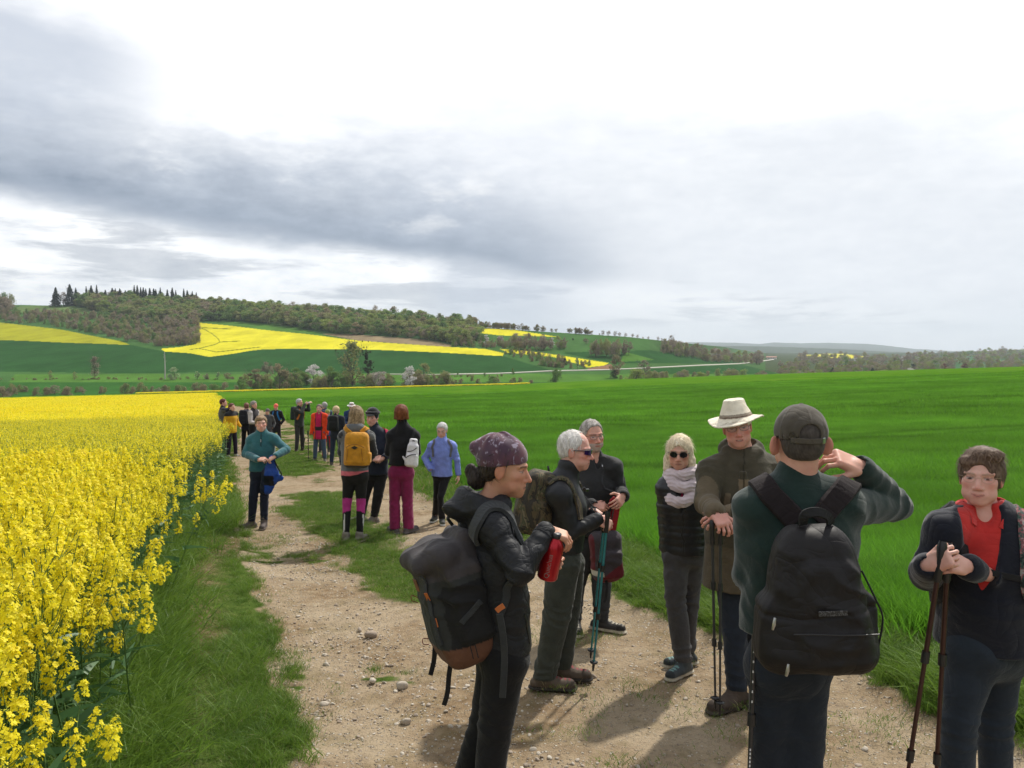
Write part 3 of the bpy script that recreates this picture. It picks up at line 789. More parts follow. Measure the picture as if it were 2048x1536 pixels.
# ---- stones on the track
def stones():
    rng = np.random.RandomState(8)
    def b(t):
        n = t.noise(t.obj(), 40, 4); c = t.mix(t.rand(), (.32, .25, .19), (.66, .60, .50))
        S(t, col=t.mix(t.rng(n, .35, .65, .0, .45), c, (.17, .12, .09)), rough=.9, normal=t.bump(n, .5, .004))
    M = material('stone', b); pr = []
    import bmesh
    for s in range(6):
        bm = bmesh.new(); bmesh.ops.create_icosphere(bm, subdivisions=2, radius=1)
        v = np.array([q.co[:] for q in bm.verts]); v = v * (1 + .32 * vnoise(v, 1.1, 2, s)[:, None]) * [1, .8, .5]
        f = np.array([[q.index for q in p_.verts] for p_ in bm.faces]); bm.free()
        pr.append(mesh_obj('stone', v, f, M, False))
    x, y = scatter(100000, -.42, .72, 1.9, 16, 1.6); k = ground_masks(x, y)
    n1 = vnoise(np.stack([x, y, x * 0], 1), .9, 3, 5)
    keep = (((k['dirt'] > .5) & (RNG.rand(len(x)) < np.clip(.38 + .7 * n1, .05, 1))) | ((k['bare'] > .4) & (RNG.rand(len(x)) < .35))) & (k['wheatd'] < .05)
    x, y = x[keep], y[keep]; m = len(x)
    sz = np.clip(rng.lognormal(-5.15, .5, m), .003, .03)
    instancer('gravel', np.stack([x, y, gz(x, y) - .05 * smooth(-.1, .3, k['path'][keep]) + sz * .1], 1), np.stack([rng.normal(0, .3, m), rng.normal(0, .3, m), rng.uniform(0, 6.28, m)], 1), sz, rng.randint(0, 6, m), pr,
              'loose pale stones scattered over the dirt track', 'gravel')
    for i, (px, py, w, lab) in enumerate([(742, 1262, .052, 'brown flat stone with a pale edge lying in the middle of the track'), (719, 1252, .026, 'small rounded brown stone just left of the flat stone'), (812, 1432, .034, 'round brown stone low on the track near the backpack strap'),
                              (745, 1352, .026, 'pale upright pebble in the track below the flat stone'), (805, 1362, .04, 'broad grey brown stone half sunk in the track'), (556, 1112, .022, 'small pale stone near the left end of the shadow on the track')]):
        p = GP(px, py); o = bpy.data.objects.new('stone', pr[i].data); COL.objects.link(o)
        o.location = (p[0], p[1], p[2] - .03); o.scale = (w, w, w * 1.3); o.rotation_euler = (0, 0, i * 1.7)
        tag(o, lab, 'stone')
stones()
# ------------------------------------------------------------------ trees: tapered trunk with limbs and a crown of many small leaf clumps
def crownmat(name, c1, c2, trans=.2):
    k = 1.0 if 'needles' in name or 'blossom' in name or 'mistletoe' in name else 1.35; c1 = tuple(v * k for v in c1); c2 = tuple(v * k for v in c2)
    m = leafmat(name, c1, c2, trans, .8, .35); return m
M_bark = simple('bark', (.10, .08, .06), .9, var=.35, scale=3)
M_palebark = simple('pale_bark', (.42, .40, .35), .9, var=.25, scale=3)
CM = dict(fresh=crownmat('fresh_leaves', (.15, .20, .05), (.24, .28, .075), .4), green=crownmat('green_leaves', (.085, .155, .04), (.15, .22, .06), .4),
          olive=crownmat('olive_leaves', (.15, .165, .065), (.25, .25, .10), .35), brown=crownmat('bare_twigs', (.17, .135, .10), (.28, .23, .17), .2),
          russet=crownmat('russet_buds', (.17, .145, .085), (.27, .22, .13), .3), dark=crownmat('spruce_needles', (.016, .034, .018), (.035, .058, .026), .05),
          blossom=crownmat('white_blossom', (.62, .58, .56), (.78, .75, .73), .3), pink=crownmat('pinkish_blossom', (.44, .36, .34), (.58, .50, .48), .3),
          willow=crownmat('pale_willow_leaves', (.20, .27, .14), (.30, .36, .20), .3), red=crownmat('copper_leaves', (.10, .035, .03), (.17, .065, .05)),
          mist=crownmat('mistletoe', (.035, .05, .018), (.06, .08, .03)))

def cards(Q, c, size, rng, mi=0, up=.4, stretch=1.):
    n = len(c); nr = unit(rng.normal(size=(n, 3)) + [0, 0, up]); a = unit(np.cross(nr, rng.normal(size=(n, 3)))); b = np.cross(nr, a)
    s = (size * rng.uniform(.5, 1.35, n))[:, None]
    v = np.stack([c - a * s * stretch, c - b * s * .7 + nr * s * .2, c + a * s * stretch, c + b * s * .8], 1)
    Q.add(v, np.arange(4 * n).reshape(n, 4), mi)

def limbs(seed, h=1., base=.25, r=.02, spread=.3, nl=7, sub=3):
    rng = np.random.RandomState(seed); Q = Quads()
    tr = [np.array([0, 0, -.03]), np.array([rng.normal(0, .01), rng.normal(0, .01), base]), np.array([rng.normal(0, .03), rng.normal(0, .03), .6 * h]), np.array([rng.normal(0, .05), rng.normal(0, .05), .92 * h])]
    tube(Q, tr, [r, r * .8, r * .45, r * .1])
    for i in range(nl):
        z = rng.uniform(base * .8, .7) * h; an = rng.uniform(0, 6.28); a = np.array([0, 0, z]); L = spread * rng.uniform(.6, 1.1)
        m = a + [math.cos(an) * L * .5, math.sin(an) * L * .5, L * .45]; b = m + [math.cos(an) * L * .45, math.sin(an) * L * .45, L * .6]
        tube(Q, [a, m, b], [r * .4, r * .25, r * .06], k=4)
        for j in range(sub):
            t = rng.uniform(.2, .9); s0 = a + (b - a) * t; e = s0 + rng.normal(0, L * .3, 3) + [0, 0, L * .25]; tube(Q, [s0, e], [r * .14, r * .04], k=3)
    return Q

def crown(seed, kind='round', n=1500, w=.38, base=.14, size=.022, nlobe=14, stretch=1., up=.3):
    rng = np.random.RandomState(seed); Q = Quads()
    if kind == 'spruce':
        t = rng.uniform(0, 1, n) ** .75; z = .06 + .94 * (1 - t); tier = .5 + .5 * np.abs(np.sin(z * 34))
        an = rng.uniform(0, 6.28, n); rr = w * (1 - z) ** .85 * (.55 + .45 * tier) * rng.uniform(.3, 1.05, n) * (1 + .25 * np.sin(an * 3 + seed + z * 9))
        c = np.stack([np.cos(an) * rr, np.sin(an) * rr, z - rr * .25], 1); cards(Q, c, size, rng, 0, .1, 1.3); return Q
    L = []
    for i in range(nlobe):
        t = rng.uniform(0, 1); z = base + (.94 - base) * t; prof = math.sin(math.pi * (t * .78 + .20)) if kind == 'round' else (1 - t * .6 if kind == 'bush' else math.sin(math.pi * (t * .85 + .1)) * .8)
        an = rng.uniform(0, 6.28); R = w * prof * rng.uniform(.35, .85)
        L.append((math.cos(an) * R, math.sin(an) * R, z, w * rng.uniform(.24, .42)))
    L = np.array(L); k = rng.randint(0, nlobe, n)
    d = unit(rng.normal(size=(n, 3))); r = L[k, 3] * (rng.uniform(.35, 1.08, n)); c = L[k, :3] + d * r[:, None] * [1, 1, .8]
    c[:, 2] = np.maximum(c[:, 2], base * .3 if kind != 'bush' else 0)
    cards(Q, c, size, rng, 0, up, stretch); return Q

def mk(Q, name, mat): return mesh_obj(name, np.concatenate(Q.v), np.concatenate(Q.f), [mat], False).data
TR = [mk(limbs(600 + i), 'trunk', M_bark) for i in range(4)]
TRB = [mk(limbs(610 + i, 1, .12, .018, .42, 16, 9), 'trunk', M_bark) for i in range(3)]
CR = dict(round=[crown(620 + i) for i in range(5)], airy=[crown(630 + i, 'round', 900, .38, .2, .016, 18, 2.2) for i in range(4)],
          spruce=[crown(640 + i, 'spruce', 1100, .26, .05, .03) for i in range(4)], bush=[crown(650 + i, 'bush', 1500, .62, .1, .034, 16) for i in range(5)],
          tall=[crown(660 + i, 'tall', 1100, .2, .12, .02, 14) for i in range(3)])
_cm = {}
def crown_mesh(shape, k, mat):
    key = (shape, k, mat)
    if key not in _cm: _cm[key] = mk(CR[shape][k], 'crown', CM[mat])
    return _cm[key]

TRNG = random.Random(4)
def tree(name, x, y, h, w, shape, mat, label, cat='tree', group=None, d=None, trunk=True, tmesh=None):
    """x, y: foot in the photograph, h and w: its size there"""
    p = H(x, y) if d is None else P(x, y, d); D = p[1]; hm = h * D / F; wm = w * D / F
    e = bpy.data.objects.new(name, None); COL.objects.link(e); e.location = p - [0, 0, .3]; e.empty_display_size = .1
    tag(e, label, cat, group)
    k = TRNG.randrange(len(CR[shape])); base_w = {'round': .76, 'airy': .76, 'spruce': .5, 'bush': 1.25, 'tall': .42}[shape]
    c = bpy.data.objects.new('crown', crown_mesh(shape, k, mat)); COL.objects.link(c); c.parent = e
    c.scale = (wm / base_w, wm / base_w, hm); c.rotation_euler = (0, 0, TRNG.uniform(0, 6.28))
    if trunk:
        tm = tmesh or (TRB[TRNG.randrange(3)] if mat in ('brown', 'russet') else TR[TRNG.randrange(4)])
        t = bpy.data.objects.new('trunk', tm); COL.objects.link(t); t.parent = e; t.scale = (max(wm, hm * .4) / .76, max(wm, hm * .4) / .76, hm * .97); t.rotation_euler = (0, 0, TRNG.uniform(0, 6.28))
    return e

# ---- woods
def wood(name, regions, label, seed):
    rng = np.random.RandomState(seed)
    kinds = []
    protos = []
    for sh, mt in [('round', 'fresh'), ('round', 'green'), ('round', 'olive'), ('round', 'russet'), ('airy', 'brown'), ('bush', 'olive'), ('bush', 'russet'), ('bush', 'green'), ('spruce', 'dark'), ('round', 'blossom'), ('airy', 'olive')]:
        for k in range(2):
            protos.append(bpy.data.objects.new('wood_tree', crown_mesh(sh, k, mt))); kinds.append((sh, mt))
    tn = len(protos); protos.append(bpy.data.objects.new('wood_trunk', TR[0]))
    Pp, R, S_, V = [], [], [], []
    for poly, n, hpx, mixw, wr in regions:
        xs = [a for a, b in poly]; ys = [b for a, b in poly]; c = 0
        names = list(mixw); ww = np.array([mixw[a] for a in names], float); ww /= ww.sum()
        tries = 0
        while c < n and tries < n * 30:
            tries += 1
            x = rng.uniform(min(xs), max(xs)); y = rng.uniform(min(ys), max(ys))
            if not inpoly(np.array([x]), np.array([y]), poly)[0]: continue
            y = max(y, float(skyline(x)) + .2); p = H(x, y)
            hm = hpx * rng.uniform(.7, 1.25) * p[1] / F
            nm = names[rng.choice(len(names), p=ww)]
            cand = [i for i, q in enumerate(kinds) if q == nm]; i = cand[rng.randint(len(cand))]
            wm = hm * wr * rng.uniform(.8, 1.2) / {'round': .76, 'airy': .76, 'spruce': .5, 'bush': 1.25}[nm[0]]
            Pp.append(p - [0, 0, .3]); R.append((0, 0, rng.uniform(0, 6.28))); S_.append((wm, wm, hm)); V.append(i)
            if nm[1] == 'brown': Pp.append(p - [0, 0, .3]); R.append((0, 0, rng.uniform(0, 6.28))); S_.append((wm, wm, hm * .9)); V.append(tn)
            c += 1
    return instancer(name, Pp, R, np.array(S_), V, protos, label, 'wood')
G1 = {('round', 'fresh'): 3, ('round', 'green'): 3.5, ('round', 'olive'): 3, ('round', 'russet'): 1.2, ('airy', 'brown'): .4}
G2 = {('bush', 'russet'): 3, ('bush', 'olive'): 3, ('airy', 'brown'): 1.2, ('bush', 'green'): 2}
G3 = {('airy', 'brown'): 3, ('round', 'olive'): 2, ('round', 'russet'): 2, ('round', 'fresh'): .8}
wood('ridge_wood', [
    ([(150, 604), (400, 608), (400, 650), (340, 652), (210, 628), (150, 614)], 420, 24, G1, 1.1),
    ([(396, 616), (480, 622), (600, 630), (655, 638), (655, 666), (560, 651), (480, 643), (396, 642)], 330, 27, G1, 1.05),
    ([(640, 634), (700, 636), (850, 650), (950, 658), (958, 676), (930, 692), (880, 684), (760, 671), (650, 668)], 420, 29, G1, 1.),
    ([(940, 650), (1010, 653), (1060, 658), (1175, 665), (1185, 670), (1110, 662), (940, 656)], 130, 12, G3, .8),
], 'mixed spring wood covering the crest of the far hill', 21)
wood('hillside_scrub', [
    ([(-60, 620), (60, 628), (200, 636), (396, 636), (396, 688), (330, 694), (262, 684), (130, 656), (0, 643), (-60, 640)], 520, 15, G2, 1.0),
    ([(330, 640), (396, 640), (396, 690), (335, 694)], 90, 22, {('airy', 'brown'): 3, ('round', 'olive'): 1, ('round', 'russet'): 2}, .7),
    ([(-60, 600), (20, 612), (30, 636), (-60, 640)], 40, 24, G2, 1.),
    ([(940, 680), (1040, 680), (1030, 698), (900, 694)], 70, 11, G2, 1.),
    ([(1018, 700), (1180, 730), (1170, 740), (1100, 736), (1010, 708)], 90, 10, G2, 1.1),
], 'brown and green scrub between the wood and the fields', 22)
wood('valley_wood', [
    ([(1325, 704), (1358, 704), (1358, 708), (1325, 708)], 14, 27, G3, .7), ([(1352, 711), (1404, 716), (1404, 719), (1352, 714)], 26, 27, G3, .6),
    ([(1408, 720), (1520, 726), (1520, 730), (1408, 724)], 46, 24, G3, .8),
    ([(1028, 696), (1062, 696), (1062, 701), (1028, 701)], 12, 30, G3, .7), ([(1066, 698), (1102, 698), (1102, 702), (1066, 702)], 12, 28, {('airy', 'brown'): 1}, .6), ([(1110, 694), (1136, 694), (1136, 699), (1110, 699)], 9, 22, G3, .6),
    ([(1180, 711), (1238, 711), (1238, 716), (1180, 716)], 20, 34, {('airy', 'brown'): 2, ('airy', 'olive'): 2}, .5), ([(1242, 706), (1264, 706), (1264, 710), (1242, 710)], 6, 28, {('airy', 'brown'): 1}, .6),
    ([(1560, 735), (1620, 716), (1760, 722), (1900, 712), (2048, 706), (2300, 704), (2300, 742), (1900, 748), (1560, 762)], 620, 17, {('airy', 'brown'): 3, ('round', 'olive'): 2.5, ('round', 'russet'): 2, ('round', 'fresh'): 1.4, ('round', 'green'): .8, ('bush', 'olive'): 1}, .95),
    ([(-100, 785), (330, 782), (520, 778), (520, 784), (330, 789), (-100, 795)], 60, 17, {('bush', 'olive'): 2, ('bush', 'russet'): 2, ('airy', 'brown'): 1, ('bush', 'green'): 1}, 1.2),
    ([(480, 772), (900, 766), (900, 772), (480, 780)], 62, 25, {('bush', 'olive'): 2, ('bush', 'russet'): 1.2, ('bush', 'green'): 1.5}, 1.1),
    ([(900, 764), (1080, 762), (1080, 766), (900, 769)], 16, 9, {('bush', 'olive'): 2, ('bush', 'russet'): 2}, 1.4),
    ([(0, 758), (560, 756), (560, 758.5), (0, 761)], 55, 5, {('bush', 'olive'): 2, ('bush', 'russet'): 2}, 1.6),
    ([(840, 752), (1010, 752), (1010, 754), (840, 754)], 14, 5, {('bush', 'olive'): 2}, 1.6),
    ([(1240, 756), (1530, 750), (1530, 754), (1240, 760)], 34, 14, {('bush', 'olive'): 2, ('bush', 'russet'): 2, ('airy', 'brown'): 1}, 1.3),
], 'mixed trees and hedges along the valley floor and round the far village', 23)

ORD = [w + ' ' for w in 'leftmost second third fourth fifth sixth seventh eighth ninth tenth eleventh twelfth thirteenth fourteenth fifteenth sixteenth seventeenth eighteenth nineteenth twentieth twenty-first twenty-second twenty-third twenty-fourth'.split()]
# ---- spruces standing over the ridge wood
def spruces():
    sk = [(173, 573), (183, 570), (194, 571), (211, 576), (225, 573), (231, 575), (240, 577), (251, 578), (269, 572), (275, 572), (282, 573), (287, 575), (292, 575), (300, 578), (308, 577), (312, 579), (321, 577), (335, 577), (345, 577), (352, 580), (368, 578), (375, 579), (385, 584), (393, 586)]
    for i, (x, y) in enumerate(sk):
        tree('spruce_tree', x, max(skyline(x) + .5, y + 24), max(skyline(x) + .5, y + 24) - y - TRNG.uniform(-2, 5), TRNG.uniform(11, 19), 'spruce', 'dark', ORD[i] + 'dark spruce from the left in the row poking above the ridge wood', 'spruce', 'spruces above the ridge wood')
    tree('spruce_tree', 112, 613, 38, 24, 'spruce', 'dark', 'lone broad dark spruce at the left end of the ridge skyline', 'spruce')
    tree('spruce_tree', 140, 612, 43, 26, 'spruce', 'dark', 'tall dark spruce beside the bare tree right of the lone spruce', 'spruce')
    tree('spruce_tree', 152, 611, 35, 16, 'spruce', 'dark', 'narrow dark spruce leaning against the left edge of the ridge wood', 'spruce')
    tree('bare_tree', 127, 612, 30, 22, 'airy', 'brown', 'thin bare tree between the two dark spruces on the left skyline', 'tree')
    tree('spruce_tree', 1130, 728, 16, 9, 'spruce', 'dark', 'small dark conifer in the shrubs below the sloping rapeseed strip', 'conifer')
    tree('spruce_tree', 1146, 680, 5, 5, 'spruce', 'dark', 'tiny dark conifer alone on the green slope', 'conifer')
    tree('spruce_tree', 1665, 752, 18, 16, 'spruce', 'dark', 'dark conifer behind the wheat crest below the yellow far field', 'conifer')
    tree('spruce_tree', 1745, 748, 13, 18, 'spruce', 'dark', 'squat dark conifer at the wheat crest left of the white blossoming tree', 'conifer')
    tree('spruce_tree', 1827, 737, 13, 11, 'round', 'dark', 'dark rounded tree standing above the white blossoming tree by the village', 'tree')
    tree('spruce_tree', 1786, 724, 8, 12, 'round', 'dark', 'dark tree beside the white houses of the far village', 'tree')
spruces()
TREES = [
 (628, 772, 46, 44, 'round', 'blossom', 'blossom_tree', 'wide white blossoming tree left of the green willow and the mistletoe tree'),
 (758, 774, 42, 36, 'round', 'pink', 'blossom_tree', 'pale blossoming tree just right of the mistletoe tree'),
 (820, 775, 44, 38, 'round', 'blossom', 'blossom_tree', 'rounded white blossoming tree right of the other valley blossoms'),
 (1104, 698, 24, 14, 'tall', 'blossom', 'blossom_tree', 'small upright white blossoming tree in the copse on the far slope'),
 (972, 692, 24, 15, 'tall', 'blossom', 'blossom_tree', 'upright pale blossoming tree below the far ridge rapeseed'),
 (1001, 685, 17, 15, 'round', 'pink', 'blossom_tree', 'greyish blossoming tree under the small far rapeseed field'),
 (1432, 722, 26, 26, 'round', 'pink', 'blossom_tree', 'pinkish blossoming tree in the line of bare trees by the farm road'),
 (1823, 752, 17, 28, 'bush', 'blossom', 'blossom_tree', 'low white blossoming tree at the crest of the wheat in front of the village'),
 (512, 780, 44, 42, 'round', 'russet', 'shrub', 'brown green rounded shrub at the left end of the valley hedge'),
 (560, 782, 58, 54, 'round', 'russet', 'shrub', 'tall russet shrub left of the first white blossoming tree'),
 (592, 780, 46, 44, 'round', 'green', 'shrub', 'mid green shrub directly left of the first white blossoming tree'),
 (664, 778, 48, 46, 'round', 'green', 'willow_tree', 'dense green willow between the white blossom and the mistletoe tree'),
 (848, 770, 46, 42, 'airy', 'olive', 'bare_tree', 'thin brown olive tree right of the rounded white blossom'),
 (535, 758, 40, 30, 'airy', 'brown', 'bare_tree', 'thin grey bare tree behind the valley hedge left of the russet shrub'),
 (985, 770, 19, 29, 'bush', 'green', 'bush', 'round green bush at the wheat crest left of the big round bush'),
 (945, 762, 15, 14, 'bush', 'olive', 'bush', 'small dark bush between the blossoms and the round green bush'),
 (1112, 766, 31, 38, 'bush', 'green', 'bush', 'big round green bush standing alone at the wheat crest'),
 (915, 753, 10, 7, 'tall', 'green', 'bush', 'narrow dark bush beside the farm road left of two'),
 (970, 753, 10, 8, 'tall', 'green', 'bush', 'narrow dark bush beside the farm road above the round green bush'),
 (1026, 749, 13, 10, 'bush', 'green', 'bush', 'small bush at the roadside below the end of the yellow strip'),
 (1232, 756, 48, 36, 'round', 'russet', 'tree', 'brown green tree on the valley floor at the tip of the sloping rapeseed strip'),
 (1228, 756, 16, 26, 'bush', 'dark', 'bush', 'very dark low bush at the foot of the brown green tree'),
 (1272, 762, 24, 56, 'bush', 'fresh', 'bush', 'wide fresh green bush at the crest right of the brown green tree'),
 (1288, 756, 38, 34, 'airy', 'brown', 'bare_tree', 'bare brown tree behind the wide fresh green bush'),
 (1312, 760, 18, 26, 'bush', 'olive', 'bush', 'olive bush at the crest just right of the wide fresh green bush'),
 (1350, 760, 14, 14, 'bush', 'fresh', 'bush', 'small fresh bush between the olive bush and the flat topped bush'),
 (1402, 760, 17, 36, 'bush', 'fresh', 'bush', 'low flat topped green bush alone at the wheat crest'),
 (1462, 758, 19, 36, 'bush', 'olive', 'bush', 'olive rounded bush right of the flat topped bush'),
 (1488, 757, 20, 28, 'bush', 'fresh', 'bush', 'fresh green bush joined to the olive rounded bush'),
 (1530, 757, 10, 24, 'bush', 'russet', 'bush', 'low brown bush at the crest below the farm road bend'),
 (1252, 722, 0, 0, None, None, None, None),
 (350, 760, 28, 32, 'round', 'willow', 'willow_tree', 'pale green willow right of the thin white trunk'),
 (395, 759, 18, 16, 'tall', 'willow', 'willow_tree', 'small pale willow second from the thin white trunk'),
 (436, 759, 17, 15, 'tall', 'willow', 'willow_tree', 'small pale willow nearest the valley hedge'),
 (412, 759, 14, 14, 'airy', 'brown', 'bare_tree', 'small bare tree between the two small pale willows'),
 (455, 760, 16, 22, 'airy', 'russet', 'shrub', 'brown shrub at the right of the small pale willows'),
 (190, 758, 48, 28, 'airy', 'brown', 'bare_tree', 'tall thin bare tree alone on the lower meadow at the left'),
 (101, 759, 20, 12, 'airy', 'olive', 'bare_tree', 'small thin tree left of the tall bare tree on the meadow'),
 (150, 758, 16, 12, 'airy', 'olive', 'bare_tree', 'small thin tree next to the tall bare tree on the meadow'),
 (250, 793, 26, 30, 'bush', 'olive', 'shrub', 'brownish shrub rising above the rapeseed crop top'),
 (5, 795, 22, 34, 'bush', 'russet', 'shrub', 'brown shrub above the rapeseed at the left border'),
 (1888, 748, 22, 18, 'round', 'red', 'tree', 'copper red tree at the wheat crest left of the other copper tree'),
 (1930, 746, 20, 18, 'round', 'red', 'tree', 'copper red tree at the wheat crest nearest the right border'),
 (1582, 752, 14, 10, 'tall', 'fresh', 'tree', 'small bright green tree at the crest near the bend of the farm road'),
 (8, 632, 44, 36, 'airy', 'brown', 'bare_tree', 'bare tree at the left border above the far rapeseed field'),
 (1155, 738, 26, 14, 'tall', 'willow', 'tree', 'pale upright tree at the lower end of the sloping rapeseed strip'),
 (1172, 688, 14, 14, 'airy', 'brown', 'bare_tree', 'single bare tree high on the green slope'),
]
for (x, y, h, w, sh, mt, nm, lab) in TREES:
    if sh: tree(nm, x, y, h, w, sh, mt, lab, nm.replace('_', ' ').replace('bare tree', 'tree'))
for i, (x, y, h) in enumerate([(1199, 668, 5), (1206, 669.5, 11), (1217, 670.5, 12), (1230, 672, 11), (1239, 673, 10), (1251, 674.5, 9), (1265, 675.5, 9), (1275, 676.5, 8), (1286, 678, 5), (1297, 680, 7), (1316, 683, 8), (1324, 684, 6), (1343, 686, 14)]):
    tree('skyline_tree', x, skyline(x) + .6, h, h * .85, 'airy', 'brown', ORD[i] + 'bare tree from the left in the spaced row along the slope skyline', 'tree', 'bare trees in a row on the skyline')

def mistletoe_tree():
    e = tree('mistletoe_tree', 705, 772, 94, 74, 'airy', 'olive', 'tall sparse tree full of dark mistletoe balls in the valley centre', 'tree', tmesh=TRB[0])
    D = e.location.y; s = D / F; rng = np.random.RandomState(9); Q = Quads()
    for i in range(34):
        ax = rng.choice([-34, -24, -8, 0, 8, 26, 32, 36]) + rng.normal(0, 5); hz = rng.uniform(60, 92) if abs(ax) < 40 and rng.rand() < .7 else rng.uniform(25, 80)
        c = np.array([ax * s, rng.normal(0, 10) * s, hz * s]); r = rng.uniform(1.3, 3.0) * s
        n = 60; cards(Q, c + unit(rng.normal(size=(n, 3))) * r * rng.uniform(.3, 1, n)[:, None], r * .28, rng, 0)
    Q.build('mistletoe', [CM['mist']], e)
    e2 = tree('tall_tree', 736, 772, 74, 26, 'tall', 'mist', 'narrow dark tree close to the right side of the mistletoe tree', 'tree')
mistletoe_tree()
def dead_trunk():
    p = H(330, 758); h = 54 * p[1] / F; Q = Quads(); tube(Q, [(0, 0, -.5), (.2, 0, h * .5), (0, 0, h)], [.55, .45, .2], k=7)
    for z, a in ((.6, 0), (.75, 2.5), (.85, 4.4)): tube(Q, [(0, 0, h * z), (math.cos(a) * 1.6, math.sin(a) * 1.6, h * z + 1.6)], [.16, .06], k=4)
    o = mesh_obj('dead_tree', np.concatenate(Q.v), np.concatenate(Q.f), [M_palebark]); o.location = p
    tag(o, 'thin whitish dead tree trunk standing on the meadow edge', 'tree')
dead_trunk()

# ---- houses of the far village and the farm
M_wallw = simple('white_render', (.72, .69, .63), .8); M_roofs = simple('grey_tiles', (.16, .13, .12), .8); M_roofr = simple('red_tiles', (.30, .15, .10), .8); M_win = simple('dark_window', (.03, .035, .04), .3)
def house(x, y, w, h, roof, label, ang=.3, group=None):
    p = H(x, y); s = p[1] / F; W = w * s; Hh = h * s; Dp = W * .6
    e = bpy.data.objects.new('house', None); COL.objects.link(e); e.location = p; e.rotation_euler = (0, 0, ang); tag(e, label, 'house', group)
    a, b = W / 2, Dp / 2; ro = Hh * 1.55
    mesh_obj('wall', [(-a, -b, -3), (a, -b, -3), (a, b, -3), (-a, b, -3), (-a, -b, Hh), (a, -b, Hh), (a, b, Hh), (-a, b, Hh), (-a, 0, ro), (a, 0, ro)],
             [(0, 1, 5, 4), (2, 3, 7, 6), (1, 2, 6, 9, 5), (3, 0, 4, 8, 7)], M_wallw, e)
    o = .06 * W
    mesh_obj('roof', [(-a - o, -b - o, Hh - .2), (a + o, -b - o, Hh - .2), (a + o, 0, ro + .3), (-a - o, 0, ro + .3), (a + o, b + o, Hh - .2), (-a - o, b + o, Hh - .2),
                      (-a - o, -b - o, Hh - .5), (a + o, -b - o, Hh - .5), (a + o, 0, ro), (-a - o, 0, ro), (a + o, b + o, Hh - .5), (-a - o, b + o, Hh - .5)],
             [(0, 1, 2, 3), (3, 2, 4, 5), (6, 9, 8, 7), (9, 11, 10, 8), (0, 6, 7, 1), (5, 4, 10, 11), (1, 7, 8, 2), (2, 8, 10, 4), (0, 3, 9, 6), (3, 5, 11, 9)], roof, e)
    for k in range(3):
        cx = -a + W * (k + 1) / 4; ww = W * .05; mesh_obj('window', [(cx - ww, -b - .05, Hh * .35), (cx + ww, -b - .05, Hh * .35), (cx + ww, -b - .05, Hh * .75), (cx - ww, -b - .05, Hh * .75), (cx - ww, -b + .1, Hh * .35), (cx + ww, -b + .1, Hh * .35), (cx + ww, -b + .1, Hh * .75), (cx - ww, -b + .1, Hh * .75)],
                 [(0, 1, 2, 3), (0, 4, 5, 1), (1, 5, 6, 2), (2, 6, 7, 3), (3, 7, 4, 0)], M_win, e)
for i, (x, y, w, h, r, lab) in enumerate([(1543, 718, 18, 3.5, M_roofr, 'long low farm building at the end of the pale road'), (1765, 720, 6, 6.5, M_roofs, 'small white house left of the dark village tree'), (1796, 721, 7, 6.5, M_roofs, 'white house immediately right of the dark village tree'), (1806, 721, 8, 6.5, M_roofs, 'white house with a grey roof in the middle of the village'),
                                          (1836, 720, 7, 6.5, M_roofs, 'white house in the pair at the right of the village'), (1845, 719, 6, 6.5, M_roofr, 'rightmost white village house with a reddish roof'), (1712, 721, 7, 6.5, M_roofr, 'pale house below the right tip of the far yellow field'), (1735, 717, 8, 5, M_roofs, 'white house under the far green plain left of the village'),
                                          (1665, 735, 9, 6.5, M_roofs, 'pale house half hidden in the trees left of the village'), (1722, 742, 6, 6.5, M_roofs, 'pale house behind the crest near the squat conifer')]):
    house(x, y, w, h, r, lab, -.4 + .37 * (i % 4))

# ---- air: even haze round everything, the sky outside it
def haze():
    m = bpy.data.materials.new('haze_air'); m.use_nodes = True; t = NT(m.node_tree); t.n.clear()
    out = t.n.new('ShaderNodeOutputMaterial'); v = t.n.new('ShaderNodeVolumePrincipled')
    v.inputs['Color'].default_value = (.80, .90, 1, 1); v.inputs['Density'].default_value = HAZE; v.inputs['Anisotropy'].default_value = .3
    t.link(v.outputs[0], out.inputs['Volume'])
    a, b, lo, hi = -14000, 14000, -1900, 420
    V = [(a, -1000, lo), (b, -1000, lo), (b, 14500, lo), (a, 14500, lo), (a, -1000, hi), (b, -1000, hi), (b, 14500, hi), (a, 14500, hi)]
    o = mesh_obj('haze', V, [(0, 3, 2, 1), (4, 5, 6, 7), (0, 1, 5, 4), (1, 2, 6, 5), (2, 3, 7, 6), (3, 0, 4, 7)], m); tag(o, 'thin haze fading the far hills', kind='stuff')
HAZE = 1 / 13000.
haze()
# ------------------------------------------------------------------ sculpting with distance fields, meshed by surface nets
def smin(a, b, k):
    if k <= 0: return np.minimum(a, b)
    h = np.clip(.5 + .5 * (b - a) / k, 0, 1); return b + (a - b) * h - k * h * (1 - h)

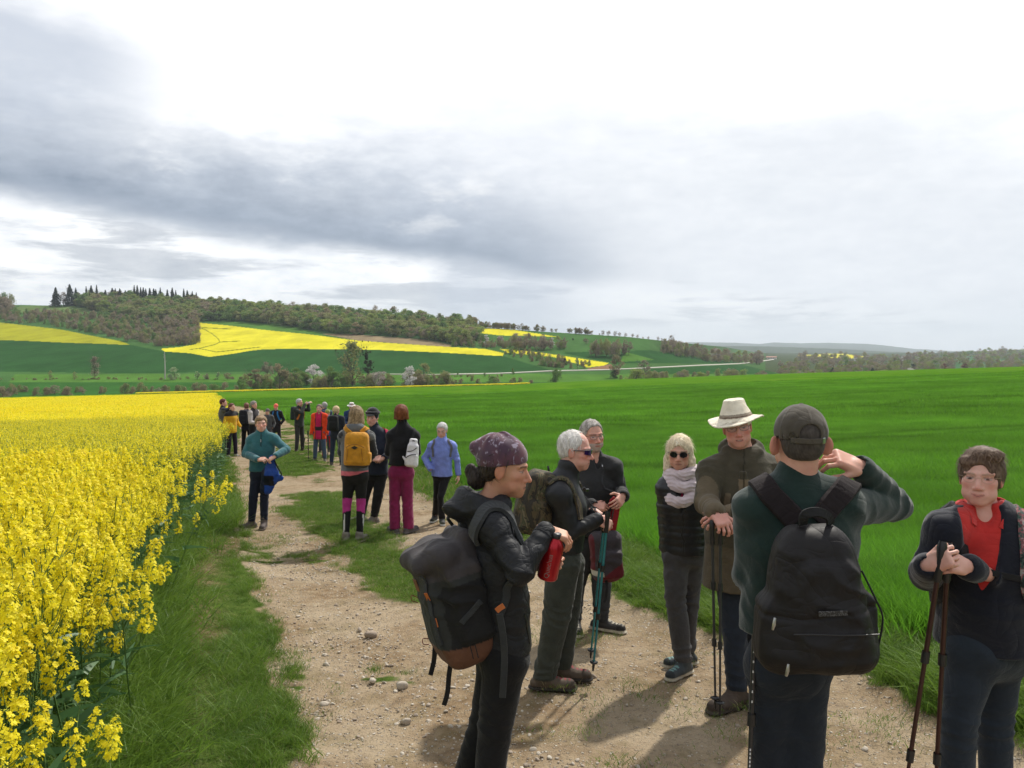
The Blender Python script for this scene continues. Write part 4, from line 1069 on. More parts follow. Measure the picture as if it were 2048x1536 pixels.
class Sculpt:
    def __init__(s): s.ops = []; s.disp = []; s.lo = np.full(3, 1e9); s.hi = np.full(3, -1e9)
    def _bb(s, pts, r):
        pts = np.atleast_2d(pts); s.lo = np.minimum(s.lo, pts.min(0) - r); s.hi = np.maximum(s.hi, pts.max(0) + r)
    def cap(s, a, b, ra, rb=None, k=.03, flat=None, mode='add'):
        a = np.asarray(a, float); b = np.asarray(b, float); rb = ra if rb is None else rb; ba = b - a; L = ba @ ba + 1e-9
        def f(p):
            q = p - a; t = np.clip(q @ ba / L, 0, 1); v = q - t[:, None] * ba
            if flat is not None:
                fd, ff = flat; c = v @ fd; v = v + (c * (ff - 1))[:, None] * fd
            return np.sqrt((v * v).sum(1)) - (ra + (rb - ra) * t)
        s.ops.append((mode, f, k)); 
        if mode == 'add': s._bb([a, b], max(ra, rb))
        return s
    def ell(s, c, r, R=None, k=.02, mode='add'):
        c = np.asarray(c, float); r = np.asarray(r, float); R = np.eye(3) if R is None else np.asarray(R, float)   # rows = axes
        def f(p):
            q = (p - c) @ R.T; k0 = np.sqrt(((q / r) ** 2).sum(1)); k1 = np.sqrt(((q / r ** 2) ** 2).sum(1)) + 1e-9
            return k0 * (k0 - 1) / k1
        s.ops.append((mode, f, k))
        if mode == 'add': s._bb([c], r.max())
        return s
    def box(s, c, hlf, R=None, rr=.02, k=.02, mode='add', taper=0.):
        c = np.asarray(c, float); hlf = np.asarray(hlf, float); R = np.eye(3) if R is None else np.asarray(R, float)
        def f(p):
            q = (p - c) @ R.T
            if taper: sc = 1 + taper * q[:, 2:3] / hlf[2]; q = q * np.concatenate([1 / sc, 1 / sc, np.ones_like(sc)], 1)
            d = np.abs(q) - hlf + rr; return np.sqrt((np.maximum(d, 0) ** 2).sum(1)) + np.minimum(d.max(1), 0) - rr
        s.ops.append((mode, f, k))
        if mode == 'add': s._bb([c], np.linalg.norm(hlf))
        return s
    def plane(s, c, n, k=.005):
        """cut away everything on the side n points to"""
        c = np.asarray(c, float); n = unit(n); s.ops.append(('cut', lambda p: (p - c) @ n, k)); return s
    def fn(s, f, mode='add', k=.01): s.ops.append((mode, f, k)); return s
    def fold(s, c, ax, r, amp, freq):
        c = np.asarray(c, float); ax = unit(ax)
        def f(p):
            q = p - c; w = np.exp(-(q * q).sum(1) / (r * r)); m = w > .02; o = np.zeros(len(p))
            if m.any(): sn = np.abs(np.sin(.42 * freq * (q[m] @ ax) + 3.2 * vnoise(p[m], 6, 2))); o[m] = -amp * .8 * w[m] * (1 - 1.9 * sn ** .75)
            return o
        s.disp.append(f); return s
    def rough(s, amp, sc, stretch=(1, 1, 1), seed=0, octs=3):
        st = np.asarray(stretch, float); s.disp.append(lambda p: amp * vnoise(p * st, sc, octs, seed)); return s
    def __call__(s, p, disp=True):
        d = np.full(len(p), 1e3)
        for m, f, k in s.ops:
            v = f(p)
            if m == 'add': d = smin(d, v, k)
            elif m == 'sub': d = -smin(-d, v, k)
            elif m == 'cut': d = -smin(-d, -v, k)
        if disp:
            near = np.abs(d) < .06
            if near.any() and s.disp:
                q = p[near]; a = 0
                for g in s.disp: a = a + g(q)
                d = d.copy(); d[near] += a
        return d
    def mesh(s, h, pad=.02):
        lo = s.lo - pad; hi = s.hi + pad; B = 8
        nb = np.ceil((hi - lo) / (h * B)).astype(int) + 1
        bc = np.stack(np.meshgrid(*[np.arange(n) for n in nb], indexing='ij'), -1).reshape(-1, 3)
        cen = lo + (bc + .5) * h * B
        dc = s(cen, False); act = np.abs(dc) < h * B * .87 * 1.7 + .012
        D = np.repeat(np.repeat(np.repeat((np.where(dc < 0, -1., 1.)).reshape(nb), B, 0), B, 1), B, 2)
        A = np.repeat(np.repeat(np.repeat(act.reshape(nb), B, 0), B, 1), B, 2)
        M = A.copy()
        M[1:] |= A[:-1]; A2 = M.copy(); M[:, 1:] |= A2[:, :-1]; A3 = M.copy(); M[:, :, 1:] |= A3[:, :, :-1]
        idx = np.argwhere(M)
        vals = np.empty(len(idx))
        for i in range(0, len(idx), 150000): vals[i:i + 150000] = s(lo + idx[i:i + 150000] * h)
        D[M] = vals
        return nets(D, lo, h)

def nets(D, lo, h):
    S_ = D < 0; n = np.array(D.shape)
    c = np.zeros(n - 1, int)
    for dx in (0, 1):
        for dy in (0, 1):
            for dz in (0, 1): c += S_[dx:n[0] - 1 + dx, dy:n[1] - 1 + dy, dz:n[2] - 1 + dz]
    cells = np.argwhere((c > 0) & (c < 8)); N_ = len(cells)
    if N_ == 0: return np.zeros((0, 3)), np.zeros((0, 4), int)
    ids = np.full(n - 1, -1); ids[tuple(cells.T)] = np.arange(N_)
    acc = np.zeros((N_, 3)); cnt = np.zeros(N_)
    cs = [(x, y, z) for x in (0, 1) for y in (0, 1) for z in (0, 1)]
    vals = {q: D[tuple((cells + q).T)] for q in cs}
    for a in cs:
        for ax in range(3):
            if a[ax] == 1: continue
            b = list(a); b[ax] = 1; b = tuple(b); va, vb = vals[a], vals[b]; m = (va < 0) != (vb < 0)
            t = va[m] / (va[m] - vb[m]); pnt = np.tile(np.array(a, float), (m.sum(), 1)); pnt[:, ax] += t; acc[m] += pnt; cnt[m] += 1
    V = lo + (cells + acc / cnt[:, None]) * h
    Fs = []
    for ax in range(3):
        u, v = [(1, 2), (2, 0), (0, 1)][ax]
        sl0 = [slice(None)] * 3; sl1 = [slice(None)] * 3; sl0[ax] = slice(0, n[ax] - 1); sl1[ax] = slice(1, n[ax])
        a, b = S_[tuple(sl0)], S_[tuple(sl1)]
        for cond, flip in ((a & ~b, False), (~a & b, True)):
            e = np.argwhere(cond); e = e[(e[:, u] > 0) & (e[:, v] > 0) & (e[:, u] < n[u] - 1) & (e[:, v] < n[v] - 1)]
            if not len(e): continue
            def g(du, dv): q = e.copy(); q[:, u] -= du; q[:, v] -= dv; return ids[tuple(q.T)]
            q = np.stack([g(1, 1), g(0, 1), g(0, 0), g(1, 0)], 1)
            Fs.append(q[:, ::-1] if flip else q)
    F_ = np.concatenate(Fs); F_ = F_[(F_ >= 0).all(1)]
    return V, F_

def sculpt_obj(name, s, h, mat, parent=None, colfn=None, pad=.02):
    V, F_ = s.mesh(h, pad)
    at = {'col': colfn(V)} if colfn is not None else None
    o = mesh_obj(name, V, F_, mat, None, True, attrs=at)
    if parent is not None: o.parent = parent; o.matrix_parent_inverse = Matrix.Translation(-Vector(parent.location))
    return o

def project(sd_, pts, off, it=6):
    """push points onto the surface of a sculpt, off metres outside it"""
    p = np.asarray(pts, float).copy(); e = .004
    for _ in range(it):
        d = sd_(p); g = np.stack([sd_(p + np.eye(3)[i] * e) - sd_(p - np.eye(3)[i] * e) for i in range(3)], 1); g = unit(g)
        p -= np.clip(d - off, -.04, .04)[:, None] * g
    return p, g

def polyline(pts, n):
    pts = np.asarray(pts, float); L = np.r_[0, np.cumsum(np.linalg.norm(np.diff(pts, axis=0), axis=1))]
    # smooth through the points with a Catmull-Rom sampling
    t = np.linspace(0, L[-1], n); out = []
    for x in t:
        i = min(np.searchsorted(L, x, 'right') - 1, len(pts) - 2); u = (x - L[i]) / (L[i + 1] - L[i] + 1e-9)
        p0 = pts[max(i - 1, 0)]; p1 = pts[i]; p2 = pts[i + 1]; p3 = pts[min(i + 2, len(pts) - 1)]
        out.append(.5 * ((2 * p1) + (-p0 + p2) * u + (2 * p0 - 5 * p1 + 4 * p2 - p3) * u * u + (-p0 + 3 * p1 - 3 * p2 + p3) * u ** 3))
    return np.array(out)

def ribbon(name, pts, nrm, w, th, mat, parent=None):
    """a strap: flat band along pts with surface normals nrm"""
    pts = np.asarray(pts, float); n = len(pts); tn = unit(np.gradient(pts, axis=0)); nrm = np.broadcast_to(np.asarray(nrm, float), pts.shape)
    nrm = unit(nrm - (nrm * tn).sum(1, keepdims=True) * tn); sd_ = np.cross(tn, nrm); w = np.broadcast_to(w, (n,))[:, None]
    V = np.stack([pts - sd_ * w / 2, pts - sd_ * w * .42 + nrm * th, pts + sd_ * w * .42 + nrm * th, pts + sd_ * w / 2, pts + sd_ * w * .42 - nrm * .002, pts - sd_ * w * .42 - nrm * .002], 1)
    f = [(i * 6 + j, i * 6 + (j + 1) % 6, i * 6 + 6 + (j + 1) % 6, i * 6 + 6 + j) for i in range(n - 1) for j in range(6)]
    V = V.reshape(-1, 3); f += []
    o = mesh_obj(name, V, [tuple(q) for q in f] + [(5, 4, 3, 2, 1, 0), tuple(range(n * 6 - 6, n * 6))], mat, None, False)
    if parent is not None: o.parent = parent; o.matrix_parent_inverse = Matrix.Translation(-Vector(parent.location))
    return o

def strap(name, sd_, pts, w, mat, parent, off=.004, th=.008, n=26):
    q, g = project(sd_, polyline(pts, n), off); q = q.copy()
    for _ in range(3): q[1:-1] = (q[:-2] + 2 * q[1:-1] + q[2:]) / 4
    for _ in range(6): g = g.copy(); g[1:-1] = g[:-2] + 2 * g[1:-1] + g[2:]; g = unit(g)
    return ribbon(name, q, g, w, th, mat, parent)

def tubes_obj(name, lst, mat, parent=None, k=8):
    Q = Quads()
    for pts, r in lst:
        pts = np.asarray(pts, float); tube(Q, pts, np.broadcast_to(r, (len(pts),)), 0, k)
        for e, pt in ((0, pts[0]), (1, pts[-1])):
            vv = Q.v[-1]; 
    o = mesh_obj(name, np.concatenate(Q.v), np.concatenate(Q.f), mat, None, True)
    if parent is not None: o.parent = parent; o.matrix_parent_inverse = Matrix.Translation(-Vector(parent.location))
    return o

# ------------------------------------------------------------------ cloth, skin and hair materials
def cloth(name, col, rough=.85, sheen=.15, weave=900, bump=.25, vcol=False, spec=.25, wr=.35, wrs=9):
    def b(t):
        p = t.obj(); n = t.noise(p, 14, 4, .6); w = t.noise(p, weave, 2)
        base = t.attr('col', 0) if vcol else (*col, 1)
        f = t.add(.84, t.mul(t.rng(n, .3, .7), .32))
        c = t.mix(1., base, t.comb(f, f, f), 'MULTIPLY')
        n_a = t.noise(p, wrs * .55, 1.5, .45, 1.0); n_b = t.noise(t.vm('MULTIPLY', p, (1, 1, 1.6)), wrs * 1.3, 1.5, .45, 1.2); big = t.add(t.m('POWER', t.m('ABSOLUTE', t.sub(n_a, .5)), .55), t.mul(t.m('POWER', t.m('ABSOLUTE', t.sub(n_b, .5)), .6), .45))
        nb = t.bump(w, bump, .0015, t.bump(big, min(1., wr * 1.1), .020))
        S(t, col=c, rough=rough, sheen=sheen, normal=nb, spec=spec)
    return material(name, b)
def b_skin(t):
    p = t.obj(); c = t.attr('col', 0); n = t.noise(p, 60, 4); n2 = t.noise(p, 14, 3)
    c = t.mix(t.mul(t.rng(n2, .42, .65), .34), c, (.52, .18, .13)); f = t.add(.9, t.mul(n, .2))
    c = t.mix(1., c, t.comb(f, f, f), 'MULTIPLY')
    S(t, col=c, rough=.5, sub=.15, normal=t.bump(n, .25, .002), spec=.4)
    t.bsdf.inputs['Subsurface Radius'].default_value = (.012, .004, .002)
M_skin = material('skin', b_skin)
def b_hair(t):
    c = t.attr('col', 0); S(t, col=c, rough=.62, spec=.22, sheen=.05)
M_hair = material('hair', b_hair)
SKIN = np.array([.64, .37, .28]); LIPS = np.array([.40, .13, .12])
# ------------------------------------------------------------------ figures
UP = np.array([0, 0, 1.])
def dirs(yaw):
    """yaw 0 faces the camera, 90 faces the right of the picture; returns forward and the figure's own left"""
    a = rad(yaw); return np.array([math.sin(a), -math.cos(a), 0]), np.array([math.cos(a), math.sin(a), 0])

def rebase(root, base):
    b = np.asarray(base, float)
    todo = [root] + list(root.children_recursive)
    for o in todo:
        if o.type != 'MESH': continue
        me = o.data; v = np.empty(len(me.vertices) * 3, np.float32); me.vertices.foreach_get('co', v)
        v = v.reshape(-1, 3) - b.astype(np.float32); me.vertices.foreach_set('co', v.ravel()); me.update()
        o.matrix_parent_inverse = Matrix.Identity(4)
    root.location = b

class Fig:
    def __init__(s, label, foot, top=None, d=None, H=None, yaw=0, res=.01, hres=.005, hyaw=None, pitch=0, roll=0, hs=1., stance=.1, lean=(0, 0), sw=1., group=None):
        s.label = label; s.h = res; s.hh = hres; s.parts = []; s.group = group
        if d is None: b = GP(*foot); d = b[1]; b[2] -= .035
        else: b = P(foot[0], foot[1], d); b[2] = gz(b[0], b[1]) - .035
        s.base = b; s.d = d
        s.H = H if H else P(foot[0], top, d)[2] - b[2]
        s.yaw = yaw; s.f, s.l = dirs(yaw); H_ = s.H; J = s.J = {}
        ln = s.f * lean[0] + s.l * lean[1]
        def at(z, lat=0, fw=0): return b + UP * z * H_ + s.l * lat * H_ + s.f * fw * H_ + ln * z * H_
        J['pel'] = at(.53); J['wst'] = at(.62); J['chs'] = at(.73); J['ups'] = at(.80); J['nk'] = at(.845); J['hd'] = at(.93, 0, .012)
        for n, sg in (('L', 1), ('R', -1)):
            J['sh' + n] = at(.80, sg * .105 * sw); J['el' + n] = at(.62, sg * .135 * sw, -.01); J['wr' + n] = at(.485, sg * .14 * sw, .04)
            J['hp' + n] = at(.515, sg * .052 * sw); J['kn' + n] = at(.28, sg * (.052 * sw + stance * .2), .01); J['an' + n] = at(.05, sg * (.05 + stance * .4), 0)
            J['toe' + n] = s.f + s.l * sg * .25
        s.hs = hs * H_ / 1.72; s.hyaw = yaw if hyaw is None else hyaw; s.pitch = pitch; s.roll = roll
        s.hands = {}
    def set(s, **k):
        for n, v in k.items():
            if n.startswith('toe'): s.J[n] = dirs(v)[0]
            else: s.J[n] = P(v[0], v[1], s.d + (v[2] if len(v) > 2 else 0))
        if 'hd' in k and 'nk' not in k: s.J['nk'] = s.J['hd'] * .35 + s.J['ups'] * .65 + UP * .02
        return s
    def arms(s, kind, sides='LR'):
        H_ = s.H; J = s.J
        for n in sides:
            sg = 1 if n == 'L' else -1; sh = J['sh' + n]
            if kind == 'pocket': J['el' + n] = sh - UP * .175 * H_ + s.l * sg * .06 * H_ - s.f * .05 * H_; J['wr' + n] = J['el' + n] - UP * .10 * H_ - s.l * sg * .045 * H_ + s.f * .085 * H_
            if kind == 'front': J['el' + n] = sh - UP * .18 * H_ + s.l * sg * .035 * H_ + s.f * .02 * H_; J['wr' + n] = J['el' + n] - UP * .01 * H_ - s.l * sg * .085 * H_ + s.f * .12 * H_
            if kind == 'fold': J['el' + n] = sh - UP * .17 * H_ + s.l * sg * .03 * H_ + s.f * .03 * H_; J['wr' + n] = J['el' + n] + UP * .02 * H_ - s.l * sg * .12 * H_ + s.f * .08 * H_
            if kind == 'back': J['el' + n] = sh - UP * .175 * H_ + s.l * sg * .035 * H_ - s.f * .055 * H_; J['wr' + n] = J['el' + n] - UP * .10 * H_ - s.l * sg * .09 * H_ - s.f * .06 * H_
        return s
    def frame(s):
        f, l = dirs(s.hyaw); p = rad(s.pitch); f2 = f * math.cos(p) + UP * math.sin(p); u2 = UP * math.cos(p) - f * math.sin(p)
        r = rad(s.roll); l2 = l * math.cos(r) + u2 * math.sin(r); u3 = u2 * math.cos(r) - l * math.sin(r)
        return np.array([l2, f2, u3])
    def hp(s, x, f, u): R = s.frame(); return s.J['hd'] + s.hs * .01 * (R[0] * x + R[1] * f + R[2] * u)
    def loc(s, V): return ((V - s.J['hd']) @ s.frame().T) * 100 / s.hs

    def hand(s, side, dirx, back, curl=(25, 35, 25), thumb=(.6, .7, -.35), spread=.1, sc=1.):
        s.hands[side] = (unit(dirx), unit(back), curl, thumb, spread, sc)
    def body(s, skin=SKIN, woman=False, brow=(.12, .08, .05), nose=1., jaw=1., smile=0, beard=None, ruddy=.35, lipcol=None, talk=0, ear=0., eyes=1.):
        J = s.J; B = Sculpt(); c = s.hs * .01; R = s.frame(); hp = s.hp
        E = lambda x, f, u, rx, rf, ru, k=1., mode='add': B.ell(hp(x, f, u), np.array([rx, rf, ru]) * c, R, k * c, mode)
        E(0, -1.2, 3.4, 7.3, 9.3, 8.2)
        E(0, 2.6, -2.2, 6.3 * (1 if not woman else .97), 6.6, 8.6, 2.)
        E(0, 4.0, -6.8, 4.9 * jaw, 4.6, 3.9, 2.)
        E(0, 6.6, -9.3, 2.5 * jaw, 2.2, 1.9, 1.6)
        for sg in (1, -1):
            E(sg * 4.1, 5.4, -2.0, 2.3, 2.2, 2.0, 1.6)
            B.cap(hp(sg * 1.0, 8.5, 2.1), hp(sg * 4.9, 6.6, 2.2), .75 * c, .7 * c, 1.0 * c)
            E(sg * 3.15, 9.4, .2, 1.75, 1.6, 1.15, 1.0, 'sub')
            B.ell(hp(sg * 3.15, 6.9, .1), np.array([1.35, 1.25, 1.2]) * c, R, .15 * c)
            B.ell(hp(sg * (7.3 + ear * 1.5), -.6 - ear * .6, -.6 - ear * .5), np.array([.75, 2.0 + .6 * ear, 3.2 + .3 * ear]) * c, np.array([R[0] * math.cos(ear * .95) + R[1] * sg * math.sin(ear * .95), R[1] * math.cos(ear * .95) - R[0] * sg * math.sin(ear * .95), R[2]]), .5 * c); (E(sg * 8.2, .2, -.5, .5, 1.0, 1.9, .4, 'sub') if not ear else None)
            E(sg * 1.25, 9.1, -3.9, .85, .95, .75, .6)
            E(sg * 4.6, 5.2, -6.0, 1.5, 1.6, 2.0, 2.0)
        B.cap(hp(0, 8.1, 1.0), hp(0, 9.8 + .9 * nose, -3.5), .75 * c, 1.05 * c, .9 * c)
        E(0, 7.9, -6.6, 2.9, 1.2, 1.9, 1.2)
        E(0, 8.85, -6.0, 2.1 + smile * .5, .65, .42, .35); E(0, 8.7, -7.15, 1.8, .7, .5, .35)
        for sg in (1, -1): B.cap(hp(0, 9.75, -6.6 - .3 * smile), hp(sg * (2.3 + .4 * smile), 8.6, -6.6 + .7 * smile), (.16 + .28 * talk) * c, .08 * c, .2 * c, mode='sub')
        if smile:
            for sg in (1, -1): B.cap(hp(sg * 2.4, 8.9, -3.6), hp(sg * 3.8, 7.8, -6.2), .10 * c, .08 * c, .3 * c, mode='sub')
        # neck and a slim core joining head, arms and legs inside the clothes
        nr = 5.1 if woman else 6.0
        B.cap(hp(0, -1.6, -5), J['nk'] - UP * .02, nr * c, (nr + .5) * c, 2.5 * c)
        B.cap(J['nk'] - UP * .02, J['chs'], .062, .06, .03); B.cap(J['chs'], J['pel'], .06, .06, .02)
        for n in 'LR':
            B.cap(J['ups'], J['sh' + n], .035, .035, .02); B.cap(J['sh' + n], J['el' + n], .034, .030, .01); B.cap(J['el' + n], J['wr' + n], .030, .024, .01)
            B.cap(J['pel'], J['hp' + n], .05, .05, .02); B.cap(J['hp' + n], J['kn' + n], .05, .04, .02); B.cap(J['kn' + n], J['an' + n], .038, .032, .02)
            B.cap(J['an' + n], J['an' + n] + unit(J['toe' + n] * [1, 1, 0]) * .07 - UP * .05, .026, .02, .02)
            if n in s.hands: s._hand(B, n)
        if s.hh < .006: B.rough(.0004, 60, seed=2, octs=2)
        skin = np.array(skin) * [1.12, 1.15, 1.15]; lip = np.array(lipcol if lipcol is not None else skin * [.80, .50, .52]); skin = np.array(skin)
        def col(V):
            q = s.loc(V); x, f, u = q.T; ax = np.abs(x); C = np.tile(skin, (len(V), 1))
            def mixc(w, cc):
                w = np.clip(w, 0, 1)[:, None]; C[:] = C * (1 - w) + np.array(cc) * w
            g = lambda cx, cu, rx, ru: np.exp(-((ax - cx) / rx) ** 2 - ((u - cu) / ru) ** 2)
            fr = (f > 4); red = skin * [1.0, .62, .60]
            mixc(g(4.4, -2.6, 2., 2.2) * fr * ruddy * 1.6, red); mixc(g(0, -3.6, 1.5, 1.2) * (f > 8.5) * ruddy * 1.6, red)
            mixc((ax > 6.9) * (np.abs(u + .6) < 3.5) * (np.abs(f) < 3) * .5, red)
            mixc(g(3.2, .2, 2.0, 1.3) * fr * .22, skin * [.68, .52, .50])  # soft shade of the eye sockets, painted into the skin colour
            if beard is not None:
                mixc(((u < -4.6) & (f > 1.5) & (u > -12) & ~((ax < 1.9) & (np.abs(u + 6.6) < .7))) * (.75 + .25 * vnoise(V, 300, 1)), beard)
            um = u + 6.6 - smile * (.18 * ax ** 1.6 - .25)
            mixc(np.exp(-(ax / 2.3) ** 4 - (um / .8) ** 2) * (f > 7) * .75, lip); mixc((ax < 2.3 - .5 * talk) * (np.abs(um) < .16 + .30 * talk) * (f > 7.2) * .8, skin * .22)
            if talk: mixc((ax < 1.3) * (np.abs(um - .12) < .13) * (f > 7.4), (.5, .46, .40))
            e = (np.abs(ax - 3.2) < 1.3) & (np.abs(u - .05) < .42 * eyes * (1 - ((ax - 3.2) / 1.7) ** 2)) & (f > 5.5)
            mixc(e * .9, (.42, .36, .33)); mixc((e & (np.abs(ax - 3.2) < .55)) * 1., (.05, .04, .035))
            mixc((np.abs(ax - 3.2) < 1.5) * (np.abs(u - .05 - .5 * eyes) < .2) * (f > 5.5) * .7, skin * .25)
            mixc((np.abs(ax - 3.2) < 2.0) * (np.abs(u - 2.15 + .06 * (ax - 3.2) ** 2) < .42) * (f > 5.5) * .75, brow)
            return C
        s.Bs = B
        o = sculpt_obj('person', B, s.hh, M_skin, None, col); s.root = o
        tag(o, s.label, 'person', s.group); return s
    def _hand(s, B, n):
        d, bk, curl, th, spread, sc = s.hands[n]; side = unit(np.cross(bk, d)) * (-1 if n == 'L' else 1)   # towards the thumb
        bk = unit(bk - (bk @ d) * d); side = unit(np.cross(bk, d)); side = -side if n == 'L' else side
        w = s.J['wr' + n]; m = .001 * sc * s.H / 1.72 * 1000; k = .006
        R = np.array([d, side, bk])
        B.box(w + d * .052 * m, np.array([.048, .040, .0145]) * m, R, .014 * m, .012)
        B.cap(w - d * .02, w + d * .02, .026 * m, .027 * m, .012, flat=(bk, 1.25))
        for i, (off, L) in enumerate(((.032, .074), (.0108, .082), (-.0112, .076), (-.032, .060))):
            p = w + d * (.094 - .006 * abs(i - 1)) * m + side * off * m; a = 0; sp = spread * (1.5 - i) * .6
            dd = unit(d + side * sp)
            for j, (fr, rr) in enumerate(((.45, .0092), (.31, .0082), (.24, .0072))):
                a += rad(curl[j] * (1 + .06 * (i - 1.5))); e = dd * math.cos(a) - bk * math.sin(a)
                q = p + e * L * fr * m; B.cap(p, q, rr * .93 * m, rr * .84 * m, .0018); B.ell(p, np.full(3, rr * 1.04 * m), None, .002); p = q
        p = w + d * .028 * m + side * .034 * m - bk * .006 * m; e = unit(d * th[0] + side * th[1] + bk * th[2])
        q = p + e * .042 * m; B.cap(p, q, .0125 * m, .0105 * m, .010); e2 = unit(e + d * .5 - side * .35 + bk * th[2] * .5); B.cap(q, q + e2 * .030 * m, .0105 * m, .0085 * m, .004)

    def add(s, o): o.parent = s.root; s.parts.append(o); return o
    def jacket(s, mat, name='jacket', W=.175, D=.125, hem=.47, arm=(.064, .054, .046), sleeves=True, collar='stand', fold=1., puff=0, belly=0, hemw=1.0, open_=None, colfn=None, neck=.072, sh=.072, cuff=.97, extra=None, hemtilt=(0, 0), k=.035, zip_=False, pockets=False):
        J = s.J; S_ = Sculpt(); q = s.H / 1.72; f, l = s.f, s.l; ff = W / D
        hemp = s.base + UP * hem * s.H if hem < 2 else np.array([s.base[0], s.base[1], P(CX, hem, s.d)[2]])
        low = J['pel'] * 1.; low[2] = hemp[2]; W_ = W * q
        S_.cap(low - UP * .06, J['wst'], W_ * 1.02 * hemw, W_ * .93, .02, (f, ff)); S_.cap(J['wst'], J['chs'], W_ * .93, W_ * 1.03, .04, (f, ff)); S_.cap(J['chs'], J['ups'] - UP * .02, W_ * 1.03, W_ * .78, .04, (f, ff * 1.05))
        if belly: S_.ell(J['wst'] + f * belly, (.13, .12, .15), None, .06)
        S_.cap(J['shL'], J['shR'], sh * q, sh * q, .05); S_.cap(J['ups'] - UP * .01, J['nk'], .085 * q, .066 * q, .05)
        for n in 'LR':
            S_.cap((J['sh' + n] * .75 + J['nk'] * .25) + UP * .02, J['sh' + n], .055 * q, (arm[0] + .002) * q, .04)
            if sleeves:
                w = J['el' + n] + (J['wr' + n] - J['el' + n]) * cuff
                S_.cap(J['sh' + n], J['el' + n], arm[0] * q, arm[1] * q, k); S_.cap(J['el' + n], w, arm[1] * q, arm[2] * q, .010)
                e = unit(w - J['el' + n]); S_.cap(w - e * .005, w + e * .03, arm[2] * .62 * q, .026 * q, .0, mode='sub')
                if fold:
                    S_.fold(J['el' + n], J['wr' + n] - J['el' + n], .12 * q, .0085 * fold, 105); S_.fold(J['sh' + n], J['el' + n] - J['sh' + n], .12 * q, .006 * fold, 75)
                    S_.fold(J['wr' + n] - e * .07, e, .07, .004 * fold, 150)
        S_.plane(hemp, -UP + f * hemtilt[0] + l * hemtilt[1], .012)
        if collar in ('stand', 'high', 'open'):
            hgt = {'stand': .055, 'high': .085, 'open': .04}[collar]; ax = unit(s.hp(0, -1, -6) - J['nk']) if True else UP; ax = unit(ax + UP * .6)
            S_.cap(J['nk'] - ax * .02, J['nk'] + ax * hgt, neck * q, (neck + .002) * q, .02); S_.plane
            S_.cap(J['nk'] + ax * .008, J['nk'] + ax * (hgt + .12), (neck - .014) * q, (neck - .010) * q, .006, mode='sub')
            if collar == 'open': S_.cap(J['nk'] + f * .10 + UP * .06, J['nk'] + f * .10 - UP * .05, .05, .02, .02, mode='sub')
        if collar == 'crew': S_.cap(J['nk'] + UP * .01, J['nk'] + UP * .15, .066 * q, .075 * q, .01, mode='sub')
        if collar == 'hood':
            b = J['nk'] - f * .085 * q - UP * .005; R = np.array([l, f, UP])
            S_.ell(b, np.array([.125, .075, .085]) * q, R, .03); S_.ell(b + f * .035 + UP * .07, np.array([.085, .065, .075]) * q, R, .02, 'sub')
            S_.cap(J['nk'] + l * .085 * q + f * .02, J['nk'] - l * .085 * q + f * .02, .035 * q, .035 * q, .03); S_.cap(J['nk'] + UP * .01, J['nk'] + UP * .15, .064 * q, .08 * q, .01, mode='sub')
        if extra: extra(S_)
        if puff:
            S_.disp.append(lambda p: -puff * np.abs(np.sin((p[:, 2] + .015 * vnoise(p, 6, 1)) * 68)) ** .6 + puff * .6)
        if fold:
            S_.fold(J['wst'], UP + l * .4, .20 * q, .006 * fold, 55); S_.fold(low, l + UP * .3, .16, .004 * fold, 60); S_.rough(.0035 * fold, 9, (1, 1, .55), 3, 2)
            S_.fold(J['chs'] + f * .08 + l * .1, UP + l, .13, .004 * fold, 60); S_.fold(J['chs'] - f * .08 - l * .05, UP - l * .5, .14, .005 * fold, 50)
        o = sculpt_obj(name, S_, s.h, mat, None, colfn); s.add(o); s.js = S_
        if zip_:
            zp, zn = project(S_, polyline([J['nk'] + f * .16 + UP * .01, J['chs'] + f * .22 + UP * .03, J['wst'] + f * .22, low + f * .22 + UP * .02], 30), .001); z2 = ribbon('zip', zp, zn, .014, .0025, M_zip); z2.parent = o
            pl = ribbon('zip_pull', [zp[2] + zn[2] * .003, zp[3] + zn[3] * .005], zn[2], .007, .003, M_metal); pl.parent = o
        if pockets:
            for sg in (1, -1):
                pp, pn = project(S_, polyline([J['wst'] + l * sg * .20 + f * .10 - UP * .02, low + l * sg * .17 + f * .16 + UP * .05], 10), .001); z2 = ribbon('pocket_zip', pp, pn, .011, .002, M_zip); z2.parent = o
            for n in 'LR':
                w = J['el' + n] + (J['wr' + n] - J['el' + n]) * (cuff - .10); ax = unit(J['wr' + n] - J['el' + n]); a_ = unit(np.cross(ax, [.3, .5, .8])); b_ = np.cross(ax, a_)
                rp, rn = project(S_, [w + (a_ * math.cos(t) + b_ * math.sin(t)) * .06 for t in np.linspace(0, 2 * math.pi, 22)], .0005); z2 = ribbon('cuff_seam', rp, rn, .004, .0015, M_zip); z2.parent = o
        return o
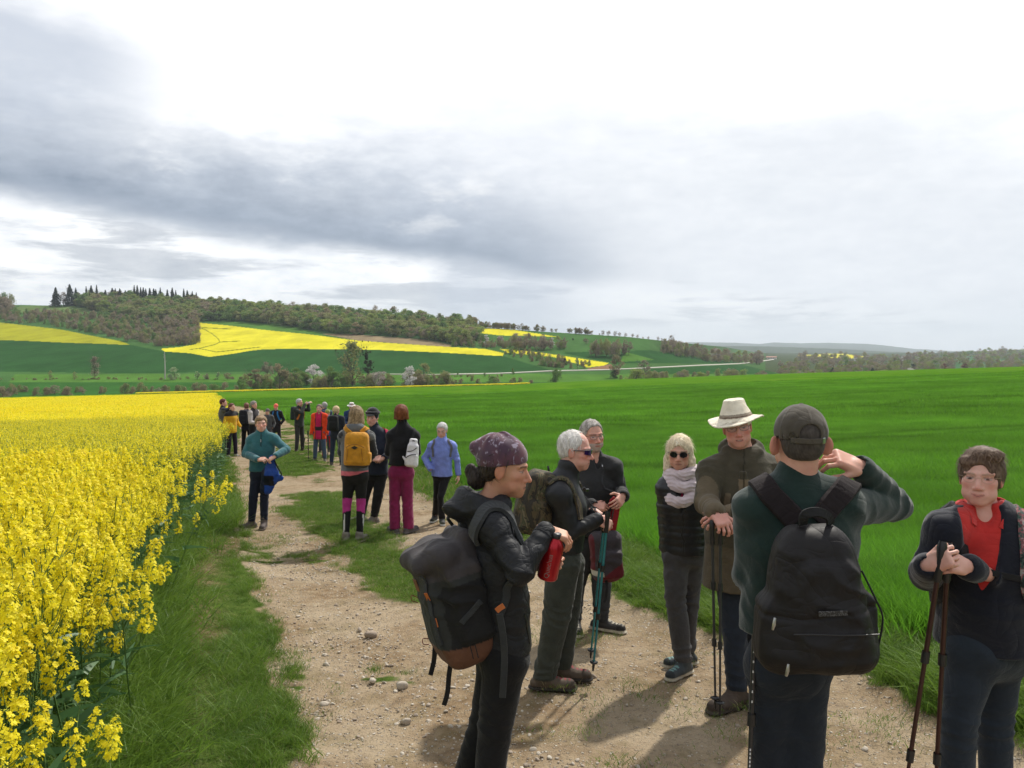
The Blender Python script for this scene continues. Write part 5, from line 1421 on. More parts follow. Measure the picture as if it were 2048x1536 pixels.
    def trousers(s, mat, name='trousers', r=(.092, .066, .055), hem=.055, fold=1., top=.55, colfn=None, hemr=None, flare=0, seat=.118):
        J = s.J; S_ = Sculpt(); q = s.H / 1.72
        a = s.base + UP * top * s.H; tp = J['pel'] * 1.; tp[2] = max(a[2], tp[2])
        S_.cap(J['hpL'] * .8 + J['pel'] * .2, J['hpR'] * .8 + J['pel'] * .2, seat * q, seat * q, .02, (s.f, 1.08)); S_.cap(J['pel'], tp, .125 * q, .12 * q, .03, (s.f, 1.25))
        for n in 'LR':
            S_.cap(J['hp' + n], J['kn' + n], r[0] * q, r[1] * q, .025)
            low = J['an' + n] - UP * (.02 if flare == 0 else .03)
            S_.cap(J['kn' + n], low, r[1] * q, (r[2] + flare) * q, .01)
            if fold:
                ax = unit(J['kn' + n] - J['an' + n]); S_.fold(J['kn' + n] - s.f * .03, ax + s.f * .3, .13 * q, .0065 * fold, 80); S_.fold(J['an' + n] + UP * .09, ax, .10 * q, .0075 * fold, 95); S_.fold(J['hp' + n], ax + s.l * .5, .14 * q, .006 * fold, 60)
        if fold: S_.rough(.0035 * fold, 8, (1, 1, .5), 7, 2)
        zc = s.base + UP * hem * s.H; S_.plane(zc, -UP, .006)
        o = sculpt_obj(name, S_, s.h, mat, None, colfn); s.add(o); s.ts = S_; return o
    def shoes(s, mat, sole=(.35, .33, .3), upper=(.12, .10, .085), name='shoe', boot=.05, size=1., accent=None):
        for n in 'LR':
            J = s.J; S_ = Sculpt(); an = J['an' + n]; t = unit(J['toe' + n] * [1, 1, 0]); q = s.H / 1.72 * size; g = an[2] - .05 * s.H; a0 = np.array([an[0], an[1], g]); sd_ = np.cross(UP, t)
            S_.cap(a0 - t * .045 * q + UP * .035, a0 + t * .15 * q + UP * .028, .040 * q, .042 * q, .02, (UP, 1.05)); S_.cap(a0 + t * .06 * q + UP * .04, a0 + UP * .10 - t * .01, .038 * q, .044 * q, .03)
            S_.cap(a0 + UP * .06, an + UP * boot, .046 * q, .047 * q, .02)
            S_.cap(a0 - t * .055 * q + UP * .008, a0 + t * .155 * q + UP * .008, .044 * q, .047 * q, .004, (UP, 3.)); S_.plane(a0 + UP * .001, -UP, .002)
            if s.h < .011: S_.rough(.0015, 40, seed=3, octs=2); S_.fold(a0 + t * .06 + UP * .07, t, .05, .003, 260)
            def col(V, a0=a0, t=t, sd_=sd_):
                z = V[:, 2] - a0[2]; x = (V - a0) @ t; C = np.tile(np.array(upper, float), (len(V), 1)); C[z < .026] = sole
                if accent is not None: C[(np.abs((V - a0) @ sd_) < .018) & (np.abs(np.sin(x * 120 + z * 60)) > .6) & (z > .06) & (x > .0)] = accent
                C[(x > .145) & (z > .026)] *= .6
                return C
            o = sculpt_obj(name, S_, min(s.h, .008), mat, None, col, .01); s.add(o)
        return s
    def hair(s, col, style='short', th=.9, line=5.6, low=-5.5, rough=.25, vol=1., wisps=0, streak=.3, name='hair', grey=None, bangs=False, wl=.035, extra=None):
        S_ = Sculpt(); c = s.hs * .01; R = s.frame(); hp = s.hp
        E = lambda x, f, u, rx, rf, ru, k=.8, mode='add': S_.ell(hp(x, f, u), np.array([rx, rf, ru]) * c, R, k * c, mode)
        E(0, -1.3, 3.5, 7.4 + th, 9.3 + th, 8.3 + th)
        if style in ('short', 'curly', 'receding'):
            E(0, -4.2, -.5, 6.6 + th * .7, 6.0 + th * .5, 6.2, 1.5)
            S_.plane(hp(0, line, 4.6), R[1] * .86 - R[2] * .5, .5 * c); S_.plane(hp(0, 0, low), -R[2], .6 * c)
            E(0, 4.6, -2.2, 7.9 + th, 6.4, 4.6, .5, 'sub'); 
            for sg in (1, -1): E(sg * 8.0, -.3, -1.5, 2.2, 2.6, 3.4, .4, 'sub')
            if style == 'receding': E(0, 7.5, 8.0, 5.5, 6.5, 5.0, .8, 'sub')
        if style in ('bob', 'long'):
            lo = low
            for sg in (1, -1):
                S_.cap(hp(sg * 5.0, -.5, 2), hp(sg * 6.3 * vol, -1.2, lo), 4.0 * c * vol, 3.0 * c * vol, 1.5 * c)
            S_.cap(hp(0, -4.5, 2), hp(0, -5.5, lo - .5), 6.8 * c * vol, 5.0 * c * vol, 1.5 * c)
            E(0, 9.2, -3.5, 6.1, 7.8, 8.4 if not bangs else 7.2, .8, 'sub')
            if not bangs: E(0, 11.5, 3.0, 5.6, 4.6, 5.0, .8, 'sub')
            S_.plane(hp(0, 0, lo - 1.), -R[2], 1.2 * c)
        if style == 'puff':      # short, full and rounded
            E(0, -3.2, .6, 8.6 * vol, 8.0 * vol, 8.2, 1.5); E(0, 8.8, -4.2, 6.4, 7.6, 7.6, .8, 'sub'); S_.plane(hp(0, 0, low), -R[2], 1. * c)
            if not bangs: E(0, 11, 3.2, 5.6, 4., 4.4, .8, 'sub')
            for sg in (1, -1): E(sg * 9.2, 1.4, -3.0, 2.0, 2.6, 3.4, .5, 'sub')
        if extra: extra(S_)
        st = (1, 1, .22) if style != 'curly' else (1, 1, 1)
        if style == 'curly': S_.disp.append(lambda p: rough * c * 2.2 * vnoise(p, 55, 2, 5))
        else: S_.disp.append(lambda p: rough * c * vnoise(s.loc(p) * st, 2.1, 2, 5) + rough * c * .5 * vnoise(s.loc(p) * st, .8, 1, 6))
        col = np.array(col); g2 = np.array(grey) if grey is not None else col * 1.5
        def cf(V):
            q = s.loc(V); n = vnoise(q * st, 3.1, 3, 8); n2 = vnoise(q * st, .9, 2, 9)
            w = np.clip(.5 + .5 * n + .25 * n2, 0, 1)[:, None] * streak * 1.6; return np.clip(col * (1 - w) + g2 * w, 0, 1) * (1 + .18 * n[:, None])
        V, F_ = S_.mesh(min(s.hh, .005 if s.h < .012 else .02)); C = cf(V)
        if wisps:
            rg = np.random.RandomState(int(abs(s.base[0]) * 100) + 1); qa = s.loc(V); okv = np.flatnonzero(~((qa[:, 1] > 4.5) & (qa[:, 2] < 7.5) & (np.abs(qa[:, 0]) < 6.5)))
            ii = okv[rg.randint(0, len(okv), wisps)]; p0 = V[ii]; q0 = s.loc(p0)
            cen = s.hp(0, -1.3, 2); out = unit(p0 - cen); dn = -UP + rg.normal(0, .35, (wisps, 3)) - R[1] * .35 * (q0[:, 2:3] > 3) - UP * 0
            tdir = unit(dn - (dn * out).sum(1, keepdims=True) * out * .93); L = wl * rg.uniform(.4, 1.2, wisps)[:, None] * s.hs
            Q = Quads(); side = unit(np.cross(tdir, out)); w = .0011
            p1 = p0 + out * .0015; p2 = p1 + tdir * L * .5 + out * L * .10; p3 = p1 + tdir * L + out * L * rg.uniform(-.1, .22, wisps)[:, None]
            vv = np.stack([p1 - side * w, p1 + side * w, p2 - side * w * .8, p2 + side * w * .8, p3 - side * w * .2, p3 + side * w * .2], 1)
            bi = np.arange(wisps)[:, None] * 6 + len(V)
            F_ = np.concatenate([F_, bi + [0, 1, 3, 2], bi + [2, 3, 5, 4]]); V = np.concatenate([V, vv.reshape(-1, 3)])
            C = np.concatenate([C, np.repeat(np.clip(C[ii] * rg.uniform(.7, 1.5, (wisps, 1)), 0, 1), 6, 0)])
        o = mesh_obj(name, V, F_, M_hair, None, True, attrs={'col': C}); s.add(o); s.hsd = S_; return o
    def glasses(s, frame, lens=None, rx=2.7, ru=1.9, wrap=False, y=8.8, th=.13, thin=.0011, name='glasses'):
        c = s.hs * .01; hp = s.hp; lst = []
        for sg in (1, -1):
            an = np.linspace(0, 2 * math.pi, 17); ring = [hp(sg * 3.3 + rx * math.cos(a), y + .25 - .10 * (abs(3.3 + rx * math.cos(a) * sg) - 3.3) - .03 * (sg * 3.3 + rx * math.cos(a)) ** 2 * (1.6 if wrap else .8) + .2, -.05 + ru * math.sin(a)) for a in an]
            lst.append((ring, thin)); lst.append(([hp(sg * (3.3 + rx), y - .8, .7), hp(sg * 7.2, y - 3, .8), hp(sg * 7.6, -.5, .5)], thin * 1.2))
        lst.append(([hp(-.75, y + .55, .3), hp(0, y + .75, .6), hp(.75, y + .55, .3)], thin))
        o = tubes_obj(name, lst, frame, None, 6); s.add(o)
        if lens is not None:
            for sg in (1, -1):
                V = []; n = 6
                an = np.arange(16) * 2 * math.pi / 16
                for k in range(n):
                    rr = k / (n - 1)
                    for a in an:
                        x = sg * 3.3 + rx * rr * math.cos(a); V.append(hp(x, y + .25 - .03 * x * x * (1.6 if wrap else .8) + .25 - (.10 * (abs(x) - 3.3) if True else 0), -.05 + ru * rr * math.sin(a)))
                f = [(k * 16 + j, k * 16 + (j + 1) % 16, (k + 1) * 16 + (j + 1) % 16, (k + 1) * 16 + j) for k in range(n - 1) for j in range(16)]
                lo_ = mesh_obj('lens', V, f, lens, None, True); lo_.parent = o; s.parts.append(lo_)
    def done(s):
        rebase(s.root, s.base); return s.root

def b_lens(t): S(t, col=(.012, .012, .015), rough=.06, spec=.8)
M_lens = material('dark_lens', b_lens)
def b_purple(t): S(t, col=(.05, .02, .16), rough=.10, spec=1., metal=.6)
M_lens_purple = material('purple_mirror_lens', b_purple)
def b_clear(t):
    S(t, col=(.9, .92, .92), rough=.03); t.bsdf.inputs['Alpha'].default_value = .12
M_lens_clear = material('clear_lens', b_clear)
M_blackp = simple('black_plastic', (.018, .018, .02), .35); M_metal = simple('steel', (.45, .45, .46), .3, .9); M_dkmetal = simple('dark_metal', (.09, .09, .10), .4, .6)
M_zip = simple('black_zip_tape', (.008, .008, .009), .5)
M_shoe = cloth('shoe_leather', (.1, .1, .1), .7, 0, 500, .3, True)

def hat_obj(fig, name, parts_fn, mat, colfn=None, h=None):
    S_ = Sculpt(); parts_fn(S_); o = sculpt_obj(name, S_, h or min(fig.hh, .005), mat, None, colfn, .01); fig.add(o); return o

def pole(name, top, tip, mats, label, r=.0085, grip=True, group=None, basket=True, bands=(), twohand=False):
    """walking pole: grip, strap, three shaft sections, basket and tip; built from its tip upwards"""
    top = np.asarray(top, float); tip = np.asarray(tip, float); ax = unit(top - tip); L = np.linalg.norm(top - tip); at = lambda z: tip + ax * z
    e = bpy.data.objects.new(name, None); COL.objects.link(e); e.location = tip; e['label'] = label; e['category'] = 'walking pole'
    if group: e['group'] = group
    def part(n, lst, m, k=10):
        o = tubes_obj(n, [([q - tip for q in pts], rr) for pts, rr in lst], m, None, k); o.parent = e; return o
    sh, gr, bk = mats
    part('shaft', [([at(.04), at(L * .36)], r * .72), ([at(L * .35), at(L * .66)], r * .88), ([at(L * .65), at(L - .10)], r)], sh)
    part('collar', [([at(L * .35 - .02), at(L * .35 + .02)], r * 1.5)], bk); part('collar', [([at(L * .65 - .02), at(L * .65 + .02)], r * 1.6)], bk)
    part('grip', [([at(L - .14), at(L - .13), at(L - .06), at(L - .02), at(L)], [r * 1.1, r * 1.6, r * 1.4, r * 2.0, r * 1.3])], gr)
    if basket: part('basket', [([at(.055), at(.062), at(.068)], [.022, .028, .012])], bk)
    part('tip', [([at(0), at(.03), at(.06)], [.005, .0085, .0085])], bk)
    return e

def segd(V, a, b):
    ba = b - a; t = np.clip((V - a) @ ba / (ba @ ba), 0, 1); return np.linalg.norm(V - a - t[:, None] * ba, axis=1)

def feet(g, **k):
    """stand the ankles on the ground below them"""
    for n in 'LR':
        if n in k: g.J['an' + n] = P(k[n][0], k[n][1], g.d + (k[n][2] if len(k[n]) > 2 else 0))
        a = g.J['an' + n]; a[2] = gz(a[0], a[1]) - .035 + .05 * g.H
def thing_mesh(o, label, cat, group=None): return tag(o, label, cat, group)
def axes(fwd, up):
    """rows: left, forward, up"""
    u = unit(np.asarray(up, float)); f = np.asarray(fwd, float); f = unit(f - (f @ u) * u); return np.array([-np.cross(f, u), f, u])
def zipline(name, pts, mat, parent, r=.0025):
    o = tubes_obj(name, [(pts, r)], mat, None, 5); o.parent = parent; return o
# ------------------------------------------------------------------ the walkers near the camera
M_blackjk = cloth('black_shell_jacket', (.017, .018, .021), .60, .0, 300, .1, wr=.45, wrs=13, spec=.28)
M_blackcl = cloth('black_cotton', (.009, .009, .010), .85, .1)
def f5():   # man with the white hat and the olive coat
    g = Fig('man in white brimmed hat and glasses wearing a long olive parka', (1455, 1398), 800, yaw=-14, res=.0075, hres=.004, hyaw=-12, pitch=-2, roll=8)
    g.set(hd=(1474, 853, 0), nk=(1484, 905, .03), ups=(1486, 935, .03), chs=(1484, 985, .02), wst=(1480, 1060, .02), pel=(1482, 1130, .03), shR=(1424, 945, .0), shL=(1543, 943, .05),
          elR=(1412, 1003, -.10), wrR=(1432, 1026, -.30), elL=(1532, 1010, -.02), wrL=(1452, 1030, -.28), hpR=(1462, 1140, .03), hpL=(1505, 1140, .04), knR=(1470, 1260, -.01), knL=(1512, 1262, .06), anR=(1474, 1356, -.02), anL=(1525, 1366, .1))
    g.J['anR'][2] = g.J['anL'][2] = g.base[2] + .05 * g.H; g.J['toeR'] = dirs(-62)[0]; g.J['toeL'] = dirs(-20)[0]
    g.hand('R', (.25, -.75, -.45), (-.1, -.35, .85), (40, 50, 40)); g.hand('L', (-.85, -.35, -.25), (-.15, -.75, .55), (35, 50, 35))
    g.body(skin=np.array([.60, .30, .24]), ruddy=.5, smile=.3, talk=.8, brow=(.30, .20, .15), nose=1.2, eyes=.6)
    olive = np.array([.062, .053, .034]); tan = np.array([.165, .125, .078])
    def jc(V):
        C = np.tile(olive, (len(V), 1)); q = V - g.J['chs']; x = q @ g.l; z = q[:, 2]; fr = (q @ g.f) > .03
        C[fr & (np.abs(x - .005) < .030) & (z < .10)] = tan
        for x0 in (-.085, .085): C[fr & (np.abs(x - x0 - z * .12) < .016) & (z < .02) & (z > -.22)] = tan * .95
        C[fr & (np.abs(x - .005) < .004)] = olive * .5
        arm = np.minimum(segd(V, g.J['elR'], g.J['wrR']), segd(V, g.J['elR'], g.J['shR'])) < .075; C[arm & (x < -.10)] = olive * .4 + tan * .6
        C[(z < -.30) & fr] = olive * .55 + tan * .35
        return C
    M = cloth('olive_parka', (.05, .05, .03), .8, .1, 500, .15, True, wr=.3)
    def ex(S_):
        b = g.J['nk'] - g.f * .075; R = np.array([g.l, g.f, UP]); S_.ell(b + UP * .01, (.135, .075, .085), R, .03); S_.ell(b + g.f * .03 + UP * .08, (.085, .06, .075), R, .015, 'sub')
        S_.cap(g.J['nk'] + g.l * .09 + g.f * .02 + UP * .01, g.J['nk'] + g.f * .10 - UP * .06, .032, .025, .02); S_.cap(g.J['nk'] - g.l * .09 + g.f * .02 + UP * .01, g.J['nk'] + g.f * .10 - UP * .06, .032, .025, .02)
        S_.box(g.J['chs'] + g.f * .150 - UP * .02, (.022, .010, .17), R, .008, .01)
        S_.cap(g.J['nk'] + UP * .01, g.J['nk'] + UP * .2, .060, .075, .01, mode='sub')
    g.jacket(M, W=.200, D=.150, hem=.385, arm=(.078, .068, .056), collar=None, fold=1.15, hemw=1.08, colfn=jc, sh=.074, extra=ex, cuff=.9)
    g.trousers(cloth('dark_jeans', (.016, .022, .034), .85, .1, 700, .3), r=(.095, .070, .058), fold=1.2)
    g.shoes(M_shoe, (.06, .05, .04), (.075, .055, .042), boot=.07, size=1.08)
    g.hair((.32, .27, .22), 'short', .5, 3.5, -6)
    # hat
    R = g.frame(); c = g.hs * .01; M_hat = cloth('cream_canvas', (.80, .72, .58), .85, .1, 700, .2, True, wr=.5, wrs=14)
    def hat(S_):
        S_.cap(g.hp(0, -1.2, 5.3), g.hp(0, -1.6, 14.0), 9.0 * c, 5.8 * c, 1 * c, (R[1], .88)); S_.plane(g.hp(0, 0, 15.2), R[2], 1.3 * c); S_.ell(g.hp(0, -1, 17.3), np.array([2.0, 6., 3.0]) * c, R, 1.5 * c, 'sub')
        def brim(p):
            q = g.loc(p) - [0, -1.2, 5.2]; r = np.hypot(q[:, 0], q[:, 1] * .92); a = np.arctan2(q[:, 0], q[:, 1])
            z = q[:, 2] + .0 - (-.26 * (r - 8) - 1.5 * np.sin(a * 2 + 2.6) * np.clip((r - 8) / 6, 0, 1) - .35 * np.sin(a * 5) * np.clip((r - 9) / 6, 0, 1) * .6)
            return np.maximum(np.abs(z) - .32, r - 15.0) * c * .85
        S_.fn(brim, 'add', .5 * c); S_._bb([g.hp(0, -1, 5)], .165); S_.ell(g.hp(0, -1.2, 3.6), np.array([8.2, 9.6, 8.5]) * c, R, .2 * c, 'sub')
        S_.disp.append(lambda p: .0022 * vnoise(p, 22, 2, 3))
    def hc(V):
        q = g.loc(V); C = np.tile([.80, .72, .58], (len(V), 1)).astype(float); r = np.hypot(q[:, 0], q[:, 1] + 1.2)
        C[(q[:, 2] > 5.6) & (q[:, 2] < 7.6) & (r < 10.6)] = (.30, .25, .19); C[(q[:, 2] > 5.9) & (q[:, 2] < 6.4) & (r < 10.6)] = (.12, .07, .05); return C
    hat_obj(g, 'hat', hat, M_hat, hc, .004)
    g.glasses(M_dkmetal, M_lens_clear, 2.5, 1.5, thin=.0011)
    g.done()
    blk = (simple('black_pole_shaft', (.03, .03, .032), .35), M_blackp, M_blackp)
    pole('walking_pole', P(1424, 1040, g.d - .34), P(1431, 1418, g.d - .42), blk, 'left one of the two black poles under the hands of the man in white hat')
    pole('walking_pole', P(1441, 1040, g.d - .36), P(1440, 1428, g.d - .45), blk, 'right one of the two black poles under the hands of the man in white hat')
f5()

M_jean = cloth('dark_denim', (.014, .019, .028), .85, .1, 700, .3)
M_web = cloth('black_webbing', (.016, .016, .017), .8, .05, 1500, .4)

def f6():   # man seen from behind with the cap, hand at his ear
    g = Fig('man seen from behind in olive cap and dark green pullover with hand at his ear', (1575, 2050), d=2.6, H=1.80, yaw=180, res=.006, hres=.0035, hyaw=180, pitch=3, hs=.91)
    g.set(hd=(1598, 884), nk=(1592, 985), ups=(1594, 1008), shL=(1511, 1018), shR=(1684, 1012), chs=(1596, 1080), wst=(1592, 1200), pel=(1578, 1310), elL=(1497, 1150, .04), wrL=(1530, 1165, .24),
          elR=(1796, 1012, .16), wrR=(1722, 936, .06), hpL=(1548, 1335, 0), hpR=(1608, 1335, 0), knL=(1540, 1560, .03), knR=(1604, 1560, .0))
    feet(g, L=(1525, 1900, 0), R=(1606, 1900, .02)); g.J['toeL'] = dirs(200)[0]; g.J['toeR'] = dirs(165)[0]
    g.hand('R', (-.92, -.12, .38), (.35, -.55, .78), (38, 45, 30), (.75, .35, -.5)); g.hand('L', (.6, .6, -.3), (0, .3, .9), (50, 50, 40))
    g.body(skin=np.array([.58, .31, .235]), ruddy=.5, ear=1.)
    def tn(S_):
        ax = unit(g.hp(0, -1, -6) - g.J['nk'] + UP * .1); a = P(1592, 958, g.d)
        S_.cap(a - ax * .03, a + ax * .020, .073, .066, .015); S_.plane(a + ax * .055, unit(UP - g.f * .25), .004) if 0 else None
    g.jacket(cloth('dark_green_pullover', (.010, .026, .022), .9, .35, 900, .35, wr=.2), W=.176, D=.118, hem=1262, hemw=.92, k=.018, arm=(.064, .050, .043), collar='open_', neck=.071, sh=.064, fold=.9, cuff=.98, extra=tn)
    g.trousers(M_jean, r=(.078, .066, .06), fold=1.1, top=.56, seat=.10)
    g.shoes(M_shoe, (.05, .05, .05), (.05, .045, .04))
    g.hair((.050, .042, .038), 'short', .3, 4.8, -5.2, rough=.05, streak=.25, grey=(.13, .11, .10))
    c = g.hs * .01; R = g.frame(); hp = g.hp
    def cap_(S_):
        S_.ell(hp(0, -1.2, 3.9), np.array([8.6, 10.3, 9.4]) * c, R); S_.plane(hp(0, -2, 1.4), -R[2] - R[1] * .10, .2 * c); S_.ell(hp(0, -1.2, 3.0), np.array([8.1, 9.7, 8.7]) * c, R, .1 * c, 'sub')
        S_.ell(hp(0, -11.5, 4.2), np.array([3.6, 4.5, 3.6]) * c, R, .1 * c, 'sub')                      # arched opening at the back
        S_.ell(hp(0, 10.5, 2.0), np.array([5.0, 7.0, .5]) * c, R, .4 * c); S_.ell(hp(0, -1, 13.3), np.array([.8, .8, .35]) * c, R, .1 * c)
        S_.disp.append(lambda p: .0012 * vnoise(p, 30, 2, 3) - .0016 * np.exp(-(((np.arctan2(g.loc(p)[:, 0], g.loc(p)[:, 1]) + math.pi / 6) % (math.pi / 3) - math.pi / 6) / .02) ** 2))
    hat = hat_obj(g, 'cap', cap_, cloth('olive_brown_cap', (.082, .070, .055), .9, .2, 900, .35), None, .0032)
    pts = [hp(math.sin(a) * 8.55, -1.2 - math.cos(a) * 10.1, 2.1) for a in np.linspace(-.75, .75, 14)]
    b = ribbon('cap_strap', pts, [unit(p - hp(0, -1.2, 2.1)) for p in pts], .017, .002, hat.data.materials[0]); b.parent = hat
    bp = [hp(math.sin(a) * 8.8, -1.2 - math.cos(a) * 10.4, 2.1) for a in (-.62, -.48)]
    b = ribbon('buckle', bp, [unit(p - hp(0, -1.2, 2.1)) for p in bp], .019, .002, M_metal); b.parent = hat
    js = g.js; g.done()
    # backpack
    Mp = cloth('black_pack_fabric', (.0085, .0068, .0075), .6, .0, 500, .2, wr=.4, wrs=7, spec=.35)
    R2 = axes((.04, 1, 0), (-.05, .0, 1)); cc = P(1628, 1186, g.d - .235)
    q = lambda l, f, u: cc + R2[0] * l + R2[1] * f + R2[2] * u      # l points to his left (picture left)
    S_ = Sculpt(); S_.box(q(0, 0, -.01), (.142, .10, .215), R2, .075, .02, taper=-.30); S_.box(q(-.022, -.080, -.135), (.118, .058, .074), R2, .05, .010, taper=.0); S_.box(q(-.015, -.065, .0), (.110, .055, .125), R2, .05, .012, taper=-.28)
    S_.box(q(.125, .01, -.11), (.045, .075, .11), R2, .040, .03); S_.box(q(-.140, .0, -.08), (.026, .06, .08), R2, .025, .02)
    S_.fold(q(-.08, -.12, -.02), unit(R2[0] - R2[2] * .6), .16, .008, 70); S_.fold(q(.1, -.08, .0), unit(R2[0] + R2[2] * .4), .14, .007, 80); S_.fold(q(.05, -.1, .12), unit(R2[2] + R2[0] * .3), .12, .006, 70); S_.rough(.004, 9, (1, 1, 1), 3, 3)
    S_.disp.append(lambda p: .005 * np.exp(-((((p - cc) @ R2[2]) + .035 + .01 * np.sin(((p - cc) @ R2[0]) * 14)) / .006) ** 2))
    S_.fold(q(0, -.1, -.18), unit(R2[2]), .12, .004, 90)
    bpk = sculpt_obj('backpack', S_, .006, Mp); thing_mesh(bpk, 'big plain black backpack on the back of the man in the olive cap', 'backpack')
    Ms = cloth('dark_plum_strap', (.016, .011, .012), .85, .03, 1200, .35)
    for n, pts in (('L', [(1603, 1052, -.19), (1575, 1015, -.15), (1543, 985, -.10), (1523, 968, 0), (1520, 985, .10), (1520, 1060, .14)]), ('R', [(1655, 1052, -.19), (1672, 1015, -.15), (1690, 982, -.09), (1700, 965, .0), (1700, 985, .1), (1705, 1060, .14)])):
        o = strap('strap', js, [P(a, b, g.d + e) for a, b, e in pts], .075, Ms, None, .004, .013); o.parent = bpk
    o = ribbon('carry_handle', polyline([P(1605, 1048, g.d - .24), P(1610, 1030, g.d - .26), P(1632, 1024, g.d - .265), P(1655, 1032, g.d - .26), P(1660, 1048, g.d - .24)], 18), (0, -.9, .4), .03, .006, M_web); o.parent = bpk
    for l, u in ((.125, -.155), (.158, -.02)):
        o = tubes_obj('zip_pull', [([q(l, -.145, u), q(l + .004, -.148, u - .018), q(l + .008, -.146, u - .034)], [.004, .0055, .0035])], M_metal, None, 6); o.parent = bpk
    o = zipline('zip', [q(x - .015, -.142 + abs(x) * .05, -.078 + .004 * math.sin(x * 14)) for x in np.linspace(-.12, .12, 10)], M_blackp, bpk)
    def logo(t):
        n = t.vor(t.obj(), 260, out=0); S(t, col=t.mix(t.rng(n, .3, .5), (.11, .11, .115), (.02, .02, .02)), rough=.6)
    o = ribbon('badge', [q(x, -.1285, -.020) for x in (-.050, -.01, .03)], -R2[1], .016, .001, material('worn_badge', logo)); o.parent = bpk
    pts = polyline([q(-.12, -.06, .08), q(-.15, -.08, .0), q(-.172, -.07, -.06), q(-.165, -.05, -.15)], 16); o = tubes_obj('cord', [(pts, .003)], M_web, None, 5); o.parent = bpk
    rebase(bpk, cc)
    blk = (simple('grey_pole_shaft', (.05, .05, .055), .3, .5), M_blackp, M_blackp)
    e = pole('walking_pole', P(1513, 1160, g.d - .03), P(1484, 1960, g.d - .10), blk, 'grey walking pole at the left side of the man in the olive cap')
    w = simple('white_print', (.7, .7, .7), .5); a, b = P(1513, 1160, g.d - .03), P(1484, 1960, g.d - .10); base = np.array(e.location); n_ = 0
    for z in list(np.linspace(.10, .30, 9)) + list(np.linspace(.42, .46, 5)):
        p0 = a + (b - a) * z; t_ = unit(b - a); o = ribbon('print_mark', [p0 - base + np.array([-.003, -.0095, 0]), p0 + t_ * .007 - base + np.array([-.003, -.0095, 0])], (0, -1, 0), .004, .0004, w); o.parent = e
f6()

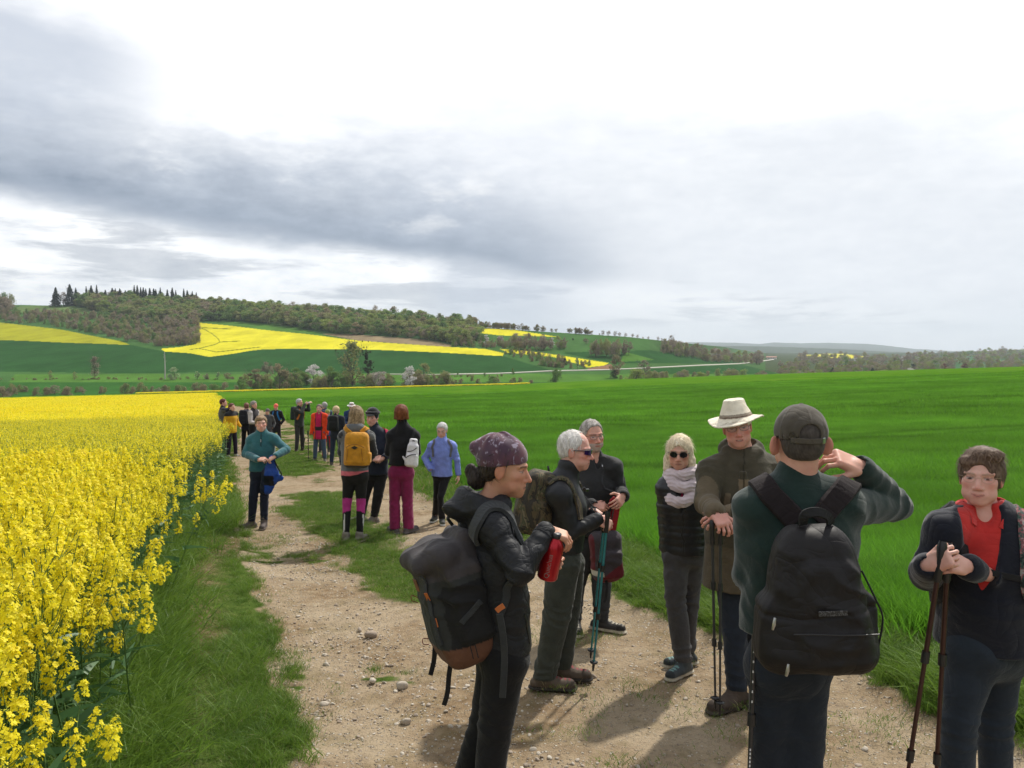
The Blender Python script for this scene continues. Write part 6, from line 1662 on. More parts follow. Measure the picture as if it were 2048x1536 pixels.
def f7():   # smiling woman at the right border, hands on her poles
    g = Fig('smiling short haired woman in navy cardigan and red polo shirt holding two poles', (1960, 1700), d=2.9, H=1.62, yaw=-28, res=.006, hres=.0035, hyaw=-36, pitch=3, hs=.94)
    g.set(hd=(1962, 955), nk=(1968, 1028), ups=(1972, 1056), shR=(1893, 1062, -.03), shL=(2052, 1060, .13), chs=(1974, 1125), wst=(1976, 1205), pel=(1974, 1280), elR=(1852, 1148, -.03), wrR=(1856, 1132, -.22),
          elL=(2048, 1175, .05), wrL=(1930, 1132, -.20), hpR=(1944, 1305, -.03), hpL=(1998, 1305, .05), knR=(1918, 1445, -.05), knL=(1990, 1448, .05))
    feet(g, R=(1905, 1620, -.02), L=(1995, 1640, .08)); g.J['toeR'] = dirs(-45)[0]; g.J['toeL'] = dirs(-15)[0]
    g.hand('R', (.42, -.45, .42), (-.55, -.60, .25), (60, 65, 45), (.8, .3, -.1), sc=.92); g.hand('L', (-.86, -.32, .22), (-.1, -.80, .50), (34, 52, 40), (.8, .4, -.1), sc=.92)
    g.body(skin=np.array([.64, .36, .29]), woman=True, ruddy=.3, smile=1.1, eyes=1.0, brow=(.40, .27, .21), nose=.6, jaw=1.12, lipcol=(.50, .13, .13))
    Mn = cloth('navy_cardigan', (.007, .009, .017), .9, .3, 900, .3); Mr = cloth('red_polo', (.50, .030, .026), .85, .2, 1100, .3)
    g.jacket(Mr, name='polo_shirt', W=.182, D=.135, hem=1275, arm=(.058, .05, .04), sleeves=False, collar=None, sh=.066, fold=.6, belly=.03,
             extra=lambda S_: (S_.cap(g.hp(0, -2, -8), g.hp(0, -1, -3), .06, .07, .012, mode='sub'), S_.cap(g.J['nk'] + g.f * .085 + UP * .02, g.J['nk'] + g.f * .16 - UP * .12, .040, .006, .02, mode='sub')))
    cm = g.js
    def op(S_):
        top = g.J['nk'] + g.f * .12 - g.l * .005; bot = P(1912, 1250, g.d - .16)
        S_.cap(top + UP * .03, g.J['chs'] + g.f * .17 - g.l * .02, .078, .048, .01, mode='sub'); S_.cap(g.J['chs'] + g.f * .17 - g.l * .02, g.J['wst'] + g.f * .18 - g.l * .035, .048, .010, .01, mode='sub'); S_.cap(g.hp(0, -1, -9), g.hp(0, -1, 0), .070, .08, .012, mode='sub')
        S_.cap(g.J['nk'] + g.l * .075 - g.f * .01 + UP * .005, g.J['nk'] - g.f * .075 + UP * .02, .022, .025, .02); S_.cap(g.J['nk'] - g.l * .075 - g.f * .01 + UP * .005, g.J['nk'] - g.f * .075 + UP * .02, .022, .025, .02)
    g.jacket(Mn, W=.194, D=.148, hem=1292, arm=(.072, .062, .050), collar=None, sh=.072, fold=1.0, belly=.03, extra=op, cuff=.92)
    # collar of the polo shirt
    for sg in (1, -1):
        pts = [g.J['nk'] - g.f * .065 + g.l * sg * .03 + UP * .035, g.J['nk'] + g.l * sg * .074 + UP * .028, g.J['nk'] + g.f * .05 + g.l * sg * .068 + UP * .005, g.J['nk'] + g.f * .095 + g.l * sg * .055 - UP * .030]
        o = strap('polo_collar', cm, pts, .028, Mr, None, .004, .003, 18); o.parent = g.root
    g.trousers(cloth('slate_jeans', (.020, .028, .040), .85, .1, 700, .35), r=(.090, .066, .056), fold=1.1, top=.57, seat=.12)
    g.shoes(M_shoe, (.05, .05, .05), (.06, .05, .05))
    g.hair((.075, .042, .028), 'puff', 1.2, 3, -4.5, rough=.24, streak=.5, grey=(.20, .14, .10), wisps=600, wl=.035, vol=.94, extra=lambda S_: (S_.ell(g.hp(2.5, 4.2, 9.6), np.array([6.0, 4.6, 3.2]) * g.hs * .01, g.frame(), .015), S_.ell(g.hp(-4.5, 6.0, 6.6), np.array([3.2, 2.6, 2.6]) * g.hs * .01, g.frame(), .01)))
    g.glasses(simple('gold_wire', (.45, .32, .2), .3, .9), None, 2.2, 1.5, thin=.0006)
    js = g.js; g.done()
    Mt = cloth('patterned_strap', (.03, .05, .05), .8, .1, 900, .3)
    def pat(t):
        n = t.noise(t.obj(), 60, 3, .6); n2 = t.vor(t.obj(), 70, out=1); S(t, col=t.ramp(n, [(.38, (.012, .016, .018)), (.48, (.05, .11, .09)), (.56, (.30, .06, .08)), (.66, (.35, .36, .33))]), rough=.8)
    Mt = material('patterned_strap_fabric', pat)
    S_ = Sculpt(); cc = g.J['chs'] - g.f * .24 + UP * .0; R2 = axes(g.f, UP); S_.box(cc - UP * .07, (.13, .08, .20), R2, .06, .02); S_.rough(.004, 9)
    bpk = sculpt_obj('backpack', S_, .012, M_web); thing_mesh(bpk, 'backpack with patterned shoulder straps and chest strap worn by the smiling woman', 'backpack')
    for sg, w in ((1, .062), (-1, .055)):
        pts = [g.J['nk'] + g.l * sg * .10 - g.f * .12 - UP * .02, g.J['nk'] + g.l * sg * .105 + g.f * .01 + UP * .01, g.J['chs'] + g.l * sg * .125 + g.f * .12 + UP * .06, g.J['chs'] + g.l * sg * .135 + g.f * .15 - UP * .04, g.J['wst'] + g.l * sg * .17 + g.f * .10 + UP * .02, g.J['wst'] + g.l * sg * .19 - g.f * .04]
        o = strap('strap', js, pts, w, Mt if sg > 0 else M_web, None, .005, .012); o.parent = bpk
    a = g.J['chs'] + g.l * .12 + g.f * .15 - UP * .015; b = g.J['chs'] - g.l * .11 + g.f * .15 + UP * .025
    o = strap('chest_strap', cm, [a, (a + b) / 2 + g.f * .02, b], .022, M_web, None, .022, .004, 14); o.parent = bpk
    rebase(bpk, cc)
    ph = (simple('dark_brown_shaft', (.055, .022, .018), .35, .3), M_blackp, M_blackp)
    h = g.d - .25
    pole('walking_pole', P(1886, 1082, h), P(1786, 1740, h - .02), ph, 'reddish black walking pole of the smiling woman slanting outward to the left')
    pole('walking_pole', P(1897, 1084, h + .02), P(1862, 1745, h + .04), ph, 'reddish black walking pole of the smiling woman standing nearly upright')
f7()

def f1():   # woman with the headscarf
    g = Fig('woman in purple patterned headscarf and black shell jacket opening a bottle', (960, 1700), d=3.2, H=1.68, yaw=112, res=.0065, hres=.0035, hyaw=80, pitch=-6, hs=1.02)
    g.set(hd=(1009, 937), nk=(984, 1002, .02), ups=(973, 1030, .02), shR=(984, 1056, -.14), shL=(956, 1046, .17), chs=(990, 1112, 0), wst=(1000, 1200, 0), pel=(1004, 1285, 0), elR=(1040, 1142, -.22), wrR=(1093, 1060, -.10),
          elL=(1005, 1150, .20), wrL=(1080, 1116, .05), hpR=(1010, 1320, -.07), hpL=(1000, 1320, .07), knR=(990, 1455, -.07), knL=(972, 1448, .08))
    feet(g, R=(965, 1660, -.08), L=(900, 1640, .08)); g.J['toeR'] = dirs(110)[0]; g.J['toeL'] = dirs(100)[0]
    g.hand('R', (.86, .05, -.30), (.38, -.25, .88), (38, 42, 22), (.75, -.2, -.6), sc=.92); g.hand('L', (.80, -.35, .05), (.1, .95, .1), (42, 50, 40), (.7, .5, -.2), sc=.92)
    g.body(skin=np.array([.50, .26, .165]), woman=True, ruddy=.3, talk=.5, smile=.3, brow=(.08, .05, .04), nose=.95, jaw=.95, lipcol=(.42, .14, .12))
    g.jacket(M_blackjk, W=.165, D=.118, hem=1292, arm=(.060, .055, .044), pockets=True, collar='hood', fold=.85, sh=.066, hemw=1.02, cuff=.95, extra=lambda S_: (S_.ell(g.J['nk'] - g.f * .13 - UP * .02, (.08, .06, .05), None, .03), S_.fold(g.J['nk'] - g.f * .12, (.2, .3, 1), .12, .007, 80)))
    g.trousers(M_blackcl, r=(.092, .070, .058), fold=.8, top=.56, seat=.112)
    g.shoes(M_shoe)
    hair = g.hair((.018, .014, .012), 'short', .7, 2.0, -7.5, rough=.3, streak=.3, grey=(.07, .05, .04), wisps=350, wl=.05,
           extra=lambda S_: (S_.ell(g.hp(1, -11.0, -5.8), np.array([4.6, 4.2, 4.6]) * g.hs * .01, g.frame(), .012), S_.ell(g.hp(1, -14.0, -3.2), np.array([2.6, 2.6, 3.4]) * g.hs * .01, g.frame(), .01)))
    c = g.hs * .01; R = g.frame(); hp = g.hp
    def sc(S_):
        S_.ell(hp(0, -1.6, 4.4), np.array([8.6, 10.6, 9.6]) * c, R); S_.cap(hp(0, -6, 8.5), hp(0, -12.5, 6.8), 5.0 * c, 3.0 * c, 2.4 * c); S_.ell(hp(0, -1.5, 13.2), np.array([2.2, 1.8, 1.5]) * c, R, 1.5 * c)
        S_.plane(hp(0, 2.2, 2.3), -R[2] * .97 + R[1] * .20, .3 * c); S_.ell(hp(0, -1.4, 3.2), np.array([8.0, 9.9, 8.9]) * c, R, .1 * c, 'sub')
        def fl(p):
            q = g.loc(p) - [0, -2, 13.5]; a = np.arctan2(q[:, 0], q[:, 1] + 2.5); r = np.linalg.norm(q, axis=1)
            return .0042 * np.sin(a * 7 + .12 * r + 1.2 * np.sin(a * 3)) * np.exp(-(r / 9.) ** 2) + .0015 * vnoise(p, 25, 2, 3)
        S_.disp.append(fl)
    def sccol(t):
        p = t.obj(); n = t.noise(p, 32, 5, .62, 1.2); n2 = t.noise(p, 9, 2)
        base = t.mix(t.rng(n2, .4, .6), (.13, .045, .065), (.060, .026, .052))
        S(t, col=t.mix(t.rng(n, .555, .60), base, (.30, .25, .33)), rough=.8, sheen=.3, normal=t.bump(t.noise(p, 500, 2), .2, .001))
    hat_obj(g, 'headscarf', sc, material('headscarf_fabric', sccol), None, .0032)
    js = g.js; g.done()
    # bottle held in her hands
    top = P(1112, 1072, g.d - .12); bot = P(1094, 1156, g.d - .10); ax = unit(top - bot); L = np.linalg.norm(top - bot); e = bpy.data.objects.new('bottle', None); COL.objects.link(e); e.location = bot
    e['label'] = 'red metal drinking bottle with a black cap held by the woman in the headscarf'; e['category'] = 'bottle'
    Mb = simple('red_enamel', (.42, .010, .020), .28, .55, .6, .05)
    def lathe(n, prof, m):
        Q = Quads(); tube(Q, [ax * z for z, r in prof], [r for z, r in prof], 0, 28); o = mesh_obj(n, np.concatenate(Q.v), np.concatenate(Q.f), m, None, True); o.parent = e; return o
    R_ = .0405
    lathe('body', [(0, .002), (.0, R_ * .9), (.006, R_), (L * .70, R_), (L * .78, R_ * .96), (L * .86, R_ * .78), (L * .93, R_ * .60), (L * .95, R_ * .46), (L * .99, R_ * .44)], Mb)
    lathe('cap', [(L * .965, R_ * .50), (L * 1.0, R_ * .52), (L * 1.07, R_ * .50), (L * 1.08, R_ * .30), (L * 1.081, .001)], M_blackp)
    # lettering runs up the side
    cu = bpy.data.curves.new('lettering', 'FONT'); cu.body = 'Quechua'; cu.size = .027; cu.extrude = 0; cu.align_x = 'CENTER'; to = bpy.data.objects.new('lettering_tmp', cu); COL.objects.link(to)
    me = bpy.data.meshes.new_from_object(to.evaluated_get(bpy.context.evaluated_depsgraph_get())); bpy.data.objects.remove(to)
    v = np.array([q.co[:] for q in me.vertices]); side0 = unit(np.cross(ax, (0, -1., 0))); view = unit(np.array([-.30, -1, 0]) - ax * (np.array([-.30, -1, 0]) @ ax)); sdv = np.cross(ax, view)
    an = (v[:, 1] - .012) / R_; vv = ax * (L * .36 + v[:, 0])[:, None] + (R_ + .0006) * (np.cos(an)[:, None] * view - np.sin(an)[:, None] * sdv)
    me.vertices.foreach_set('co', vv.astype(np.float32).ravel()); me.materials.append(simple('grey_print', (.26, .17, .17), .5)); me.update()
    to = bpy.data.objects.new('lettering', me); COL.objects.link(to); to.parent = e
    # large grey hiking pack
    cc = P(911, 1180, g.d - .02); R2 = axes((.93, .36, .0), (-.22, .0, 1.)); R2 = axes(R2[1], (-.24, .0, 1.)); q = lambda l, f, u: cc + R2[0] * l + R2[1] * f + R2[2] * u
    root = bpy.data.objects.new('backpack', None); COL.objects.link(root); tag(root, 'large grey hiking backpack with brown base worn by the woman in the headscarf', 'backpack')
    Mk = cloth('pack_canvas', (.02, .02, .02), .75, .05, 500, .25, True, wr=.3, wrs=8)
    S_ = Sculpt(); S_.box(q(0, .0, -.03), (.150, .105, .235), R2, .075, .02, taper=.02); S_.box(q(0, -.085, -.045), (.118, .055, .170), R2, .05, .012); 
    S_.cap(q(.09, -.045, .17), q(-.10, -.045, .17), .072, .072, .04, (R2[2], 1.25)); S_.cap(q(.07, -.13, .165), q(-.08, -.13, .16), .045, .045, .04); S_.box(q(0, .065, .10), (.12, .035, .145), R2, .03, .03)
    S_.box(q(-.135, .01, -.02), (.035, .075, .16), R2, .03, .015); S_.box(q(0, -.02, -.215), (.135, .105, .07), R2, .06, .03)
    S_.fold(q(0, -.10, .15), unit(R2[2] + R2[1] * .5), .17, .011, 50); S_.fold(q(-.13, 0, .05), unit(R2[1] + R2[2]), .14, .010, 60); S_.fold(q(-.1, -.1, -.12), unit(R2[0] + R2[2]), .13, .007, 60); S_.rough(.004, 8, (1, 1, 1), 3, 3)
    def pc(V):
        d = (V - cc) @ R2.T; C = np.tile([.030, .032, .031], (len(V), 1)); C[d[:, 2] > .085] = (.052, .046, .048); C[(d[:, 2] < -.185) & (d[:, 1] > -.165)] = (.13, .058, .034)
        C[(d[:, 0] < -.12) & (d[:, 2] < .06) & (d[:, 2] > -.185)] = (.012, .012, .013); return C
    S_b = S_; b = sculpt_obj('main_bag', S_, .006, Mk, root, pc)
    Mo = simple('orange_plastic', (.48, .13, .03), .5); Mlb = simple('leather_patch', (.20, .085, .04), .7); Mst = cloth('grey_strap', (.035, .038, .040), .8, .1, 1200, .35)
    def on(a, bb, c_): pp, gg = project(S_b, [q(a, bb, c_)], .003); return pp[0], gg[0]
    def patch(n, a, w, h, m):
        p0, n0 = on(*a); u_ = unit(R2[2] - (R2[2] @ n0) * n0); ribbon(n, [p0 - u_ * h / 2, p0, p0 + u_ * h / 2], n0, w, .002, m, None).parent = root
    patch('leather_patch', (.055, -.20, .055), .045, .05, Mlb)
    for a in ((-.10, -.15, .035), (-.105, -.15, -.07)): patch('buckle', a, .018, .035, Mo)
    strap('compression_strap', S_b, [q(-.09, -.16, .10), q(-.10, -.16, .0), q(-.10, -.16, -.10), q(-.10, -.14, -.16)], .024, Mst, root, .003, .003)
    strap('compression_strap', S_b, [q(-.2, .05, -.02), q(-.2, .0, -.05), q(-.19, -.06, -.08)], .022, Mst, root, .003, .003)
    for a in ((.055, -.24, .0), (.06, -.22, -.17)):
        p0, n0 = on(*a); tubes_obj('zip_cord', [(polyline([p0, p0 + n0 * .022 + R2[2] * .010, p0 + n0 * .026 - R2[2] * .012, p0 + n0 * .004 - R2[2] * .022], 10), .0018)], simple('red_cord', (.2, .03, .03), .7) if a[0] > 0 else M_web, None, 5).parent = root
    for a in ((-.01, 0), (.012, 0)): p0, n0 = on(-.2, -.03 + a[0] * 1.2, -.19); tubes_obj('zip_cord', [([p0 + n0 * .004, p0 + n0 * .008 - R2[2] * .03, p0 + n0 * .006 - R2[2] * .055], .0022)], M_web, None, 5).parent = root
    # shoulder strap over her right shoulder, load loop and hanging straps
    jp = lambda x, y, dd: P(x, y, g.d + dd)
    strap('shoulder_strap', js, [jp(935, 1092, -.16), jp(938, 1062, -.19), jp(948, 1035, -.20), jp(965, 1014, -.17), jp(992, 1008, -.14), jp(1015, 1022, -.12), jp(1030, 1060, -.14), jp(1030, 1110, -.16)], .060, Mst, root, .005, .014, 30)
    strap('shoulder_strap', js, [jp(915, 1070, .1), jp(935, 1020, .16), jp(960, 1010, .20), jp(985, 1030, .26), jp(1000, 1080, .28)], .060, Mst, root, .005, .014)
    strap('lower_strap', js, [jp(1022, 1165, -.2), jp(1012, 1200, -.2), jp(1000, 1225, -.2), jp(990, 1240, -.19)], .030, Mst, root, .006, .004)
    patch2 = ribbon('buckle', [jp(993, 1222, -.235), jp(1000, 1216, -.235), jp(1008, 1211, -.235)], (0, -1, 0), .022, .004, Mo); patch2.parent = root
    ribbon('strap_end', polyline([jp(999, 1228, -.24), jp(1006, 1270, -.235), jp(1009, 1320, -.22), jp(1005, 1395, -.20)], 14), (0, -1, 0), .026, .003, Mst).parent = root
    ribbon('strap_end', polyline([jp(903, 1318, -.06), jp(898, 1350, -.06), jp(895, 1385, -.06), jp(888, 1410, -.05)], 10), (0, -1, 0), .020, .003, M_web).parent = root
    ribbon('strap_end', polyline([jp(870, 1290, .02), jp(868, 1320, .02), jp(861, 1350, .02)], 8), (0, -1, 0), .020, .003, M_web).parent = root
    tubes_obj('carry_loop', [(polyline([q(.03, .06, .25), q(.02, .045, .285), q(-.02, .055, .295), q(-.05, .07, .27)], 12), .007)], Mst).parent = root
    for o in root.children:
        if o.type == 'MESH': pass
    rebase(root, cc)
f1()

def f2():   # white haired man with wrap sunglasses
    g = Fig('white haired man in wraparound sunglasses and black softshell leaning on blue poles', (1084, 1357), 866, yaw=88, res=.007, hres=.004, hyaw=74, pitch=-5, hs=1.12)
    g.set(hd=(1150, 901), nk=(1133, 958), ups=(1124, 972), shR=(1118, 990, -.17), shL=(1138, 982, .17), chs=(1130, 1015), wst=(1128, 1062), pel=(1124, 1112), elR=(1146, 1062, -.17), wrR=(1196, 1038, -.13),
          elL=(1150, 1050, .17), wrL=(1190, 1024, .06), hpR=(1126, 1130, -.08), hpL=(1134, 1126, .08), knR=(1114, 1228, -.08), knL=(1134, 1214, .10))
    feet(g, R=(1088, 1320, -.08), L=(1122, 1298, .10)); g.J['toeR'] = dirs(84)[0]; g.J['toeL'] = dirs(80)[0]
    g.hand('R', (.80, .05, -.45), (.35, -.75, .5), (55, 60, 45)); g.hand('L', (.85, -.1, -.35), (.3, .2, .9), (50, 60, 45))
    g.body(skin=np.array([.62, .34, .27]), ruddy=.6, brow=(.55, .5, .45), nose=1.1, jaw=1.08)
    g.jacket(cloth('black_softshell', (.013, .014, .017), .55, .0, 400, .1, wr=.2, spec=.4), W=.185, D=.140, hem=1100, zip_=True, pockets=True, arm=(.072, .058, .048), collar='high', neck=.076, fold=1.1, sh=.074, cuff=.96)
    Mt = cloth('dark_green_trousers', (.040, .045, .036), .85, .1, 600, .3, wr=.6, wrs=6)
    g.trousers(Mt, r=(.120, .100, .072), fold=1.6, top=.58, seat=.125, hem=.045)
    g.shoes(M_shoe, (.035, .03, .027), (.10, .075, .055), boot=.07, size=1.12, accent=(.20, .04, .04))
    def rec(S_): pass
    g.hair((.66, .62, .58), 'short', .55, 4.0, -7.0, rough=.35, streak=.3, grey=(.82, .80, .78), wisps=700, wl=.035, extra=lambda S_: S_.ell(g.hp(0, 8.2, 8.2), np.array([6.4, 6.5, 6.0]) * g.hs * .01, g.frame(), .008, 'sub'))
    # wrap sunglasses
    R = g.frame(); c = g.hs * .01; hp = g.hp; V = []
    for i in range(15):
        a = -1.15 + 2.3 * i / 14; x = 6.6 * math.sin(a) ; f = 4.2 + 5.6 * math.cos(a) + .5
        hgt = 1.9 if abs(a) > .12 else 1.0
        V += [hp(x, f, 1.7), hp(x, f - .1, -1.2 - (hgt - 1) * .8 + abs(a) * 1.0)]
    fcs = [(2 * i, 2 * i + 2, 2 * i + 3, 2 * i + 1) for i in range(14)]
    o = tubes_obj('sunglasses', [([hp(6.6 * math.sin(a), 4.6 + 5.6 * math.cos(a), 1.55) for a in np.linspace(-1.15, 1.15, 15)], .0028)] + [([hp(sg * 6.0, 6.9, 1.3), hp(sg * 7.3, 4, 1.2), hp(sg * 7.9, .3, .9)], .0034) for sg in (1, -1)], M_blackp, None, 6); g.add(o)
    l_ = mesh_obj('lens', V, fcs, M_lens_purple, None, True); l_.parent = o
    js = g.js; g.done()
    # camouflage pack
    cc = P(1074, 1003, g.d - .02); R2 = axes((1, .05, 0), (.22, 0, 1)); q = lambda l, f, u: cc + R2[0] * l + R2[1] * f + R2[2] * u
    def camo(t):
        p = t.obj(); n = t.noise(t.vm('MULTIPLY', p, (1, 1, .45)), 13, 3, .6, 1.5); n2 = t.noise(t.vm('ADD', p, (3, 3, 3)), 20, 3, .6, 1)
        S(t, col=t.mix(t.rng(n2, .56, .60), t.ramp(n, [(.40, (.028, .022, .014)), (.46, (.085, .062, .030)), (.54, (.045, .050, .022)), (.60, (.13, .10, .055))], 'CONSTANT'), (.02, .017, .012)), rough=.85, normal=t.bump(t.noise(p, 30, 3), .4, .004))
    Mc = material('camouflage_fabric', camo)
    S_ = Sculpt(); S_.box(cc, (.15, .105, .20), R2, .06, .02, taper=-.12); S_.box(q(0, -.09, -.05), (.11, .04, .10), R2, .03, .01); S_.box(q(-.14, 0, -.06), (.03, .06, .09), R2, .025, .01); S_.fold(cc, R2[2], .2, .006, 50); S_.rough(.005, 9)
    bpk = sculpt_obj('backpack', S_, .008, Mc); thing_mesh(bpk, 'brown camouflage backpack on the back of the white haired man', 'backpack')
    jp = lambda x, y, dd: P(x, y, g.d + dd)
    for sg, dd in ((1, -.17), (-1, .17)):
        o = strap('strap', js, [jp(1090, 962, dd), jp(1098, 945, dd), jp(1118, 938, dd * .9), jp(1140, 948, dd * .9), jp(1160, 968, dd), jp(1168, 1000, dd), jp(1160, 1040, dd)], .055, Mc, None, .005, .012); o.parent = bpk
    o = ribbon('chest_clip', [jp(1166, 975, -.21), jp(1170, 980, -.2), jp(1176, 980, -.15)], (0, -1, 0), .02, .006, M_blackp); o.parent = bpk
    o = tubes_obj('top_loop', [(polyline([q(.02, .03, .21), q(0, .02, .235), q(-.02, .03, .21)], 8), .006)], M_web); o.parent = bpk
    rebase(bpk, cc)
    bl = (simple('teal_pole_shaft', (.05, .26, .32), .3, .6), M_blackp, M_blackp)
    pole('walking_pole', P(1216, 1022, g.d - .16), P(1186, 1342, g.d - .05), bl, 'turquoise walking pole of the white haired man, the longer looking front one', r=.0095)
    pole('walking_pole', P(1210, 1024, g.d - .02), P(1181, 1316, g.d + .18), bl, 'turquoise walking pole of the white haired man with its tip slightly behind the other', r=.009)
f2()

def f3():   # grey haired man with glasses standing behind
    g = Fig('grey haired man with glasses and goatee in black jacket behind the white haired man', (1200, 1250), 838, yaw=18, res=.009, hres=.0045, hyaw=22, pitch=0, roll=3, hs=1.08)
    g.set(hd=(1184, 872), nk=(1186, 918, .02), ups=(1186, 935, .02), shR=(1146, 945, .05), shL=(1225, 935, -.02), chs=(1190, 980), wst=(1188, 1030), pel=(1186, 1078), elR=(1140, 1005, .02), wrR=(1185, 1010, -.25),
          elL=(1241, 985, -.03), wrL=(1246, 992, -.24), hpR=(1170, 1090), hpL=(1202, 1090), knR=(1152, 1165, -.02), knL=(1203, 1168, -.04))
    feet(g, R=(1148, 1240, .0), L=(1202, 1236, .0)); g.J['toeR'] = dirs(5)[0]; g.J['toeL'] = dirs(62)[0]
    g.hand('L', (-.35, -.55, -.30), (.75, -.3, .5), (30, 35, 25), (.5, .8, -.3)); g.hand('R', (.8, -.2, -.1), (0, -.6, .7), (40, 40, 30))
    g.body(skin=np.array([.56, .29, .22]), ruddy=.5, brow=(.16, .12, .10), beard=(.40, .36, .33), nose=1.1)
    g.jacket(cloth('black_canvas_jacket', (.022, .022, .023), .75, .1, 500, .3, wr=.4), W=.190, D=.145, zip_=True, pockets=True, hem=1066, arm=(.072, .062, .054), collar='open', fold=1.3, sh=.078)
    Mz = cloth('charcoal_hiking_trousers', (.032, .034, .037), .8, .05, 600, .2)
    g.trousers(Mz, r=(.10, .080, .062), fold=1.4, top=.57, hem=.045)
    g.shoes(M_shoe, (.42, .38, .30), (.035, .032, .030), boot=.06, size=1.1, accent=(.40, .36, .28))
    g.hair((.17, .145, .125), 'short', .75, 4.4, -6.5, rough=.35, streak=.7, grey=(.48, .44, .41), wisps=350, wl=.03)
    g.glasses(M_blackp, M_lens_clear, 2.6, 1.6, thin=.0012)
    g.done()
    # the red and grey pack he holds by its strap
    cc = P(1212, 1112, g.d - .26); R2 = axes((.2, -1, 0), (-.06, 0, 1)); q = lambda l, f, u: cc + R2[0] * l + R2[1] * f + R2[2] * u
    Mk = cloth('red_grey_pack', (.1, .1, .1), .75, .05, 500, .2, True, wr=.4)
    S_ = Sculpt(); S_.box(cc, (.122, .085, .195), R2, .07, .02, taper=.06); S_.box(q(.01, .08, -.05), (.095, .04, .11), R2, .035, .012); S_.fold(cc, unit(R2[2] + R2[0]), .2, .008, 45); S_.rough(.005, 8)
    def pc(V):
        d = (V - cc) @ R2.T; C = np.tile([.045, .037, .042], (len(V), 1)); C[(d[:, 2] < -.09 + d[:, 0] * .6)] = (.10, .009, .014); C[(d[:, 0] < -.06) & (d[:, 2] < -.09) & (d[:, 2] > -.13)] = (.45, .42, .34); C[(d[:, 0] < -.105) & (d[:, 2] > -.09)] = (.09, .009, .014); return C
    bpk = sculpt_obj('backpack', S_, .008, Mk, None, pc); thing_mesh(bpk, 'red and grey backpack hanging from the hand of the grey haired man with glasses', 'backpack')
    jp = lambda x, y, dd: P(x, y, g.d - .26 + dd)
    o = ribbon('strap', polyline([jp(1224, 1070, .02), jp(1231, 1035, 0), jp(1235, 1005, -.01), jp(1228, 998, 0), jp(1222, 1010, .02), jp(1215, 1050, .04)], 20), (0.2, -1, 0), .045, .012, cloth('red_strap', (.28, .015, .02), .8, .1)); o.parent = bpk
    o = ribbon('strap', polyline([jp(1205, 1060, .03), jp(1213, 1030, 0), jp(1225, 1005, .03)], 12), (0, -1, 0), .040, .010, M_web); o.parent = bpk
    o = ribbon('strap_end', polyline([q(-.03, .06, -.16), q(-.035, .09, -.22), q(-.045, .08, -.30), q(-.06, .08, -.33)], 10), (0, -1, 0), .022, .003, M_web); o.parent = bpk
    rebase(bpk, cc)
f3()

